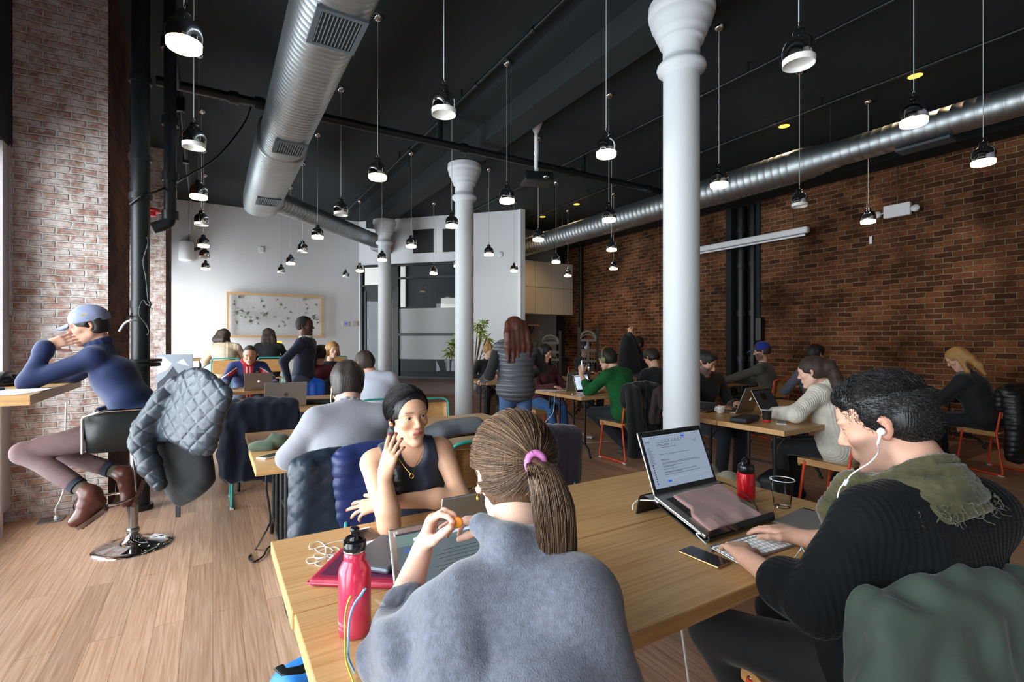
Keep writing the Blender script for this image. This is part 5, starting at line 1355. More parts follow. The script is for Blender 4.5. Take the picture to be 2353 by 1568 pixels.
def shawl(S):
    el = Vector((.305,1.0,.79)); er = Vector((.62,.86,.80))
    S.chain([p.shL, p.shL.lerp(el,.5)+Vector((-.01,-.02,.0)), el+Vector((.0,-.01,.0))],[.060,.062,.060],.05)
    S.cap(el+Vector((.01,-.06,.0)), el+Vector((.05,.03,.065)), .055,.045,.04)
    S.chain([p.shR, p.shR.lerp(er,.5)+Vector((.0,-.02,0)), er],[.060,.064,.066],.05)
    # drape between arms and back
    rows = []
    for f in np.linspace(0,1,6):
        a = p.shL.lerp(el+Vector((-.03,-.09,-.10)), f); b = p.shL.lerp(Vector((.30,.50,.62)), f); rows.append([a.lerp(b,g)+Vector((-.01,-.03,0))*math.sin(g*PI) for g in np.linspace(0,1,6)])
    S.sheet(rows,.028,.04)
    rows = []
    for f in np.linspace(0,1,6):
        a = p.shR.lerp(er+Vector((.03,-.03,-.10)), f); b = p.shR.lerp(Vector((.54,.44,.60)), f); rows.append([a.lerp(b,g) for g in np.linspace(0,1,6)])
    S.sheet(rows,.03,.04)
    S.chain([p.neck+Vector((-.065,.03,.055)),p.neck+Vector((-.045,-.045,.045)),p.neck+Vector((.03,-.06,.03)),p.neck+Vector((.075,-.01,.015))],[.022,.026,.028,.026],.03)
    S.ell((.445,.62,.68),[.17,.14,.24],None,.06)
def sh_fold(P):
    a = P@np.array([.55,-.2,.8]); d_ = 5*nz_fold(P)
    r = np.exp(-((P-np.array([.30,.92,.86]))**2).sum(1)/.02)
    return .003*nz_fold(P*.6)+.012*r*np.sin(P@np.array([60,-30,25])+d_*.6)*1.0
p.build('#e6bba6', m_shawl, M('black_jeans','#15171b',.8), None, sk_light, res=.0036, fem=True, eyes=None, fine=True, face=dict(lips='#b76a62',brow='#6b4a35',blush=.3), shirt_o=.014, bulk=.01, sleeve=0, shirt_name='shawl', shirt_fold=.004, shirt_fn=sh_fold, torso_extra=shawl, shirt_res=.006, neck_r=.046, no_legs=False)
t = p.root; s = p.sc; H = p.head; R = p.R; P_ = lambda x,y,z: H+R@Vector((x*s,y*s,z*s))
# strand hair drawn back to the tie
m_hs = hairmat('hair_blonde_brown','#6b4c34',.45,attr=True)
rs = np.random.RandomState(4)
def strandhair(H, R, s, tie, N=5200, tail=None, cen=(0,-.014,.040), rad=(.088,.108,.098), cols=('#4f3b2e','#715640','#97775a'), r0=.0011, front=.62, low=-.86):
    Rm = np.array(R); tl = np.array(tie); td = (tl-np.array(cen))/np.array(rad); td /= np.linalg.norm(td); P = []; cl = []; K = 14
    cc = [np.array(rgb(c)) for c in cols]
    while len(P) < N:
        v = rs.normal(size=3); v /= np.linalg.norm(v)
        if v[1] > front-.25*max(0,v[2]-.4) and v[2] < .66: continue     # face
        if v[1] > .70: continue
        if v[2] < low: continue
        if v[2] < -.1 and v[1] > .12: continue
        if abs(v[0]) > .82 and -.42 < v[2] < -.08 and v[1] > -.3 : continue  # ears
        dot = float(v@td); om = math.acos(np.clip(dot,-1,1)); lift = 1+rs.uniform(0,.045)+.03*rs.rand()
        w = rs.normal(size=3)*.03; path = []
        for k in range(K):
            f = k/(K-1); q = (math.sin((1-f)*om)*v+math.sin(f*om)*td)/max(math.sin(om),1e-4); q = q+w*math.sin(f*PI)
            path.append(np.array(cen)+q*np.array(rad)*(lift-(lift-1)*f**3)*(1-.0*f)+(tl-(np.array(cen)+td*np.array(rad)))*f**4)
        pa_ = np.array(path)
        if ((pa_[:,1] > .045)&(pa_[:,2] < .078)&(np.abs(pa_[:,0]) < .078)).any(): continue
        P.append(path); st = .5+.5*math.sin(v[0]*23+v[2]*17+rs.rand()*2); h = np.clip(.12+.45*st*rs.rand()+.5*rs.rand()**2+.15*(v[0] < .1)+.1*v[2],0,1)
        cl.append(cc[0]*(1-h)+cc[1]*h if h < .6 else cc[1]*(1-(h-.6)/.4)+cc[2]*(h-.6)/.4)
    if tail:
        tp = [np.array(q) for q in spline(tail['pts'],4)]; tp = [np.array(q) for q in tp]; KT = len(tp)
        ws = tail['w']
        for i in range(tail['n']):
            a = rs.uniform(0,6.28); rr = math.sqrt(rs.rand()); ph = rs.uniform(0,6.28); path = []; stop = rs.uniform(.82,1.0)
            for k in range(K):
                f = k/(K-1)*stop; x = f*(KT-1); i0 = min(int(x),KT-2); q = tp[i0]*(1-(x-i0))+tp[i0+1]*(x-i0)
                wd = np.interp(f,[0,.12,.45,.8,1],ws)*rr; path.append(q+np.array([math.cos(a)*wd+.003*math.sin(f*7+ph), math.sin(a)*wd*.6+.003*math.cos(f*6+ph), 0]))
            P.append(path); h = np.clip(.05+.75*rs.rand()**1.3,0,1); cl.append(cc[0]*(1-h)+cc[1]*h if h < .6 else cc[1]*(1-(h-.6)/.4)+cc[2]*(h-.6)/.4)
    A = np.array(P)*s; A = A@Rm.T+np.array(H)
    return A, np.array(cl)
tie = (.012,-.128,.030)
A2, c2_ = strandhair(PA.head, PA.R, PA.sc, (.02,-.10,-.045), 4200, cols=('#0c0a0c','#191619','#2a2527'), rad=(.0855,.106,.095), front=.50)
meshobj('hair', strands('hair', A2, .0009, None, None, c2_), hairmat('hair_black_strands','#131114',.4,attr=True), PA.root)
A, cl = strandhair(H, R, s, tie, 10500, tail=dict(pts=[Vector(tie),Vector((.014,-.165,.015)),Vector((.022,-.178,-.04)),Vector((.03,-.165,-.11)),Vector((.035,-.145,-.165)),Vector((.03,-.13,-.205))], w=[.012,.026,.040,.034,.010], n=3400), r0=.0011)
hm = strands('hair', A, .00085, None, None, cl)
S = Sdf(); Rm = np.array(R); S.ell(P_(0,-.014,.040),[.086*s,.106*s,.096*s],Rm,.01); S.ell(P_(0,-.040,-.018),[.062*s,.052*s,.066*s],Rm,.03); S.chain([P_(*q) for q in (tie,(.014,-.160,.010),(.022,-.172,-.04),(.03,-.16,-.11),(.033,-.145,-.155))],[.010,.016,.024,.022,.010],.01)
S.ell(P_(0,.115,-.005),[.083*s,.078*s,.085*s],Rm,.008,True)
for x in (-1,1): S.ell(P_(x*.09,.045,-.035),[.05*s,.062*s,.045*s],Rm,.008,True); S.ell(P_(x*.088,-.012,-.008),[.018*s,.028*s,.036*s],Rm,.006,True)
S.box(P_(0,-.02,-.178),[.12,.2,.1],Rm,.01,.012,True); S.disp(lambda Q: .0025*nz_hair(Q))
me2,V2 = S.mesh('hair',.005); setcol(me2, np.tile(np.array(rgb('#5a4230')),(len(V2),1)))
me = join_meshes('hair',[hm,me2]); meshobj('hair', me, m_hs, t)
a_ = [P_(.012+.017*math.cos(q),-.131-.004*math.sin(q)*0,.028+.019*math.sin(q)) for q in np.linspace(0,2*PI,18)[:-1]]
tubeobj('hair_tie', a_, .0075, M('pink_fabric','#d77fc0',.8,bump=.2,bscale=300), t, closed=True)
for k in range(2):
    c = wL.lerp(Vector((.305,1.0,.79)),.52+.035*k); ax = (wL-Vector((.305,1.0,.79))).normalized(); u_ = ax.orthogonal().normalized(); v_ = ax.cross(u_)
    o = tubeobj('bracelet', [c+u_*math.cos(q)*.036+v_*math.sin(q)*.036 for q in np.linspace(0,2*PI,25)[:-1]], .0028, m_gold, t, closed=True)
o = tubeobj('earring', [P_(-.084+.0*q,-.012+.005*math.cos(q),-.036+.006*math.sin(q)) for q in np.linspace(0,2*PI,15)[:-1]], .0013, m_gold, t, closed=True)
# orange slice held between thumb and index
mb = MB(); c = wL+Zv*.075+Rv*.085-Fv*.02; R5 = Matrix((Rv,Zv,-Fv)).transposed()
mb.lathe([(0,.005),(.009,.005),(.0125,.0025),(.0125,-.0025),(.009,-.005),(0,-.005)], c, 20, R=R5); tag(mb.build('orange_slice', M('orange_peel','#d9882c',.5)),'small orange segment held by the woman in the grey shawl','fruit')

# ---------------- man in the black sweater ---------------------------------------------------
p = Person('man in a green scarf and black sweater, typing with white earphones in',(1.53,.60),8,seat=.45,lean=10,head=(1.505,.605,1.20),look=-12,pitch=20,roll=-2,sc=1.04,
   knees=((1.36,1.02,.50),(1.66,.98,.50)), feet=((1.50,.86,.10),(1.74,.95,.10)))
p.shL = Vector((1.315,.565,.985)); p.shR = Vector((1.645,.455,.985)); p.sr = (p.shR-p.shL).normalized(); p.neck = Vector((1.50,.525,1.055)); p.chest = Vector((1.50,.535,.86)); p.waist = Vector((1.51,.56,.70))
wl = PZ(1722,1288,.79); fl_ = PZ(1655,1222,.785); wr = PZ(1848,1238,.79); fr_ = PZ(1738,1210,.785)
p.arm(-1, wl, (fl_-wl)+Zv*.012, Vector((0,0,-1)), elbow=(1.205,.625,.80), curl=(.30,.34,.34,.36), spread=.10, thumbdir=(fl_-wl).normalized()*.75+Rv*.55-Zv*.15)
p.arm(1, wr, (fr_-wr)+Zv*.012, Vector((0,0,-1)), elbow=(1.76,.64,.82), curl=(.26,.30,.34,.36), spread=.08, thumbdir=(fr_-wr).normalized()*.6-Rv*.55-Fv*.4)
m_blk = knit('black_rib_knit','#131517',420,ang=.3,strength=.7,var=.1)
m_pants = M('black_trousers','#14171a',.85,bump=.25,bscale=260,sheen=.2)
def swx(S):
    e = Vector((1.205,.625,.80)); w_ = wl
    S.cap(e+(w_-e)*.28, e+(w_-e)*.42, .062,.060,.02)
    S.ell((1.52,.58,.62),[.18,.14,.14],None,.05); S.cap((1.40,.52,.93),(1.30,.60,.86),.09,.07,.06)
p.build('#cf9f88', m_blk, m_pants, None, skinmat('skin_2','#d5a489'), res=.0038, eyes=dict(iris='#3a2a1e',look=(0,-24)), fine=True, face=dict(lips='#b07468',brow='#1d1714',stub=.5), shirt_o=.024, bulk=.010, sleeve=.40, cuff=.006, shirt_name='sweater', shirt_fold=.006, shirt_res=.006, neck_r=.056, torso_extra=swx, pants_res=.009, shoes=M('black_shoe','#16171a',.5), nose=1.0)
t = p.root; s = p.sc; H = p.head; R = p.R; P_ = lambda x,y,z: H+R@Vector((x*s,y*s,z*s)); Rm = np.array(R)
m_hb = hairmat('hair_dark_strands','#100e0e',.36,attr=True)
# scalp layer then short strands combed forward
S = Sdf(); S.ell(P_(0,-.014,.044),[.081*s,.102*s,.090*s],Rm,.01); S.ell(P_(0,.050,.086),[.052*s,.042*s,.026*s],Rm,.03); S.ell(P_(0,-.045,-.008),[.069*s,.064*s,.062*s],Rm,.03)
S.ell(P_(0,.118,-.005),[.083*s,.072*s,.086*s],Rm,.008,True)
for x in (-1,1): S.ell(P_(x*.09,.052,-.045),[.05*s,.055*s,.045*s],Rm,.008,True); S.ell(P_(x*.088,-.014,-.006),[.018*s,.024*s,.036*s],Rm,.006,True)
S.box(P_(0,-.02,-.155),[.12,.2,.1],Rm,.01,.012,True); S.disp(lambda Q: .003*nz_hair(Q)+.004*nz_lump(Q))
me2,V2 = S.mesh('hair',.005); setcol(me2, np.tile(np.array(rgb('#0e0c0d')),(len(V2),1)))
L = (V2-np.array(H))@Rm/s; N = 12000; idx = rs.randint(0,len(L),N); paths = []; cl = []
nrm = np.zeros((len(me2.vertices),3),np.float32); me2.vertices.foreach_get('normal', nrm.ravel()) if 0 else None
for i in idx:
    q = L[i]; n_ = (q-np.array([0,-.02,.02])); n_ /= np.linalg.norm(n_); top = q[2] > .07
    flow = np.array([.15*np.sign(q[0])*(not top),(-.5 if q[1] > .03 else .6) if top else -.95,.25 if top else -.55]); flow += rs.normal(size=3)*.25; flow -= n_*(flow@n_)*.8; flow /= np.linalg.norm(flow)
    ln = (rs.uniform(.014,.024) if q[1] < .05 else rs.uniform(.008,.014)) if top else rs.uniform(.008,.014)*(1 if q[2] > .03 else .6); st = q-n_*.002
    paths.append([st+flow*ln*f+n_*ln*.42*math.sin(f*1.7) for f in (0,.25,.5,.75,1)]); h = rs.rand()**3; cl.append(np.array(rgb('#0c0b0c'))*(1-h)+np.array(rgb('#4a4444'))*h*.6)
A = np.array(paths)*s@Rm.T+np.array(H); hm = strands('hair', A, .0009, None, None, np.array(cl), .2)
meshobj('hair', join_meshes('hair',[hm,me2]), m_hb, t)
for (fx,wv,nm) in ((wl,fl_,'ring'),(wr,fr_,'ring')):
    d_ = (wv-fx).normalized(); s_ = Vector((0,0,-1)).cross(d_)*(1 if fx is wl else -1)
    i = 1 if fx is wl else 3; c = fx+d_*(.088+.022)*s+s_*(.009 if fx is wl else -.028)*s-Zv*.006
    tubeobj('ring', [c+s_*math.cos(q)*.0105+Zv*math.sin(q)*.0105 for q in np.linspace(0,2*PI,17)[:-1]], .0028, m_chrome, t, closed=True)
# scarf
m_scarf = M('olive_scarf','#4a462e',.95,var=.35,vscale=9,bump=.9,bscale=70,sheen=.3,stretch=(1,1,4))
S = Sdf(); c = Vector((1.50,.545,1.065)); 
def ringp(a, ra, dz, k=1): return c+Vector((math.cos(a)*ra*1.05, math.sin(a)*ra, dz-.035*math.sin(a)))
for j,(ra,dz,th) in enumerate(((.078,.040,.012),(.090,.024,.014),(.100,.004,.015),(.112,-.020,.016),(.124,-.046,.017),(.131,-.072,.014),(.098,-.05,.026),(.072,.0,.028))):
    S.chain([ringp(a,ra,dz+.008*math.sin(2*a+j)) for a in np.linspace(0,2*PI,25)],[th]*25,.002)
S.chain([Vector((1.42,.64,1.04)),Vector((1.375,.665,.98)),Vector((1.375,.665,.90)),Vector((1.39,.66,.83))],[.045,.038,.030,.022],.02); S.cap((1.45,.64,1.02),(1.40,.63,.94),.04,.03,.02)
nzs = make_noise(95,14,21,(.35,.35,1.2)); cN = np.array(c); S.disp(lambda Q: .0030*nzs(Q)+.004*nz_lump(Q)+.0018*np.sin(np.sqrt(((Q[:,:2]-cN[:2])**2).sum(1))*520-Q[:,2]*180+3.5*nz_fold(Q)+1.5*nz_lump(Q)))
me,V = S.mesh('scarf',.0045)
fr = []
for i in range(150):
    a = rs.uniform(1.8,5.4); b = ringp(a,.145,-.06+rs.uniform(-.01,.03)); 
    if i < 60: b = Vector((1.385,.665,.83+rs.uniform(-.01,.2)))+Vector((rs.uniform(-.035,.03),rs.uniform(-.02,.02),0))
    q = [np.array(b)]; d_ = np.array([math.cos(a)*.5,math.sin(a)*.5,-.6])+rs.normal(size=3)*.3
    for k in range(6): d_ = d_+rs.normal(size=3)*.45+np.array([0,0,-.12]); d_ /= np.linalg.norm(d_); q.append(q[-1]+d_*.006)
    fr.append(q)
fm = strands('fringe', np.array(fr), .0016, None, None, None, .6)
o = meshobj('scarf', join_meshes('scarf',[me,fm]), m_scarf, t)
# earphones: bud in the ear, cable to the laptop
m_wht = M('white_plastic','#eceef0',.3,coat=.2)
e = P_(-.0865,-.004,-.006); t2 = thing('earphones','white wired earphones worn by the man in the black sweater','earphones',e)
mb = MB(); mb.lathe([(0,.010),(.006,.009),(.0095,.004),(.009,-.003),(.005,-.008),(0,-.009)], e, 16, R=roty(-1.2)); mb.tube([e+Vector((-.004,0,-.002)),e+Vector((-.006,.006,-.032))],.0032,8); mb.build('earbud', m_wht, t2)
pts = [e+Vector((-.006,.006,-.03)),PD(2018,1040,1.17),PD(2000,1062,1.16),PD(1975,1078,1.17),PD(1955,1092,1.18),PD(1944,1108,1.19),PD(1932,1120,1.2),PD(1925,1140,1.2),PD(1928,1158,1.2),PD(1938,1168,1.2),PD(1932,1182,1.22),PD(1936,1172,1.2),PD(1948,1148,1.19),PD(1955,1130,1.2)]
mb = MB(); mb.tube(spline(pts,7),.0017,6)
pts = [PD(1932,1182,1.22),PD(1925,1215,1.24),PD(1905,1250,1.27),PD(1885,1268,1.30),PD(1862,1277,1.33),PD(1848,1268,1.36),PD(1843,1257,1.38),PD(1838,1266,1.37),PZ(1820,1288,.753),PZ(1796,1297,.753)]
mb.tube(spline(pts,7),.0017,6); mb.tube([PD(1946,1104,1.187),PD(1941,1114,1.193)],.0045,8); mb.build('cable', m_wht, t2)

# ---------------- man in the cap by the window ---------------------------------------------------
p = Person('man in a grey cap and navy shirt on the bar stool by the window',(-.42,4.30),-90,seat=.74,lean=24,head=(-.725,4.40,1.512),look=-96,pitch=12,roll=0,sc=1.02,
   knees=((-1.03,4.32,.70),(-1.0,4.52,.70)), feet=((-.70,4.10,.47),(-.56,4.30,.52)))
p.shL = Vector((-.69,4.28,1.295)); p.shR = Vector((-.68,4.60,1.295)); p.sr = (p.shR-p.shL).normalized(); p.neck = Vector((-.665,4.42,1.375)); p.chest = Vector((-.585,4.40,1.16)); p.waist = Vector((-.48,4.34,.98))
p.pel = Vector((-.40,4.30,.835)); p.hp = [p.pel+Vector((0,-.09,0)),p.pel+Vector((0,.09,0))]
p.arm(-1, (-.93,4.335,1.385), (.93,.05,.34), (.25,.95,.0), elbow=(-1.0,4.28,1.155), curl=(.14,.18,.22,.26), spread=.07, thumb=(.8,.2))
p.arm(1, (-1.13,4.74,1.15), (-.9,.25,-.1), (0,0,-1), elbow=(-.86,4.70,1.17), curl=(.3,.35,.4,.45))
m_nsh = M('navy_shirt','#15254f',.75,bump=.12,bscale=240,sheen=.25,var=.12)
m_brn = M('mauve_trousers','#695253',.85,bump=.3,bscale=260,var=.1,vscale=20)
t = p.build('#dba98f', m_nsh, None, ('fade', hairmat('hair_darkbrown','#1f1815',.4)), skinmat('skin_3','#d5a489'), res=.0048, eyes=None, face=dict(lips='#b07468',brow='#2b211d',stub=.1), shirt_o=.016, bulk=.008, sleeve=.93, cuff=.008, shirt_name='shirt', shirt_fold=.0065, shirt_res=.007, shoes=None, collar=(m_nsh,.016,.018), neck_r=.052)
S = Sdf(); p.trousers(S, .010, .03, .80); S.disp(folds(.006)); me,V = S.mesh('trousers',.008); meshobj('trousers', me, m_brn, t)
m_boot = M('brown_boot','#5b3229',.35,bump=.3,bscale=60,var=.2,vscale=20); m_sock = M('grey_sock','#5a564a',.95,bump=.3,bscale=200); m_sole = M('boot_sole','#6a5046',.8)
for i,(an,toe,heel) in enumerate(((Vector((-.70,4.10,.47)),PD(172,1200,3.10),Vector((-.62,4.09,.365))),(Vector((-.56,4.30,.52)),Vector((-.50,4.24,.31)),Vector((-.46,4.32,.44))))):
    kn = p.kn[i]; ax = (an-kn).normalized()
    mb = MB(); q = an-ax*.06; mb.tube([q-ax*.02,q+ax*.02],.052,20); mb.build('cuff', M('navy_cuff','#262b3a',.85), t)
    S = Sdf(); S.chain([an-ax*.03,an+ax*.05],[.043,.046],.02); me,V = S.mesh('sock',.006); meshobj('sock', me, m_sock, t)
    S = Sdf(); mid = an+ax*.05; ball = heel.lerp(toe,.68)
    S.chain([an+ax*.01,mid],[.047,.048],.02); S.chain([mid,heel+ (mid-heel)*.25],[.047,.042],.03); S.chain([mid+ax*.01,(mid+ball)/2,ball,toe],[.046,.044,.042,.034],.03); S.cap(heel+(mid-heel)*.2,ball,.036,.040,.03)
    S.disp(lambda P: .0016*nz_fine(P)); me,V = S.mesh('boot',.006); b = meshobj('boot', me, m_boot, t)
    dn = ((toe-heel).normalized()).cross(Vector((0,1,0))).normalized(); 
    if dn.dot(mid-heel) > 0: dn = -dn
    mb = MB(); a0 = heel+dn*.030; a1 = toe+dn*.030; D_ = (a1-a0).normalized(); sd = D_.cross(dn)
    ol = [(-.03,.02),(0,.036),(.08,.038),(.16,.046),(.21,.038),(.235,.015),(.235,-.015),(.21,-.038),(.16,-.046),(.08,-.038),(0,-.036),(-.03,-.02)]
    Ls = (a1-a0).length/.21; top = [a0+D_*x*Ls+sd*y for x,y in ol]; bot = [q+dn*.022 for q in top]; nn_ = len(ol)
    mb.add(top+bot,[tuple(range(nn_)),tuple(range(2*nn_-1,nn_-1,-1))]+[(k,(k+1)%nn_,nn_+(k+1)%nn_,nn_+k) for k in range(nn_)])
    for k in range(8): mb.box(a0+D_*(.0+.028*k)*Ls+dn*.026,(.014,.075,.010),Matrix((D_,sd,dn)).transposed())
    mb.build('sole', m_sole, b)
    mb = MB()
    fr0 = an+ax*.02; fd = (toe-heel).normalized()
    for k in range(5): c = fr0+ax*.014*k+fd*(.045+.004*k); mb.tube([c+sd*.018,c+fd*.003,c-sd*.018],.0022,5)
    for w_ in (-1,1): mb.tube(spline([fr0+fd*.05,fr0+fd*.075+sd*.02*w_-Zv*.03,fr0+fd*.07+sd*.01*w_-Zv*.07],5),.0022,5)
    mb.build('laces', M('lace_brown','#3a221b',.7), b)
# cap
s = p.sc; H = p.head; R = p.R; P_ = lambda x,y,z: H+R@Vector((x*s,y*s,z*s)); Rm = np.array(R)
m_cap = M('grey_cap','#7f87a3',.85,bump=.3,bscale=180,var=.18,vscale=18)
S = Sdf(); S.ell(P_(0,-.016,.052),[.092*s,.112*s,.096*s],Rm,.01); S.box(P_(0,0,-.075),[.15,.2,.105],Rm,.01,.006,True); S.ell(P_(0,-.016,.03),[.082*s,.102*s,.09*s],Rm,.004,True); S.disp(lambda Q:.002*nz_lump(Q)); me,V = S.mesh('cap',.0045)
c_ = meshobj('cap', me, m_cap, t)
mb = MB(); R2 = R@rotx(-.22); vs = []; 
for j in range(6):
    f = j/5
    for i in range(13):
        a = (i/12-.5)*PI*.96; vs.append(P_(0,0,0)+R2@Vector((math.sin(a)*(.074+.006*f)*s, (.075+.012+ .085*f*math.cos(a)**.7)*s if abs(math.cos(a))>.02 else .08*s, (.060-.018*math.sin(a)**2-.008*f)*s)))
n_ = len(vs); fs = [(j*13+i,j*13+i+1,(j+1)*13+i+1,(j+1)*13+i) for j in range(5) for i in range(12)]
vs2 = [v-R2@Vector((0,0,.004)) for v in vs]; fs += [tuple(reversed([k+n_ for k in f])) for f in fs]
mb.add(vs+vs2, fs+[(65+i,65+i+n_,66+i+n_,66+i) for i in range(12)], 0, True); mb.build('visor', m_cap, c_)
mb = MB(); mb.box(P_(-.083,.0,.075),(.006,.035,.02),R); mb.build('badge', M('cap_badge','#b9a46a',.6), c_)
# watch
e_, w_ = Vector((-1.0,4.28,1.155)), Vector((-.93,4.335,1.385)); ax = (w_-e_).normalized(); c = w_-ax*.012; u_ = ax.orthogonal().normalized(); v_ = ax.cross(u_)
tubeobj('watch_strap', [c+u_*math.cos(q)*.031+v_*math.sin(q)*.031 for q in np.linspace(0,2*PI,21)[:-1]], .006, m_nickel, t, closed=True)
mb = MB(); mb.lathe([(0,.012),(.017,.011),(.02,.006),(.02,-.004),(0,-.004)], c+Vector((.0,-.032,0)), 20, R=rotx(PI/2)); mb.build('watch_face', m_chrome, t)
tubeobj('lanyard', spline([p.neck+Vector((.05,-.01,.035)),p.neck+Vector((.02,-.075,.02)),p.neck+Vector((-.035,-.085,-.03)),p.neck+Vector((-.075,-.06,-.08))],6), .005, M('lanyard_green','#6d7a3a',.7), t, flat=.3)

# ---------------- man in the grey sweater ---------------------------------------------------
p = Person('man in a light grey sweater seen from behind at the table with the green beanie',(.62,2.72),0,lean=14,head=(.655,2.90,1.158),look=16,pitch=14,sc=1.04)
p.shL = Vector((.455,2.76,.985)); p.shR = Vector((.80,2.73,.985)); p.sr = (p.shR-p.shL).normalized(); p.neck = Vector((.64,2.80,1.045)); p.chest = Vector((.63,2.74,.86)); p.waist = Vector((.62,2.70,.70))
p.arm(-1, (.50,3.08,.785), (.3,.9,0), (0,0,-1), elbow=(.345,2.835,.80), curl=(.3,.35,.4,.45))
p.arm(1, (.76,3.10,.785), (-.3,.9,0), (0,0,-1), elbow=(.93,2.86,.80), curl=(.3,.35,.4,.45))
m_gsw = M('light_grey_jersey','#85858d',.9,var=.1,vscale=120,bump=.25,bscale=300,sheen=.3,stretch=(1,1,5))
def gx(S): S.cap((.46,2.76,.95),(.35,2.83,.80),.072,.062,.03); S.cap((.80,2.74,.95),(.92,2.85,.80),.072,.062,.03); S.ell((.63,2.70,.72),[.20,.16,.2],None,.05); S.ell((.63,2.70,.88),[.19,.13,.15],None,.05)
p.build('#dcb09c', m_gsw, M('dark_jeans','#2a3040',.85), ('short', hairmat('hair_brown','#2e2622',.4)), skinmat('skin_4','#d5a489'), res=.005, eyes=None, face=dict(blush=.3,stub=.1,brow='#2b211d'), shirt_o=.02, bulk=.012, sleeve=.95, shirt_name='sweater', shirt_fold=.008, shirt_res=.0065, neck_r=.056, collar=(m_gsw,.007), shoes=M('black_shoe','#16171a',.5), hres=.0045, hairkw=dict(vol=.015,nape=-.06))
tubeobj('ear_wire', [p.head+Vector((-.085,-.0,-.02)),p.head+Vector((-.09,.0,-.06)),p.head+Vector((-.08,.03,-.12))], .002, m_wht, p.root)
# ================================================================ people further back
SK = {}
def skm(i): return sk_light
def rest(p, z=.775, y=.36, w=.10, L=True, Rr=True, el=None):
    s = p.sc
    for sd,on in ((-1,L),(1,Rr)):
        if on:
            wq = p.W(sd*w, y, z+.012); p.arm(sd, wq, p.f-p.r*sd*.25, (0,0,-1), hint=p.r*sd*.9-p.up*.7-p.f*.1, curl=(.3,.35,.4,.45))
def head_at(u, v_top, x, y): # head centre from its crown pixel at the given plan position
    d = x*FX+y*FY; return Vector((x,y,CAMZ+(CY-v_top)/FPX*d-.132))
m_hbr = hairmat('hair_brown_far','#33251d',.55); m_hdk = hairmat('hair_black_far','#15120f',.55); m_hbl = hairmat('hair_blonde','#a67c48',.5); m_hau = hairmat('hair_auburn','#4a2417',.45)
m_shoe = M('black_shoe','#16171a',.5)
def cl(name, col, **k): return M(name, col, .85, bump=.25, bscale=240, sheen=.2, **k)
m_dpants = cl('dark_trousers','#1d2128'); m_jeans = cl('blue_denim','#3f5c86',var=.15)
# standing man
p = Person('tall man in a navy jumper standing among the tables, facing right',(.99,6.80),118,stand=True,sc=1.0,lean=4,head=(1.01,6.80,1.60),look=112,pitch=2,feet=((.93,6.74,.08),(1.02,6.93,.08)))
p.arm(-1,(1.12,7.02,.93),(.5,-.1,-.8),(0,-1,0),hint=(.2,.6,-.5)); p.arm(1,(.80,6.66,.92),(.15,-.1,-1),(.4,.6,0),hint=(-.9,-.3,0),curl=(.8,.9,.9,.9))
p.build('#5b3a2b', cl('navy_wool','#1a2135'), cl('slate_trousers','#3d4656'), ('buzz', hairmat('hair_buzz','#1a1412',.8)), sk_light, res=.0065, face=dict(brow='#1a120f',lips='#6b3a34',blush=0), shirt_name='jumper', shoes=m_shoe, collar=(M('white_cotton','#e8e8ea',.8),.010,.012), hairkw=dict(vol=.004), shirt_fold=.005, neck_r=.058)
# man with the red hood
p = Person('man in a blue sports jacket over a red hoodie, looking down at the silver laptop',(.44,8.30),180,lean=10,head=(.46,8.12,1.205),look=186,pitch=22,sc=1.08)
p.arm(-1,(.75,7.80,.79),(-.2,-1,0),(0,0,-1)); p.arm(1,(.14,7.72,.79),(-.25,-1,-.05),(0,0,-1),curl=(.4,.5,.6,.7))
m_trk = M('track_jacket','#fff',.55,attr=True,bump=.1,bscale=150,sheen=.2)
def trk(V,p):
    C = np.tile(np.array(rgb('#1c2f66')),(len(V),1)); D = V-np.array(p.chest); x = D@np.array(p.sr); z = D[:,2]; f = D@np.array(p.f)
    m = (np.abs(x) < .055+.08*np.clip(z+.02,0,.3))&(f > .02); C[m] = rgb('#c01f2c')
    m = (np.abs(x) < .055)&(f > .02)&(np.abs(np.abs(x)-.022) < .006); C[m] = rgb('#e8dede')
    a = (np.abs(x) > .15)&(np.abs(z-.03) < .045)&(np.abs(z-.03+(np.abs(x)-.2)*.7) < .030); C[a] = rgb('#c01f2c'); a = (np.abs(x) > .15)&(np.abs(z-.03+(np.abs(x)-.2)*.7-.028) < .006); C[a] = rgb('#e8e8e8')
    m = (np.abs(x+.115) < .020)&(np.abs(z-.01) < .026)&(f > .03); C[m] = rgb('#d8a83a'); m = (np.abs(x+.115) < .010)&(np.abs(z-.01) < .012)&(f > .03); C[m] = rgb('#8a2030'); return C
m_redh = cl('red_hood','#b31c28')
p.build('#cf9d80', m_trk, m_dpants, ('buzz', hairmat('hair_buzz2','#3a3632',.8)), sk_light, res=.0065, face=dict(brow='#241c18',lips='#a86458'), shirt_name='jacket', shirt_cols=trk, collar=(m_redh,.024,.02), hairkw=dict(vol=.002), shirt_fold=.006, neck_r=.06, bulk=.02, shirt_o=.02, shoes=m_shoe)
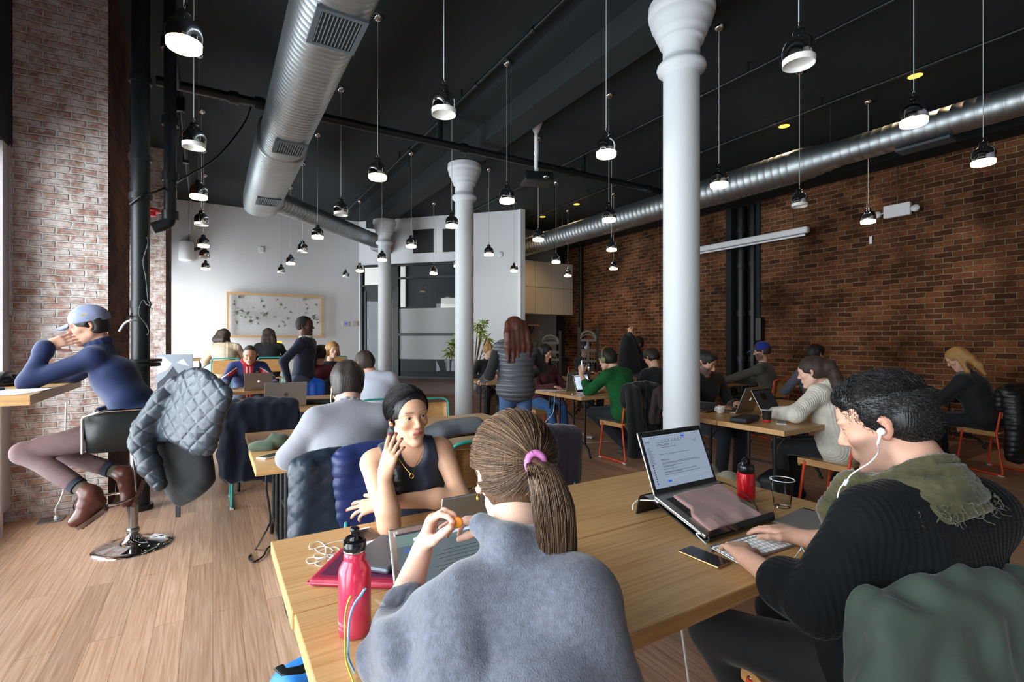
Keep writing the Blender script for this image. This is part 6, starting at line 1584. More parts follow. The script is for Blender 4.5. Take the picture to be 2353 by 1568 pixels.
# two women at the bar table
p = Person('woman in a beige jumper with dark shoulder-length hair at the high bar table',(.16,9.62),8,seat=.76,lean=14,head=(.17,9.83,1.478),look=40,pitch=14,feet=((.08,9.9,.36),(.28,9.9,.36)))
rest(p,z=1.12); p.build('#d9ab92', knit('beige_knit','#c9b49a',300), m_dpants, ('long', m_hbr), sk_light, res=.009, fem=True, shirt_name='jumper', shirt_fold=.004, hairkw=dict(extra=.07), shoes=m_shoe, shirt_o=.02)
p = Person('woman in a black top with long brown hair at the high bar table',(.86,9.80),5,seat=.76,lean=10,head=(.86,9.95,1.50),look=0,pitch=8,feet=((.78,10.1,.36),(.98,10.1,.36)))
rest(p,z=1.12); p.build('#d9ab92', cl('black_cotton','#17181b'), m_dpants, ('long', m_hbr), sk_light, res=.009, fem=True, shirt_name='top', hairkw=dict(extra=.16), shoes=m_shoe)
# maroon top and the blonde woman behind
p = Person('man in a maroon top seen from behind, blue coat on his chair',(1.22,7.03),8,lean=12,head=(1.24,7.14,1.215),look=10,pitch=10,sc=1.02)
rest(p); p.build('#c99a80', cl('maroon_cotton','#5e1a2c'), m_dpants, ('short', m_hdk), sk_light, res=.0075, shirt_name='top', shirt_fold=.006, shoes=m_shoe, shirt_o=.02, bulk=.01)
p = Person('blonde woman in a black top with white stripes, mostly hidden behind the maroon top',(1.62,8.42),185,lean=8,head=(1.66,8.33,1.265),look=170,pitch=10)
rest(p); 
def stripes(V,p):
    C = np.tile(np.array(rgb('#16171a')),(len(V),1)); z = V[:,2]; x = np.abs((V-np.array(p.chest))@np.array(p.sr)); m = (x > .17)&(np.sin(z*150) > .2)&(z > .86)&(z < 1.0); C[m] = rgb('#e8e8ea'); return C
p.build('#dfb39c', M('striped_top','#fff',.85,attr=True,sheen=.2), m_dpants, ('long', m_hbl), sk_light, res=.009, fem=True, shirt_name='top', shirt_cols=stripes, hairkw=dict(extra=.05), shoes=m_shoe)
# white shirt
p = Person('man in a pale striped shirt seen from behind, in front of the farthest column',(1.38,5.00),12,lean=10,head=(1.33,5.12,1.178),look=352,pitch=12,sc=1.03)
rest(p)
p.build('#d9a78e', cl('pale_shirt','#c9cede',var=.05), m_dpants, ('short', m_hbr), sk_light, res=.006, shirt_name='shirt', shirt_fold=.008, collar=(MATS['pale_shirt'],.010,.010), shoes=m_shoe, shirt_o=.022, bulk=.016)
# woman in the padded vest
p = Person('woman with long auburn hair in a grey padded vest standing behind the tables',(2.70,4.40),25,stand=True,sc=.965,lean=5,head=(2.69,4.42,1.525),look=10,pitch=4)
p.arm(-1,(2.47,4.70,.99),(.2,.9,-.2),(0,0,-1),elbow=(2.42,4.46,1.06)); p.arm(1,(2.98,4.62,1.0),(-.3,.9,0),(0,0,-1),hint=(.9,-.2,-.6))
m_vest = M('grey_puffer','#4f5156',.42,bump=.15,bscale=120,var=.1)
def quilt_h(pitch, amp): return lambda P: -amp*np.abs(np.sin(P[:,2]*PI/pitch+.25*nz_fold(P)))**.6+amp*.6+.0025*nz_fine(P)
m_bls = cl('black_cotton','#17181b')
t = p.build('#dfb39c', m_vest, m_jeans, ('long', m_hau), sk_light, res=.007, fem=True, shirt_name='padded_vest', sleeve=0, shirt_o=.03, bulk=.02, shirt_fold=1, shirt_fn=quilt_h(.052,.013), shoes=m_shoe, hairkw=dict(extra=.29,vol=.024,wide=1.45), shirt_res=.006)
S = Sdf(); p.sleeves(S,.014,.92); S.disp(folds(.003)); me,V = S.mesh('sleeve',.007); meshobj('sleeves', me, m_bls, t)
# woman with the bun
p = Person('blonde woman with a bun and black top at the table behind the middle column',(4.36,8.15),190,lean=12,head=(4.33,8.0,1.225),look=150,pitch=14)
rest(p,y=.30); p.build('#dfb39c', cl('black_cotton','#17181b'), m_dpants, ('bun', m_hbl), sk_light, res=.008, fem=True, shirt_name='top', face=dict(lips='#b0605a'), shoes=m_shoe)
# woman in dark red
p = Person('woman in a dark red sweater with long black hair, typing on the silver laptop',(4.03,5.88),176,lean=10,head=(4.01,5.74,1.235),look=158,pitch=20,sc=.97,knees=((4.13,5.50,.51),(3.91,5.48,.51)),feet=((4.12,5.42,.09),(3.84,5.25,.09)))
p.arm(-1,(4.26,5.48,.79),(0,-1,0),(0,0,-1)); p.arm(1,(3.95,5.46,.79),(.2,-1,0),(0,0,-1))
p.build('#cf9f84', cl('wine_wool','#4a1a22'), cl('blue_jeans_far','#2f5a8c'), ('long', m_hdk), sk_light, res=.006, fem=True, shirt_name='sweater', shirt_fold=.005, face=dict(lips='#9c5048',brow='#1a1210'), shoes=M('red_shoe','#c0303c',.6), hairkw=dict(extra=.24,wide=1.2), shirt_o=.024)
S = Sdf(); P_ = lambda x,y,z: p.head+p.R@Vector((x,y,z))
for x in (-1,1): S.chain([P_(x*.07,.0,.06),P_(x*.09,.02,-.04),P_(x*.10,.05,-.14),P_(x*.10,.06,-.26)],[.022,.026,.030,.014],.02)
S.disp(lambda Q: .003*nz_hair(Q)); me,V = S.mesh('hair_locks',.006); meshobj('hair_locks',me,m_hdk,p.root)
# man in green
p = Person('man in a green sweater with olive headphones, holding up a phone',(4.24,4.38),-8,lean=20,head=(4.16,4.62,1.178),look=-12,pitch=14,sc=1.05,knees=((4.08,4.82,.51),(4.36,4.84,.51)),feet=((4.32,4.42,.10),(4.45,4.50,.10)))
p.arm(-1,(3.93,4.84,.99),(.05,.1,1),(.6,.7,0),elbow=(3.93,4.70,.79),curl=(.6,.7,.8,.9)); p.arm(1,(4.35,4.82,.80),(-.6,.8,0),(0,0,-1))
m_grn = knit('green_knit','#1e5a30',420,strength=.3)
t = p.build('#dba98f', m_grn, m_dpants, ('short', m_hdk), sk_light, res=.0055, shirt_name='sweater', shirt_fold=.005, sleeve=.5, cuff=0, shoes=M('grey_boot','#4a463c',.8), shirt_o=.022, bulk=.012)
S = Sdf(); 
for sd,a in p.arms.items(): S.cap(a['el'].lerp(a['sh'],.10), a['el'].lerp(a['w'],.25), .062,.058,.02)
S.disp(folds(.002)); me,V = S.mesh('elbow_patch',.006); meshobj('elbow_patches', me, cl('charcoal_patch','#2c3033'), t)
m_oliv = M('olive_plastic','#6d7340',.4)
def headphones(p, mat, pad=.04):
    s = p.sc; P_ = lambda x,y,z: p.head+p.R@Vector((x*s,y*s,z*s)); r = thing('headphones','over-ear headphones worn by the '+p.label.split(' with')[0].split(' in ')[0]+(' in green' if 'green' in p.label else ' in black'),'headphones',p.head)
    mb = MB(); mb.tube([P_(.100*math.cos(a),-.005,.142*math.sin(a)) for a in np.linspace(.06,PI-.06,20)],.008,8,flat=1.6); mb.build('headband', mat, r)
    for x in (-1,1): mb = MB(); mb.lathe([(0,.018),(.03,.016),(pad,.006),(pad,-.012),(0,-.012)],P_(x*.096,-.008,0),20,R=p.R@roty(x*PI/2)); mb.build('ear_cup', mat, r)
headphones(p, m_oliv)
ph = p.arms[-1]['w']; mb = MB(); c = ph+Vector((.02,.02,.105)); mb.box(c,(.008,.07,.14),rotz(-.5)@rotx(-.15),bev=.003); r = thing('phone','phone held up in the left hand of the man in green','phone',c); mb.build('body', m_wht, r)
mb = MB(); mb.box(c-rotz(-.5)@Vector((.0045,0,0)),(.001,.062,.125),rotz(-.5)@rotx(-.15)); mb.build('screen', M('phone_glow','#9fd0e8',.2,emit=1), r)
# man with white headphones
p = Person('man in black with white headphones by the carved screen',(6.50,7.95),180,lean=4,head=(6.49,7.86,1.27),look=120,pitch=16)
rest(p); p.build('#c9967c', cl('black_cotton','#17181b'), m_dpants, ('short', m_hdk), sk_light, res=.009, shirt_name='top', shoes=m_shoe); headphones(p, m_wht, .035)
# man raising his arms with a coat
p = Person('man in dark grey raising both arms to put on a black coat',(6.18,6.0),-30,seat=.52,lean=6,head=(6.12,6.08,1.345),look=-70,pitch=8,sc=1.05)
p.arm(-1,PD(1447,768,7.7),(.1,.2,.9),(.8,0,.2),hint=(-.5,-.2,-.8),curl=(.9,1,1,1)); p.arm(1,PD(1452,775,7.9),(0,.2,.9),(-.8,0,.2),hint=(.6,.6,-.2),curl=(.9,1,1,1))
p.build('#c9967c', cl('charcoal_jersey','#2c2f35'), m_dpants, ('short', m_hbr), sk_light, res=.009, shirt_name='sweater', shoes=m_shoe)
# phone user behind the column
p = Person('person in black behind the big column, only hands with a phone showing',(4.86,4.40),5,lean=14,sc=1.0,pitch=30)
p.arm(-1,(4.60,4.66,.88),(-.5,.5,.5),(.3,.5,.5),hint=(-.3,-.5,-.8)); p.arm(1,(4.78,4.72,.88),(-.6,.4,.4),(.3,.5,-.5),hint=(.6,-.2,-.8))
p.build('#cf9f84', cl('black_cotton','#17181b'), m_dpants, ('short', m_hdk), sk_light, res=.010, shirt_name='top', shoes=m_shoe)
c = Vector((4.56,4.74,.97)); r = thing('phone','phone in the hands of the person behind the big column','phone',c); mb = MB(); mb.box(c,(.14,.07,.008),rotz(.4)@rotx(.6),bev=.003); mb.build('body', M('phone_black','#0c0d0f',.15,spec=.7), r)
# bearded man
p = Person('bearded man in black behind the white cup, right of the big column',(4.44,3.52),186,lean=14,head=(4.36,3.36,1.178),look=170,pitch=22,sc=1.05)
p.arm(-1,(4.52,3.12,.785),(-.5,-.85,0),(0,0,-1)); p.arm(1,(4.10,3.05,.785),(.45,-.9,0),(0,0,-1))
p.build('#cf9d84', cl('black_cotton','#17181b'), m_dpants, ('short', m_hdk), sk_light, res=.0048, fine=True, face=dict(brow='#1a1210',stub=.85,lips='#9c5c50'), shirt_name='sweater', shirt_fold=.005, shoes=m_shoe, hairkw=dict(vol=.007), shirt_res=.007)
# white turtleneck woman
p = Person('woman in a white ribbed turtleneck with a long brown ponytail',(4.36,2.06),-4,lean=14,head=(4.19,2.20,1.155),look=-14,pitch=14,sc=1.0)
p.arm(-1,(4.10,2.46,.80),(.2,1,0),(0,0,-1),elbow=(3.98,2.22,.83)); p.arm(1,(4.35,2.46,.79),(0,1,0),(0,0,-1))
m_cream = knit('cream_rib','#d8d2c4',420,strength=.8)
def tn(S): S.chain([p.neck+Vector((0,0,.0)),p.neck+(p.head-p.neck)*.45],[.072,.066],.02); S.ell(p.pel+Vector((0,0,.03)),[.20,.17,.15],None,.05); S.cap(p.neck,p.chest,.09,.13,.05)
p.neck = p.neck.lerp(p.head,.2)+Vector((.0,-.06,-.03))
t = p.build('#dfb39c', m_cream, cl('black_denim','#1b1c20'), ('pony', m_hbr), sk_light, res=.005, fem=True, shirt_name='turtleneck', shirt_fold=.007, shirt_o=.03, bulk=.016, torso_extra=tn, shoes=m_shoe, hairkw=dict(extra=lambda S,P,s: S.chain([P(0,-.12,.0),P(.02,-.15,-.12),P(.03,-.15,-.25),P(.03,-.14,-.36)],[.036*s,.038*s,.034*s,.012*s],.03)), shirt_res=.006)
# blue cap
p = Person('man in a blue cap and olive jumper by the recess in the brick wall',(7.06,4.30),-12,lean=14,head=(7.02,4.42,1.25),look=-32,pitch=12,sc=1.02)
p.arm(-1,(6.63,4.82,.80),(-.2,1,0),(0,0,-1),hint=(-1,-.2,-.3)); p.arm(1,(6.95,4.80,.79),(-.2,1,0),(0,0,-1))
t = p.build('#cf9d84', cl('olive_jumper','#4a473d'), m_dpants, ('short', m_hbr), sk_light, res=.0075, face=dict(stub=.8,brow='#1a1210'), shirt_name='jumper', shirt_fold=.005, shoes=m_shoe, shirt_o=.02)
s = p.sc; H = p.head; R = p.R; P_ = lambda x,y,z: H+R@Vector((x*s,y*s,z*s)); Rm = np.array(R); mc = cl('cap_blue','#1d2f86')
S = Sdf(); S.ell(P_(0,-.016,.05),[.092*s,.112*s,.098*s],Rm,.01); S.box(P_(0,0,-.075),[.15,.2,.105],Rm,.01,.006,True); me,V = S.mesh('cap',.007); c_ = meshobj('cap',me,mc,t)
S = Sdf(); S.ell(P_(0,.13,.035),[.066*s,.075*s,.008*s],np.array(R@rotx(-.25)),.01); me,V = S.mesh('visor',.005); meshobj('visor',me,mc,c_)
# man in grey behind the turtleneck
p = Person('dark-haired man in a grey jumper facing the brick wall, behind the white turtleneck',(6.62,3.42),20,lean=10,head=(6.75,3.50,1.235),look=100,pitch=14)
rest(p); p.build('#cf9d84', cl('grey_jumper','#5d5f6a'), m_dpants, ('short', m_hdk), sk_light, res=.0075, face=dict(brow='#1a1210',stub=.2), shirt_name='jumper', shoes=m_shoe)
# blonde at the wall
p = Person('blonde long-haired woman in a dark coat at the table by the brick wall',(7.28,1.98),-2,lean=22,head=(7.22,2.20,1.205),look=-16,pitch=32,sc=1.0)
p.arm(-1,(7.22,2.52,.80),(0,1,0),(0,0,-1)); p.arm(1,(7.42,2.54,.80),(-.3,1,0),(0,0,-1))
t = p.build('#d9a890', cl('dark_coat','#1d1e20'), m_dpants, ('long', m_hbl), sk_light, res=.007, fem=True, shirt_name='coat', shirt_fold=.007, shirt_o=.03, bulk=.02, shoes=m_shoe, hairkw=dict(extra=.2))
# ================================================================ garments on chairs and other cloth
def drape(name, label, cat, chair_xy, heading, mat, wid=.46, top=.885, front=.22, back=.55, th=.022, res=.009, seed=1, amp=.009, flare=.08, sleeves=(), extra=None, fn=None, backoff=-.26, hemtilt=0, group=None):
    """cloth hung over a chair back; local x across, y towards the seat"""
    a = math.radians(heading); f = Vector((math.sin(a),math.cos(a),0)); r = Vector((math.cos(a),-math.sin(a),0)); O = Vector((chair_xy[0],chair_xy[1],0))
    P = lambda x,y,z: O+r*x+f*y+Vector((0,0,z)); rs_ = np.random.RandomState(seed); S = Sdf(); rows = []
    prof = [(backoff+.035,top-front),(backoff+.03,top-front*.5),(backoff+.02,top-.02),(backoff,top),(backoff-.035,top-.03),(backoff-.06,top-back*.35),(backoff-.075,top-back*.7),(backoff-.08,top-back)]
    n = 9
    for i,(y,z) in enumerate(prof):
        g = max(0,(i-3)/4); row = []
        for k in range(n):
            x = (k/(n-1)-.5)*wid*(1+flare*g); row.append(P(x, y-.02*g*math.sin(k*2.1+seed)-.02*abs(x)*0, z-.03*(abs(2*k/(n-1)-1)**3)*(1 if 1<i<6 else 0)-hemtilt*x*g-.015*g*math.sin(k*1.7+seed*2)))
        rows.append(row)
    S.sheet(rows, th, .025)
    for (x,y0,z0,x1,z1,rr) in sleeves: S.chain([P(x,y0,z0),P((x+x1)/2,y0-.03,(z0+z1)/2),P(x1,y0-.02,z1)],[rr,rr*.9,rr*.8],.025)
    if extra: extra(S,P)
    nzv = make_noise(52,12,seed+40,(1,1,.25)); nzw = make_noise(85,14,seed+50,(1,1,.5))
    S.disp(fn or (lambda Q: amp*nzv(Q)+amp*.45*nzw(Q)))
    me,V = S.mesh(name, res); o = meshobj(name, me, mat, None); return tag(o, label, cat, group)
def quilt(pitch, amp, ang=.75):
    def f(Q):
        # diamond quilting along the surface
        h = Q[:,0]*FY-Q[:,1]*FX; z = Q[:,2]
        a = np.abs(np.sin((z*math.cos(ang)+h*math.sin(ang))*PI/pitch)); b = np.abs(np.sin((z*math.cos(ang)-h*math.sin(ang))*PI/pitch))
        return amp*.8-amp*np.minimum(a,b)**.35+.002*nz_fine(Q)+.006*nz_fold(Q)
    return f
# grey quilted jacket and black coat over the stool back
m_pufg = M('grey_quilted_nylon','#343b44',.36,bump=.25,bscale=70,var=.08)
S = Sdf(); D0 = 3.15
def pp(u,v,d=D0): return PD(u,v,d)
S.sheet([[pp(415,915,3.25),pp(430,870,3.2),pp(455,858,3.15),pp(480,868,3.05),pp(520,905,3.0)],
         [pp(385,930,3.25),pp(405,930,3.12),pp(440,925,3.05),pp(475,930,3.0),pp(505,940,2.98)],
         [pp(365,965,3.2),pp(395,975,3.08),pp(435,975,3.02),pp(465,985,2.98),pp(490,985,2.98)],
         [pp(375,1000,3.15),pp(400,1000,3.06),pp(430,1015,3.02),pp(455,1030,3.0),pp(478,1030,3.0)]],.026,.03)
S.chain([pp(405,885,3.2),pp(375,920,3.15),pp(335,985,3.1),pp(325,1020,3.08),pp(345,1070,3.06),pp(365,1112,3.05)],[.06,.068,.072,.068,.062,.046],.03)
S.chain([pp(430,875,3.15),pp(450,900,3.1),pp(470,950,3.05),pp(470,1025,3.02)],[.05,.055,.055,.035],.03)
S.disp(quilt(.075,.011)); me,V = S.mesh('quilted_jacket',.005); tag(meshobj('quilted_jacket',me,m_pufg),'silver-grey quilted jacket thrown over the back of the bar stool','jacket')
S = Sdf(); S.sheet([[pp(375,985,3.22),pp(420,985,3.18),pp(470,1000,3.12)],[pp(375,1050,3.22),pp(425,1050,3.15),pp(470,1055,3.1)],[pp(385,1100,3.2),pp(425,1110,3.15),pp(478,1100,3.1)],[pp(405,1130,3.2),pp(415,1148,3.15),pp(462,1118,3.1)]],.03,.03)
S.disp(folds(.006)); me,V = S.mesh('black_coat',.009); o = tag(meshobj('black_coat',me,M('black_wool','#101214',.95,bump=.4,bscale=220,sheen=.3)),'black wool coat hanging under the quilted jacket on the bar stool','coat')
mb = MB(); mb.box(pp(409,1160,3.15),(.032,.006,.16),rotz(-YAW),bev=.003); mb.build('strap', m_pipe, o)
m_navyc = M('navy_wool_coat','#141b2c',.95,bump=.35,bscale=200,sheen=.35)
def nvy(S,P): S.chain([P(-.20,-.22,.87),P(-.25,-.29,.72),P(-.27,-.33,.50),P(-.25,-.34,.32)],[.05,.055,.055,.045],.03); S.chain([P(-.17,-.24,.87),P(-.12,-.31,.70),P(-.10,-.35,.45),P(-.1,-.34,.30)],[.04,.05,.05,.04],.03)
drape('wool_coat','navy blue wool coat over the chair in front of the grey laptop','coat',(.36,5.0),0,m_navyc,wid=.50,top=.89,back=.62,th=.024,seed=3,amp=.010,extra=nvy,hemtilt=.12,flare=.12)
m_wax = M('dark_quilted_jacket','#1e2a36',.38,bump=.35,bscale=45,var=.15,vscale=20)
drape('winter_jacket','dark blue quilted jacket over the chair of the man in the light grey sweater','jacket',(.58,2.66),0,m_wax,wid=.50,top=.885,back=.66,th=.022,seed=5,fn=lambda Q: quilt(.055,.005)(Q)+.009*nz_fold(Q*np.array([1,1,.3])),sleeves=((-.22,-.30,.84,-.27,.30,.052),(.1,-.33,.8,.12,.25,.05)),flare=.1,res=.008)
m_bpuf = M('blue_puffer','#222d5c',.4,bump=.2,bscale=80)
drape('puffer_jacket','royal blue puffer jacket on the chair of the woman in the tank top','jacket',(.72,2.10),180,m_bpuf,wid=.44,top=.90,front=.3,back=.5,th=.028,seed=7,fn=quilt_h(.05,.007),sleeves=((.20,-.24,.86,.26,.42,.055),))
drape('purple_coat','dark purple wool coat over the chair behind the ponytail','coat',(1.62,2.13),180,M('aubergine_wool','#261a2a',.97,bump=.5,bscale=260,sheen=.4),wid=.50,top=.885,front=.3,back=.5,th=.026,seed=8,amp=.01)
def strp(V): pass
m_strc = M('black_corduroy','#15171a',.9,bump=.3,bscale=150,sheen=.3)
drape('striped_coat','long black ribbed coat over the chair of the man in green','coat',(4.26,4.42),0,m_strc,wid=.46,top=.90,back=.78,th=.026,seed=9,amp=.010,sleeves=((-.16,-.33,.85,-.12,.12,.055),))
drape('olive_coat','olive green coat on a chair, half hidden by the big column','coat',(4.98,4.42),0,M('olive_cloth','#7d7748',.9,bump=.2,bscale=150,sheen=.2),wid=.5,top=.86,back=.5,seed=10,amp=.010,sleeves=((-.24,-.33,.82,-.32,.40,.06),))
drape('black_coat','heavy black coat with worn patches over the chair of the woman in the turtleneck','coat',(4.36,2.08),0,M('black_suede','#121315',.8,bump=.4,bscale=60,var=.4,vscale=7,sheen=.3),wid=.46,top=.92,back=.82,th=.03,seed=11,amp=.010,sleeves=((.18,-.34,.86,.2,.2,.06),))
drape('puffer_jacket','black puffer jacket over the chair of the blonde woman at the right edge','jacket',(7.3,1.92),20,M('black_puffer','#16181a',.4,bump=.2,bscale=80),wid=.50,top=.93,back=.72,th=.032,seed=12,fn=quilt_h(.055,.007),sleeves=((-.22,-.33,.85,-.26,.3,.06),))
drape('blue_jacket','bright blue nylon jacket over the chair of the man in maroon','jacket',(1.10,6.98),0,M('bright_blue_nylon','#1f63d6',.45,bump=.2,bscale=60),wid=.22,top=.90,back=.35,seed=13,amp=.010)
drape('black_jacket','black jacket beside the bright blue one on the chair of the man in maroon','jacket',(1.36,6.99),0,m_strc,wid=.24,top=.90,back=.4,seed=14,amp=.012)
drape('plaid_jacket','dark jacket over the chair behind the bearded man','jacket',(4.45,3.60),180,M('dark_plaid','#1d1a1c',.9,col2='#3a2a28',vscale=20),wid=.44,top=.90,back=.4,seed=15,amp=.012)
def gco(S,P):
    S.chain([P(-.19,-.24,.84),P(-.24,-.28,.70),P(-.25,-.26,.56),P(-.24,-.22,.40)],[.04,.05,.05,.045],.03); S.chain([P(-.12,-.28,.82),P(-.10,-.36,.66),P(-.11,-.38,.40)],[.05,.058,.05],.03)
m_gcoat = M('grey_green_cotton','#3c473f',.82,bump=.15,bscale=190,sheen=.15)
drape('parka','grey-green cotton coat over the chair of the man in the black sweater','coat',(1.49,.66),20,m_gcoat,wid=.45,top=.878,front=.2,back=.64,th=.018,seed=16,amp=.017,flare=.22,extra=gco,res=.007)
# black coat being put on
S = Sdf(); S.sheet([[PD(1440,775,7.75),PD(1450,790,7.8)],[PD(1432,815,7.75),PD(1455,810,7.8)],[PD(1430,850,7.75),PD(1462,850,7.8)]],.05,.05); S.disp(folds(.015)); me,V = S.mesh('coat',.014); tag(meshobj('black_coat',me,m_strc),'black coat held up by the man with raised arms','coat')
# beanie
m_bean = M('green_beanie','#4d5b48',.95,bump=.5,bscale=320,sheen=.4)
S = Sdf(); c = PZ(620,1025,.77); S.ell(c+Vector((-.05,.0,.012)),[.075,.05,.030],None,.03); S.ell(c+Vector((.05,.01,.022)),[.065,.05,.042],rotz(.4),.025); S.cap(c+Vector((-.02,-.035,.0)),c+Vector((.02,.02,.055)),.018,.02,.02); S.cap(c+Vector((-.10,-.02,.0)),c+Vector((.0,-.04,.0)),.022,.02,.02); S.disp(folds(.007)); S.box(c+Vector((0,0,-.072)),(.3,.3,.05),None,.005,.004,True)
me,V = S.mesh('beanie',.0045); tag(meshobj('beanie',me,m_bean),'crumpled dark green knitted beanie at the corner of the wooden table','hat')
# grey bag over the chair beside
S = Sdf(); S.sheet([[PZ(985,995,.86),PZ(1010,982,.87),PZ(1045,975,.88),PZ(1095,972,.88)],[PZ(985,1003,.85),PZ(1015,996,.87),PZ(1050,990,.87),PZ(1105,985,.87)]],.022,.03); S.disp(folds(.006)); me,V = S.mesh('grey_bag',.006); o = tag(meshobj('cloth_bag',me,M('grey_canvas','#6d7076',.85,bump=.3,bscale=200)),'grey canvas bag with brown leather trim lying on the chair backs','bag')
tubeobj('leather_trim',spline([PZ(983,1000,.855),PZ(1010,1003,.85),PZ(1045,1003,.85),PZ(1080,998,.85),PZ(1108,992,.85)],5),.006,M('brown_leather','#4a231d',.5),o)
# beige jacket and black bag beyond the front table
S = Sdf(); c = Vector((2.50,1.80,.55)); S.ell(c,[.19,.15,.10],None,.04); S.cap(c+Vector((-.17,.08,.06)),c+Vector((.02,.10,.10)),.05,.04,.04); S.cap(c+Vector((.0,-.02,.09)),c+Vector((.16,-.08,.03)),.045,.04,.04); S.box(c+Vector((0,0,-.12)),(.3,.3,.035),None,.005,.01,True); S.disp(folds(.014)); me,V = S.mesh('khaki_jacket',.008); tag(meshobj('khaki_jacket',me,cl('khaki_cotton','#8a8471')),'crumpled khaki jacket lying on a low stool behind the red flask','jacket')
t = thing('stool','low wooden stool carrying the crumpled khaki jacket','stool',(2.5,1.8,0)); mb = MB(); mb.lathe([(0,.45),(.16,.45),(.165,.44),(.16,.425),(0,.425)],(2.5,1.8,0),28); mb.build('seat', m_ply, t)
for a in range(4):
    q = Vector((2.5+.11*math.cos(a*PI/2+.7),1.8+.11*math.sin(a*PI/2+.7),.43)); mb = MB(); mb.tube([q,(2.5+.17*math.cos(a*PI/2+.7),1.8+.17*math.sin(a*PI/2+.7),0)],.013,8); mb.build('leg', m_orange, t)
# backpacks
def bag(name,label,c,h,mat,seed=2,strap=None):
    S = Sdf(); S.box(c,h,rotz(.3),min(h)*.7,.01); S.cap(Vector(c)+Vector((-h[0]*.5,0,h[2]*.6)),Vector(c)+Vector((h[0]*.5,0,h[2]*.6)),.03,.03,.03); S.disp(folds(.008)); me,V = S.mesh(name,.009); o = tag(meshobj(name,me,mat),label,'bag')
    tubeobj('strap', strap or spline([Vector(c)+Vector((-.06,-h[1]-.005,h[2]*.8)),Vector(c)+Vector((-.09,-h[1]-.05,0)),Vector(c)+Vector((-.06,-h[1]-.01,-h[2]*.8))],6), .012, m_pipe, o, flat=.3); return o
bag('backpack','black backpack on the floor by the legs of the woman in the turtleneck',(3.95,2.38,.17),(.16,.1,.17),M('black_nylon','#15171a',.6,bump=.2,bscale=90))
bag('backpack','dark backpack on the floor behind the middle column table',(3.95,6.72,.22),(.18,.12,.22),MATS['black_nylon'])
bag('backpack','black bag on the floor under the table with the grey laptop',(.22,5.75,.2),(.16,.1,.2),MATS['black_nylon'])
c = PZ(700,1585,.13); o = bag('backpack','blue and black backpack on the floor under the front table corner',(c.x+.02,c.y-.02,.12),(.14,.10,.12),M('blue_nylon','#2f7fd0',.5,bump=.2,bscale=90))
tubeobj('side_strap',[PZ(640,1533,.28),PZ(652,1545,.28),PZ(690,1540,.27),PZ(712,1530,.26)],.018,m_pipe,o,flat=.25)
# ================================================================ things on the front tables
m_silver = M('silver_body','#b2b0ae',.35,.85)
def browser(t, Q, RL, W, D):
    w, h = W-.03, D-.036; x0 = -w/2; y0 = D/2+.004-h/2
    def rect(a,b,c,d,m,off,nm): mb = MB(); mb.box(Q(x0+(a+c)/2*w,y0+(b+d)/2*h,off),((c-a)*w,(d-b)*h,.0002),RL); mb.build(nm, m, t)
    teal = M('screen_tealgrey','#6f8a86',.3,emit=.25); rect(0,.80,1,.97,teal,.0026,'tool_bar'); rect(0,.97,1,1,m_sc_k,.0026,'menu_bar'); rect(.16,.855,.9,.90,m_sc_w,.0028,'address_field')
    txt('Google',.017,Q(x0+.06*w,y0+.70*h,.0029),RL,m_sc_b,'lettering',t,.0001); txt('Mail',.011,Q(x0+.06*w,y0+.56*h,.0029),RL,m_sc_k,'lettering',t,.0001)
    rect(.05,.42,.2,.48,M('screen_red','#b0303a',.3,emit=.4),.0028,'button'); rect(.62,.70,.70,.76,m_sc_b,.0028,'button')
    mb = MB()
    for k in range(9): mb.box(Q(x0+.62*w,y0+(.62-.055*k)*h,.0028),(.6*w*(.6+.4*((k*37)%10)/10),.006*h,.0002),RL)
    mb.build('text_lines', m_sc_k, t)
t,P,Q,R,RL = laptop(.525,1.055,.75,0,'open silver laptop with a search page, in front of the woman in the grey shawl',W=.30,D=.195,open_=110,body=m_silver,lid=m_silver,screen='#8c9ea4',semit=.45,mark=None,detail=browser)
for c in t.children:
    if c.name.startswith('lid'):
        for b in c.children: b.data.materials[0] = m_silver
mb = MB(); c = Q(-.134,.182,.0022)
for k in range(4): a = PI/4+PI/2*k; mb.lathe([(0,.0004),(.0036,.0004),(.0038,0)],c+RL@Vector((.0038*math.cos(a),.0038*math.sin(a),0)),10,R=RL)
mb.box(c+RL@Vector((.002,-.008,0)),(.0012,.007,.0005),RL@rotz(.3)); mb.build('clover_sticker', m_wht, t)
laptop(.705,1.44,.75,180,'silver laptop standing with its lid towards the camera, between the two women',W=.325,D=.225,open_=104,body=m_silver,lid=m_silver,mark=None)
# 15-inch laptop on the black stand
t,P,Q,R,RL = laptop(1.57,1.186,.797,0,'large open laptop with an email page on the black stand',W=.358,D=.236,open_=130,pitch=18,body=m_silver,lid=m_silver,screen='#aebdd6',semit=.62,mark=None,detail=mailpage)
S = Sdf(); rows = [[P(x,y,.020+.003*math.sin(x*40+y*25)+(.006 if y<-.06 else 0)*math.sin(x*50)) for x in np.linspace(-.115+(.01 if y>0 else -.02+.0),.15-.02*(y<0),9)] for y in np.linspace(.085,-.108,8)]
S.sheet(rows,.0035,.006); nzc = make_noise(70,10,77); S.disp(lambda Q_: .0012*nzc(Q_)); me,V = S.mesh('cloth',.0032)
tag(meshobj('screen_cloth',me,M('pink_microfibre','#a98580',.95,bump=.2,bscale=300,sheen=.3)),'dusty pink cleaning cloth spread over the keyboard of the laptop on the stand','cloth')
t = thing('laptop_stand','black curved laptop stand on the front table','laptop stand',(1.575,1.22,.75))
prf = bend([(1.085,.785),(1.078,.757),(1.12,.757),(1.30,.826),(1.365,.835),(1.385,.753)],.02,5); mb = MB(); n_ = len(prf); vs = []
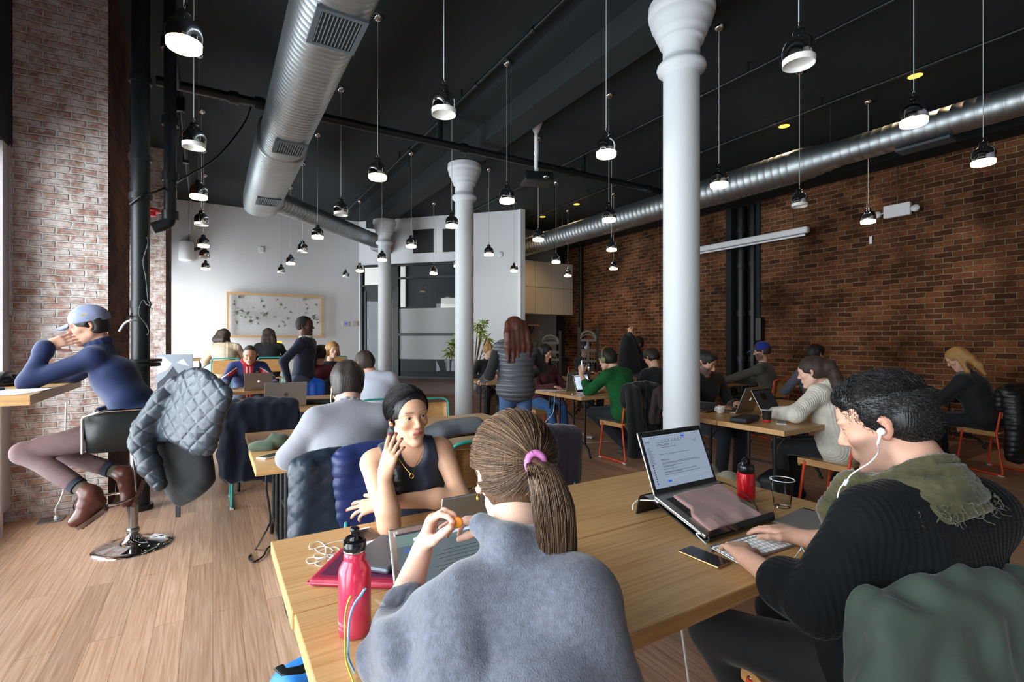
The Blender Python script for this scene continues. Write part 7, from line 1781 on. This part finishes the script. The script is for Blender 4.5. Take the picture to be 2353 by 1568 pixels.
prf = bend([Vector((0,a,b)) for a,b in ((1.070,.788),(1.062,.757),(1.10,.757),(1.30,.826),(1.37,.836),(1.39,.753))],.025,5); n_ = len(prf)
for x in (1.395,1.765):
    for q in prf: vs.append((x,q.y,q.z))
    for i,q in enumerate(prf):
        d_ = (prf[min(i+1,n_-1)]-prf[max(i-1,0)]).normalized(); vs.append((x,q.y+d_.z*.006,q.z-d_.y*.006))
fs = []
for i in range(n_-1):
    fs += [(i,i+1,2*n_+i+1,2*n_+i),(n_+i,3*n_+i,3*n_+i+1,n_+i+1),(i,n_+i,n_+i+1,i+1),(2*n_+i,2*n_+i+1,3*n_+i+1,3*n_+i)]
fs += [(0,2*n_,3*n_,n_),(n_-1,2*n_-1,4*n_-1,3*n_-1)]
mb.add(vs,fs,0,False); mb.build('stand_plate', M('black_acrylic','#0c0d0f',.12,spec=.7), t)
t = thing('charging_cable','white charging cable plugged into the laptop on the stand','cable',P(-.18,.09,.008))
mb = MB(); mb.tube(spline([P(-.182,.095,.008),P(-.20,.10,.01),PD(1470,1150,1.9),PD(1456,1158,1.9),PD(1454,1172,1.9)],6),.0022,6); mb.box(P(-.184,.095,.008),(.012,.02,.006),R); mb.build('cable', m_wht, t)
tag(tubeobj('charging_cable',spline([P(-.182,.0,.008),P(-.186,-.05,.012),P(-.184,-.10,.014),PZ(1600,1228,.77),PZ(1622,1250,.765)],8),.002,m_wht),'white cable running along the left edge of the laptop on the stand','cable')
# wireless keyboard
kb = thing('keyboard','slim silver wireless keyboard with white keys under the hands of the man in black','keyboard',(1.485,.965,.75)); R5 = rotz(-.05)@rotx(.10); K = lambda a,b,c: Vector((1.485,.965,.752))+R5@Vector((a,b,c))
mb = MB(); mb.box(K(0,0,.007),(.282,.112,.004),R5,bev=.0015); mb.build('plate', m_silver, kb)
mb = MB(); mb.tube([K(-.141,.050,.002),K(.141,.050,.002)],.0088,16); mb.build('battery_tube', m_silver, kb)
mb = MB()
for r_ in range(6):
    x = -.136
    for c_ in range(14):
        w_ = .0168
        mb.box(K(x+w_/2+.001,.040-.0165*r_,.0102),(w_,.0140 if r_ else .008,.0028),R5,bev=.0008); x += .0194
mb.build('keys', m_wht, kb)
def phone(label, c, ang, body, z=0, scr=True):
    t = thing('phone', label, 'phone', c); R = rotz(ang); c = Vector(c)
    mb = MB(); mb.box(c+Vector((0,0,.004)),(.070,.142,.0078),R,bev=.0036); mb.build('body', body, t)
    mb = MB(); mb.box(c+Vector((0,0,.0082)),(.064,.136 if body.name != 'white_plastic' else .108,.0006),R); mb.build('screen', M('phone_black','#0c0d0f',.12,spec=.8), t); return t
phone('gold-edged black phone lying beside the silver keyboard',(1.293,1.0,.75),.05,M('gold_metal','#b89a70',.3,.8))
phone('white phone on the front table by the elbow of the woman in the tank top',(.452,1.70,.75),.12,m_wht)
phone('white-rimmed phone at the table corner in front of the green beanie',tuple(PZ(622,1050,.75)),-.9,m_wht)
phone('phone beside the open laptop of the woman in the turtleneck',tuple(PZ(1795,973,.75)),-1.0,m_wht)
# felt sleeve / tablet
t = thing('tablet','flat grey tablet in a felt sleeve beside the plastic cup','tablet',(1.875,.985,.75)); R5 = rotz(.10)
mb = MB(); mb.box((1.875,.985,.756),(.235,.175,.010),R5,bev=.004); mb.build('sleeve', M('grey_felt','#75706c',.85,bump=.2,bscale=250), t)
mb = MB(); mb.tube([Vector((1.875,.985,.758))+R5@Vector((.115,.04,0)),Vector((1.875,.985,.758))+R5@Vector((.115,.08,0))],.006,8); mb.build('pen_loop', m_pipe, t)
# red flask
t = thing('flask','red steel flask with a black lid standing on the front table','flask',(1.899,1.264,.75)); c = Vector((1.899,1.264,.75))
m_redm = M('red_lacquer','#c01420',.25,.25,coat=.4)
mb = MB(); mb.lathe([(0,.0),(.033,.0),(.034,.004),(.034,.014)],c,32); mb.build('steel_base', m_nickel, t)
mb = MB(); mb.lathe([(.034,.014),(.035,.02),(.035,.115),(.033,.121),(.0,.121)],c,32); mb.build('body', m_redm, t)
mb = MB(); mb.lathe([(.030,.119),(.032,.122),(.032,.14),(.030,.152),(.022,.158),(0,.159)],c,32); mb.tube([c+Vector((-.022,0,.148)),c+Vector((-.02,0,.172)),c+Vector((.0,0,.179)),c+Vector((.02,0,.172)),c+Vector((.022,0,.148))],.007,8); mb.build('lid', M('black_plastic','#101214',.25,spec=.6), t)
# clear plastic cup
m_clear = glassmat('clear_plastic',(.96,.97,.98),.02,1.22)
t = thing('plastic_cup','clear empty plastic cup right of the red flask','cup',(1.959,1.146,.75)); c = Vector((1.959,1.146,.75))
mb = MB(); mb.lathe([(0,.004),(.026,.004),(.030,0),(.031,.006),(.033,.03),(.0335,.031),(.040,.085),(.044,.110)],c,36); mb.lathe([(.029,.008),(.042,.108)],c,36); mb.build('cup_wall', m_clear, t)
mb = MB(); mb.tube([c+Vector((.045*math.cos(a),.045*math.sin(a),.111)) for a in np.linspace(0,2*PI,33)[:-1]],.0018,6,closed=True); mb.build('rim', M('rim_plastic','#e8eef0',.3,spec=.8), t)
tag(tubeobj('cable',spline([PZ(1632,1112,.753),PZ(1660,1110,.753),PZ(1640,1104,.753),PZ(1680,1116,.757),PD(1715,1140,1.92),PD(1735,1160,1.86),PD(1745,1185,1.8)],7),.0022,m_pipe),'thin black cable passing the red flask on the front table','cable')
# pink bottle
t = thing('water_bottle','pinkish-red metal water bottle with a black sport cap on the front table','bottle',(.278,1.157,.75)); c = Vector((.278,1.157,.75)); m_pinkm = M('raspberry_lacquer','#c92a4a',.28,.15,coat=.5)
mb = MB(); mb.lathe([(0,.0),(.030,.0),(.0345,.004),(.036,.012),(.036,.142),(.034,.152),(.028,.163),(.0245,.168),(.0235,.171),(.0245,.174),(.0235,.177),(.0245,.18),(.0235,.183),(.023,.19),(.0,.19)],c,40); mb.build('body', m_pinkm, t)
mb = MB(); mb.lathe([(.0240,.188),(.0252,.189),(.0252,.192),(.024,.193)],c,32); mb.build('steel_ring', m_nickel, t)
mb = MB(); mb.lathe([(.0245,.192),(.0255,.194),(.0255,.212),(.0235,.214),(0,.214)],c,32); mb.lathe([(.013,.212),(.010,.216),(.0085,.222),(.0085,.232),(.0105,.235),(.0105,.240),(.008,.243),(0,.243)],c,20)
mb.tube([c+Vector((-.022,-.006,.208)),c+Vector((-.026,-.01,.222)),c+Vector((-.012,-.006,.226)),c+Vector((.01,0,.222)),c+Vector((.022,.004,.208))],.004,8); mb.build('sport_cap', MATS['black_plastic'], t)
for k,(s_,sz) in enumerate((('KANTEEN',.0085),('classic',.006))):
    for j,ch in enumerate(s_):
        a = math.radians(196)+ (j-len(s_)/2)*(.155 if k == 0 else .10); Rr = Matrix((Vector((-math.sin(a),math.cos(a),0)),Vector((0,0,1)),Vector((math.cos(a),math.sin(a),0)))).transposed()
        if ch.strip(): txt(ch,sz,c+Vector((math.cos(a)*.0362,math.sin(a)*.0362,.032-.010*k)),Rr,M('print_pink','#f0b8c0',.5),'lettering',t,.0002)
# zip bag
t = thing('zip_bag','clear zip-top plastic bag leaning on the sleeve of the grey shawl','bag',(.255,1.0,.75))
def zb_(u,v): # u across, v up
    return Vector((.235+.10*u, .985+.05*u+.02*math.sin(u*5), .752+.17*v))+Vector((-.02*math.sin(v*3+u*2),.012*math.sin(v*9+u*7),0))
mb = MB(); n_ = 14; vs = [zb_(i/n_,j/n_) for j in range(n_+1) for i in range(n_+1)]; vs2 = [q+Vector((.008,-.012,0))*math.sin(i*.4) for i,q in enumerate(vs)]
fs = [(j*(n_+1)+i,j*(n_+1)+i+1,(j+1)*(n_+1)+i+1,(j+1)*(n_+1)+i) for j in range(n_) for i in range(n_)]
mb.add(vs,fs,0,True); mb.add(vs2,fs,0,True); mb.build('film', glassmat('bag_film',(.93,.94,.95),.12,2.0), t)
for (o_,col) in ((0,'#d8dc4a'),(.012,'#e6e04a'),(.14,'#9fd6ee'),(.17,'#58b4e8')):
    mb = MB(); mb.tube([zb_(o_+.02*math.sin(k*.35)*(1 if o_ < .1 else -3),k/12) for k in range(13)],.0014,5); mb.build('zip_strip', M('zip_'+col[1:],col,.4), t)
# red folio and dark closed laptop
Rf = rotz(-.63); c = Vector((.405,1.435,.75)); t = thing('folio_case','raspberry red zipped folio under the dark closed laptop','case',c)
mb = MB(); mb.box(c+Vector((0,0,.012)),(.30,.215,.022),Rf,bev=.01); mb.build('cover', M('red_leatherette','#a51f3c',.5,bump=.2,bscale=150), t)
mb = MB(); mb.box(c+Vector((0,0,.0235)),(.255,.17,.002),Rf); mb.build('panel', M('plum_panel','#5c2140',.5), t)
mb = MB(); mb.tube([c+Vector((0,0,.012))+Rf@Vector(q) for q in ((-.152,.1,0),(-.152,-.109,0),(.152,-.109,0),(.152,.1,0))],.0028,6); mb.build('zip', M('zip_red','#d04058',.4), t)
Rf2 = rotz(.72); c = Vector((.44,1.465,.776)); t = thing('closed_laptop','dark grey closed small laptop lying on the red folio','laptop',c)
mb = MB(); mb.box(c+Vector((0,0,.009)),(.215,.155,.017),Rf2,bev=.008); mb.build('lid', M('dark_grey_shell','#5a606a',.42,.3), t)
q = c+Vector((0,0,.0180))+Rf2@Vector((-.045,-.050,0)); Rl = Rf2@rotz(-1.35); mb = MB(); sz = (.034,.022)
for a,b in (((0,0),(1,0)),((1,0),(1,1)),((1,1),(0,1)),((0,1),(0,0))): mb.tube([q+Rl@Vector((a[0]*sz[0],a[1]*sz[1],0)),q+Rl@Vector((b[0]*sz[0],b[1]*sz[1],0))],.0006,4)
mb.build('emblem', M('print_grey','#b8bcc2',.4), t); txt('lenovo',.008,q+Rl@Vector((.003,.008,.0002)),Rl,MATS['print_grey'],'lettering',t,.0002)
# tangled earphones on the table
t = thing('earphones','tangled white earphones on the left end of the front table','earphones',PZ(745,1268,.75)); rs = np.random.RandomState(8)
pts = [PZ(u,v,.7525+.002*(i%3)) for i,(u,v) in enumerate(((858,1248),(800,1242),(760,1248),(735,1258),(712,1262),(715,1248),(735,1246),(748,1258),(745,1280),(728,1284),(722,1276),(745,1262),(770,1258),(780,1266),(760,1276),(738,1272),(725,1262),(745,1256),(765,1266),(750,1280),(735,1290),(712,1296),(704,1288),(715,1282),(738,1282),(752,1280),(762,1284)))]
mb = MB(); mb.tube(spline(pts,6),.0015,6); mb.tube(spline([PZ(738,1284,.753),PZ(724,1294,.753),PZ(735,1302,.753),PZ(752,1299,.753)],6),.0015,6); mb.build('cable', m_wht, t)
for (u,v) in ((764,1283),(758,1299)):
    mb = MB(); q = PZ(u,v,.757); mb.lathe([(0,.009),(.006,.008),(.0085,.002),(.006,-.005),(0,-.006)],q,14,R=roty(1.2)); mb.tube([q,q+Vector((-.014,-.006,-.003))],.003,8); mb.build('earbud', m_wht, t)
# ---------------- other tables
m_porc = M('porcelain','#e8e6e2',.2,coat=.5)
q = PZ(1655,950,.75); t = thing('coffee_cup','white porcelain cup in front of the bearded man','cup',q); mb = MB(); mb.lathe([(0,.002),(.026,.002),(.028,.004),(.036,.018),(.041,.045),(.043,.062),(.041,.062),(.039,.045),(.034,.02),(0,.01)],q,28); mb.tube([q+Vector((-.038,.0,.05)),q+Vector((-.062,.01,.048)),q+Vector((-.062,.01,.03)),q+Vector((-.036,.0,.022))],.005,8); mb.build('cup_body', m_porc, t)
q = PZ(1762,971,.75); t = thing('paper_cup','black paper cup with a red base beside the open laptop of the turtleneck woman','cup',q); mb = MB(); mb.lathe([(0,0),(.028,0),(.0295,.022)],q,24); mb.build('base_band', M('red_card','#c8322e',.6), t); mb = MB(); mb.lathe([(.0295,.022),(.037,.098),(.0385,.10),(.037,.102),(.034,.10),(.028,.02)],q,24); mb.build('cup_wall', M('black_card','#1c1a18',.6), t)
mb = MB(); mb.tube([q+Vector((.038*math.cos(a),.038*math.sin(a),.101)) for a in np.linspace(0,2*PI,25)[:-1]],.0022,6,closed=True); mb.build('rim', m_wht, t)
def soft(name,label,cat,c,h,mat,ang=0,res=.006,rad=.6): 
    S = Sdf(); S.box(c,h,rotz(ang),min(h)*rad,.01); S.disp(folds(.002)); me,V = S.mesh(name,res); return tag(meshobj(name,me,mat),label,cat)
q = PZ(1712,962,.775); soft('laptop_sleeve','black padded laptop sleeve beside the white cup','sleeve',q,(.15,.07,.022),MATS['black_nylon'],.25)
q = PZ(1625,945,.76); soft('wallet','dark brown wallet left of the white cup','wallet',q,(.06,.04,.012),M('brown_leather2','#2e1a14',.5),.1)
q = PZ(727,923,.775); soft('pouch','black zipped pouch on the table right of the grey laptop lid','pouch',q,(.17,.06,.02),MATS['black_nylon'],-.35)
q = PD(1354,850,9.45); q.z = .75; t = thing('thermos','black and steel thermos flask before the man with white headphones','flask',q); mb = MB(); mb.lathe([(0,0),(.036,0),(.037,.16),(.034,.17)],q,20); mb.build('body', m_nickel, t); mb = MB(); mb.lathe([(.036,.165),(.036,.23),(.03,.25),(0,.25)],q,20); mb.build('lid', MATS['black_plastic'], t)
m_paper = M('paper','#e9e9ee',.8)
def papers(label, spots, z):
    t = thing('papers', label, 'papers', (spots[0][0],spots[0][1],z))
    for i,(x,y,a) in enumerate(spots): mb = MB(); mb.box((x,y,z+.001+.0015*i),(.21,.297,.001),rotz(a)); mb.build('sheet', m_paper, t)
papers('sheets of paper on the table beside the silver laptop of the woman in dark red',[(3.82,5.42,.3),(3.86,5.38,.1)],.75)
papers('loose papers and notes at the near end of the window counter',[(-1.05,3.98,1.2),(-1.12,4.08,.8),(-1.02,4.1,1.5)],1.1125)
t = soft('notebook','dark blue notebook on the window counter papers','notebook',(-1.18,4.14,1.125),(.09,.06,.009),M('slate_cover','#39425a',.5),.9)
papers('white sheets on the table in front of the man in maroon',[(1.05,7.5,.3),(1.12,7.45,.9)],.75)
papers('letter sheets under the right hand of the man in the red hood',[(.12,7.62,.3)],.75)
t = soft('pencil_case','red pencil case on the table of the blonde woman','pencil case',(7.20,2.42,.765),(.08,.03,.014),M('red_cloth','#b8322a',.7),.4)
t = thing('headset','black bicycle-style helmet with vents on the window counter','helmet',(-1.19,4.72,1.11)); S = Sdf(); c = Vector((-1.2,4.66,1.135)); S.ell(c,[.09,.16,.075],None,.02); S.box(c+Vector((0,0,-.10)),(.2,.3,.08),None,.01,.01,True)
for k in (-1,0,1): S.ell(c+Vector((.075,.07*k,.03)),[.04,.022,.022],None,.01,True)
me,V = S.mesh('shell',.007); meshobj('shell',me,MATS['black_plastic'],t)
# ---------------- bar table things
q = Vector((1.17,10.38,1.1)); q2 = PY(628,797,10.38); t = thing('table_lamp','glowing yellow glass table lamp on the bar table','lamp',(q2.x,10.38,1.1))
mb = MB(); mb.box((q2.x,10.38,1.11),(.12,.10,.02)); mb.tube([(q2.x,10.38,1.11),(q2.x,10.38,1.2)],.012,8); mb.build('base', m_frame, t)
mb = MB(); mb.box((q2.x,10.38,1.29),(.28,.16,.22),bev=.01); mb.build('glass_shade', M('amber_glass','#f5c518',.3,emit=1.6,ecol='#ffc21a',col2='#ffe75a',vscale=9), t)
laptop(2.02,10.42,1.1,0,'dark laptop at the right end of the bar table',W=.33,D=.22,open_=100,lid=m_bez,body=m_bez,mark=None)
# ---------------- framed air plants
a = PY(520,672,YF-.1); b = PY(743,775,YF-.1); y = YF-.10
xa, xb = PY(521,0,y).x, PY(742,0,y).x; za, zb2 = PY(521,776,y).z, PY(521,671,y).z
t = thing('plant_frame','large light wooden frame with wire mesh hung on the white far wall','frame',((xa+xb)/2,y,(za+zb2)/2))
mb = MB()
for (x0,x1,z0,z1) in ((xa,xb,zb2-.05,zb2),(xa,xb,za,za+.05),(xa,xa+.05,za+.05,zb2-.05),(xb-.05,xb,za+.05,zb2-.05)): mb.box(((x0+x1)/2,y,(z0+z1)/2),(x1-x0,.06,z1-z0))
mb.build('wooden_border', M('light_pine','#d8b384',.5), t)
mb = MB()
for k in range(34): z = za+.05+(zb2-za-.1)*(k+.5)/34; mb.tube([(xa+.05,y+.01,z),(xb-.05,y+.01,z)],.0008,3,cap=False)
for k in range(60): x = xa+.05+(xb-xa-.1)*(k+.5)/60; mb.tube([(x,y+.01,za+.05),(x,y+.01,zb2-.05)],.0008,3,cap=False)
tag(mb.build('wire_mesh', m_nickel, t), None, None, None, 'stuff')
for x in (xa+.25,xb-.45): mb = MB(); mb.box((x,YF-.04,zb2-.10),(.03,.1,.05)); mb.build('wall_hook', m_nickel, t)
rs = np.random.RandomState(12)
def tuft(n, R_, seed):
    rr = np.random.RandomState(seed); mb = MB()
    for k in range(n):
        d_ = Vector((rr.normal(),-abs(rr.normal())*.8,rr.normal()*.9)).normalized(); b_ = Vector((rr.normal(),0,rr.normal())).normalized()*.35; L = R_*rr.uniform(.6,1.2)
        pts = [d_*L*f+b_*L*f*f for f in (0,.35,.7,1)]; mb.tube(pts,[.011,.008,.004,.001],3)
    return mb.build('air_plant', M('air_plant_green','#7e8872',.9,var=.3,vscale=30))
prot = [tuft(14,.10,1),tuft(20,.12,2),tuft(10,.11,3)]; pm = [o.data for o in prot]
for o in prot: bpy.data.objects.remove(o)
spots = [(240,190),(232,240),(290,290),(350,335),(270,350),(330,395),(430,355),(385,420),(450,410),(270,500),(460,470),(500,290),(560,495),(545,430),(605,155),(605,200),(640,265),(625,360),(690,360),(650,390),(800,415),(835,175),(880,245),(930,290),(1020,355),(975,435),(915,490),(930,540),(850,545),(1230,245),(1250,290),(1370,245),(1220,355),(1320,395),(1330,430),(1370,450),(1395,490)]
wd = ('upper left','lower left','upper middle','lower middle','upper right','lower right')
for i,(a_,b_) in enumerate(spots):
    u, v = 500+a_/6.03, 660+b_/6.03; q = PY(u,v,y-.02); s_ = rs.uniform(.45,.95)
    o = bpy.data.objects.new('air_plant',pm[i%3]); COL.objects.link(o); o.location = q; o.rotation_euler = (0,rs.uniform(0,6),0); o.scale = (s_,s_,s_)
    w_ = wd[(0 if a_ < 520 else 2 if a_ < 1050 else 4)+(0 if b_ < 330 else 1)]
    tag(o,'small grey-green air plant clipped to the wire mesh, %s part of the wooden frame'%w_,'plant','air plants in the %s of the wall frame'%w_)
# ---------------- sign board, potted plant, floor things
q = PD(402,860,6.6); t = thing('picture_board','grey printed board with a dark mountain shape standing behind the quilted jacket','board',(q.x,q.y,0)); Rb = rotz(-.25)
mb = MB(); mb.box((q.x,q.y,.87),(.42,.02,.72),Rb); mb.build('board', M('board_grey','#7f8690',.6), t)
B = lambda x,z: Vector((q.x,q.y,.87))+Rb@Vector((x,-.0115,z))
mb = MB(); mb.add([B(-.2,-.35),B(.2,-.35),B(.2,.06),B(.12,.16),B(.04,.10),B(-.02,.20),B(-.1,.08),B(-.2,-.02)],[tuple(range(8))]); mb.build('printed_shape', M('board_dark','#2c313b',.6), t)
mb = MB(); mb.add([B(-.2,.1),B(-.08,.16),B(-.03,.24),B(-.12,.33),B(-.2,.33)],[(0,1,2,3,4)]); mb.add([B(.02,.25),B(.17,.2),B(.1,.3)],[(0,1,2)]); mb.build('printed_cloud', M('board_light','#b4bac2',.6), t)
mb = MB()
for x in (-.16,.16): mb.tube([B(x,-.3),Vector((B(x,0).x,B(x,0).y,0))],.012,6)
mb.tube([B(0,.2)+Vector((0,.02,0)),Vector((B(0,0).x,B(0,0).y+.35,0))],.01,6); mb.build('easel_leg', m_frame, t)
q = PD(1088,860,9.9); t = thing('potted_plant','tall potted plant with narrow green leaves behind the middle column','plant',(q.x,q.y,.44)); c = Vector((q.x,q.y,.44))
mb = MB(); mb.lathe([(0,0),(.13,0),(.17,.3),(.18,.32),(.15,.31),(0,.28)],c,20); mb.build('pot', m_white, t)
rs = np.random.RandomState(3); mb = MB(); mb2 = MB()
for (u,v) in ((1105,760),(1118,775),(1125,800),(1098,745),(1040,790),(1050,775),(1035,805),(1112,740),(1075,770)):
    tip = PD(u,v,9.9+rs.uniform(-.2,.2)); mb2.tube(spline([c+Vector((0,0,.28)),c.lerp(tip,.5)+Vector((0,0,.1)),tip],5),.012,6)
    for k in range(26):
        d_ = Vector((rs.normal(),rs.normal(),rs.normal()*.7+.3)).normalized(); L = rs.uniform(.10,.22); w_ = d_.cross(Vector((.1,.2,1))).normalized()*.012; dr = Vector((0,0,-.06))
        b0 = tip-Vector((0,0,.12*rs.rand())); m_ = b0+d_*L*.5+dr*.1; e_ = b0+d_*L+dr
        mb.add([b0-w_*.4,b0+w_*.4,m_+w_,e_,m_-w_],[(0,1,2,3,4)])
mb2.build('stem', M('stem_brown','#6b5a3a',.8), t); mb.build('foliage', M('leaf_yellowgreen','#7f9440',.5,var=.35,vscale=12), t)
t = thing('floor_socket','square metal floor socket plate by the brick pier','floor socket',PZ(118,1196,0)); q = PZ(118,1196,0)
mb = MB(); mb.box(q+Vector((0,0,.004)),(.15,.15,.008),bev=.003); mb.build('plate', m_nickel, t)
mb = MB(); mb.lathe([(0,.035),(.012,.033),(.016,.012),(.018,.006),(0,.006)],q+Vector((.03,.0,0)),14); mb.build('plug', m_white, t)
mb = MB(); mb.tube(spline([q+Vector((.03,0,.03)),PD(128,1170,3.75),PD(138,1150,3.75),PD(146,1125,3.72),PD(150,1090,3.72),PD(150,1000,3.72),PD(152,925,3.75)],7),.005,6); mb.build('cable', m_white, t)
tag(tubeobj('extension_cord',spline([PD(613,1084,2.62),PD(612,1120,2.64),PD(619,1170,2.66),PD(620,1200,2.68),PD(605,1232,2.7),PZ(588,1262,.012),PZ(572,1282,.012),PZ(584,1291,.012),PZ(605,1278,.012),PZ(618,1258,.012),PZ(650,1244,.012)],8),.006,m_pipe),'black power cord hanging from the table corner and looping on the floor','cable')
tag(tubeobj('white_cable',spline([PZ(1300,903,.752),PZ(1277,906,.755),PD(1274,925,6.2),PD(1270,950,6.2),PD(1255,968,6.15),PD(1246,985,6.1)],7),.004,m_wht),'white cable hanging off the left end of the table of the woman in dark red','cable')
q = PZ(1357,1006,.02); t = thing('power_adapter','white power adapter on the floor under the table of the man in green','adapter',q); mb = MB(); mb.box(q+Vector((0,0,.008)),(.08,.08,.028),rotz(.4),bev=.006); mb.build('brick', m_wht, t)
mb = MB(); mb.tube(spline([q,PZ(1340,1012,.006),PZ(1352,1018,.006),PZ(1380,1016,.006),PZ(1398,1014,.006)],6),.004,6); mb.tube(spline([q,PZ(1345,1000,.006),PZ(1325,990,.006),PZ(1318,978,.006)],6),.004,6); mb.build('cable', m_wht, t)
t = thing('earphones','small white earphones on the table left of the bright laptop','earphones',PZ(1330,907,.755)); mb = MB(); mb.tube(spline([PZ(1316,906,.754),PZ(1324,903,.754),PZ(1333,909,.754),PZ(1338,905,.754),PZ(1330,904,.754),PZ(1345,911,.754)],6),.0025,5); mb.build('cable', m_wht, t)
mb = MB(); mb.lathe([(0,.01),(.01,.006),(.01,-.004),(0,-.006)],PZ(1315,907,.758),10); mb.build('earbud', m_wht, t)
q = PZ(2340,1226,0); t = thing('floor_plate','metal floor socket plate at the right edge of the floor','floor socket',q); mb = MB(); mb.box(q+Vector((0,0,.004)),(.14,.14,.008),bev=.003); mb.build('plate', m_nickel, t)
tag(tubeobj('white_cable',spline([(1.0,.84,.70),(.985,.80,.55),(.99,.78,.30),(.97,.80,.05),(.9,.9,.01)],6),.003,m_wht),'thin white cable hanging under the near edge of the front table','cable')
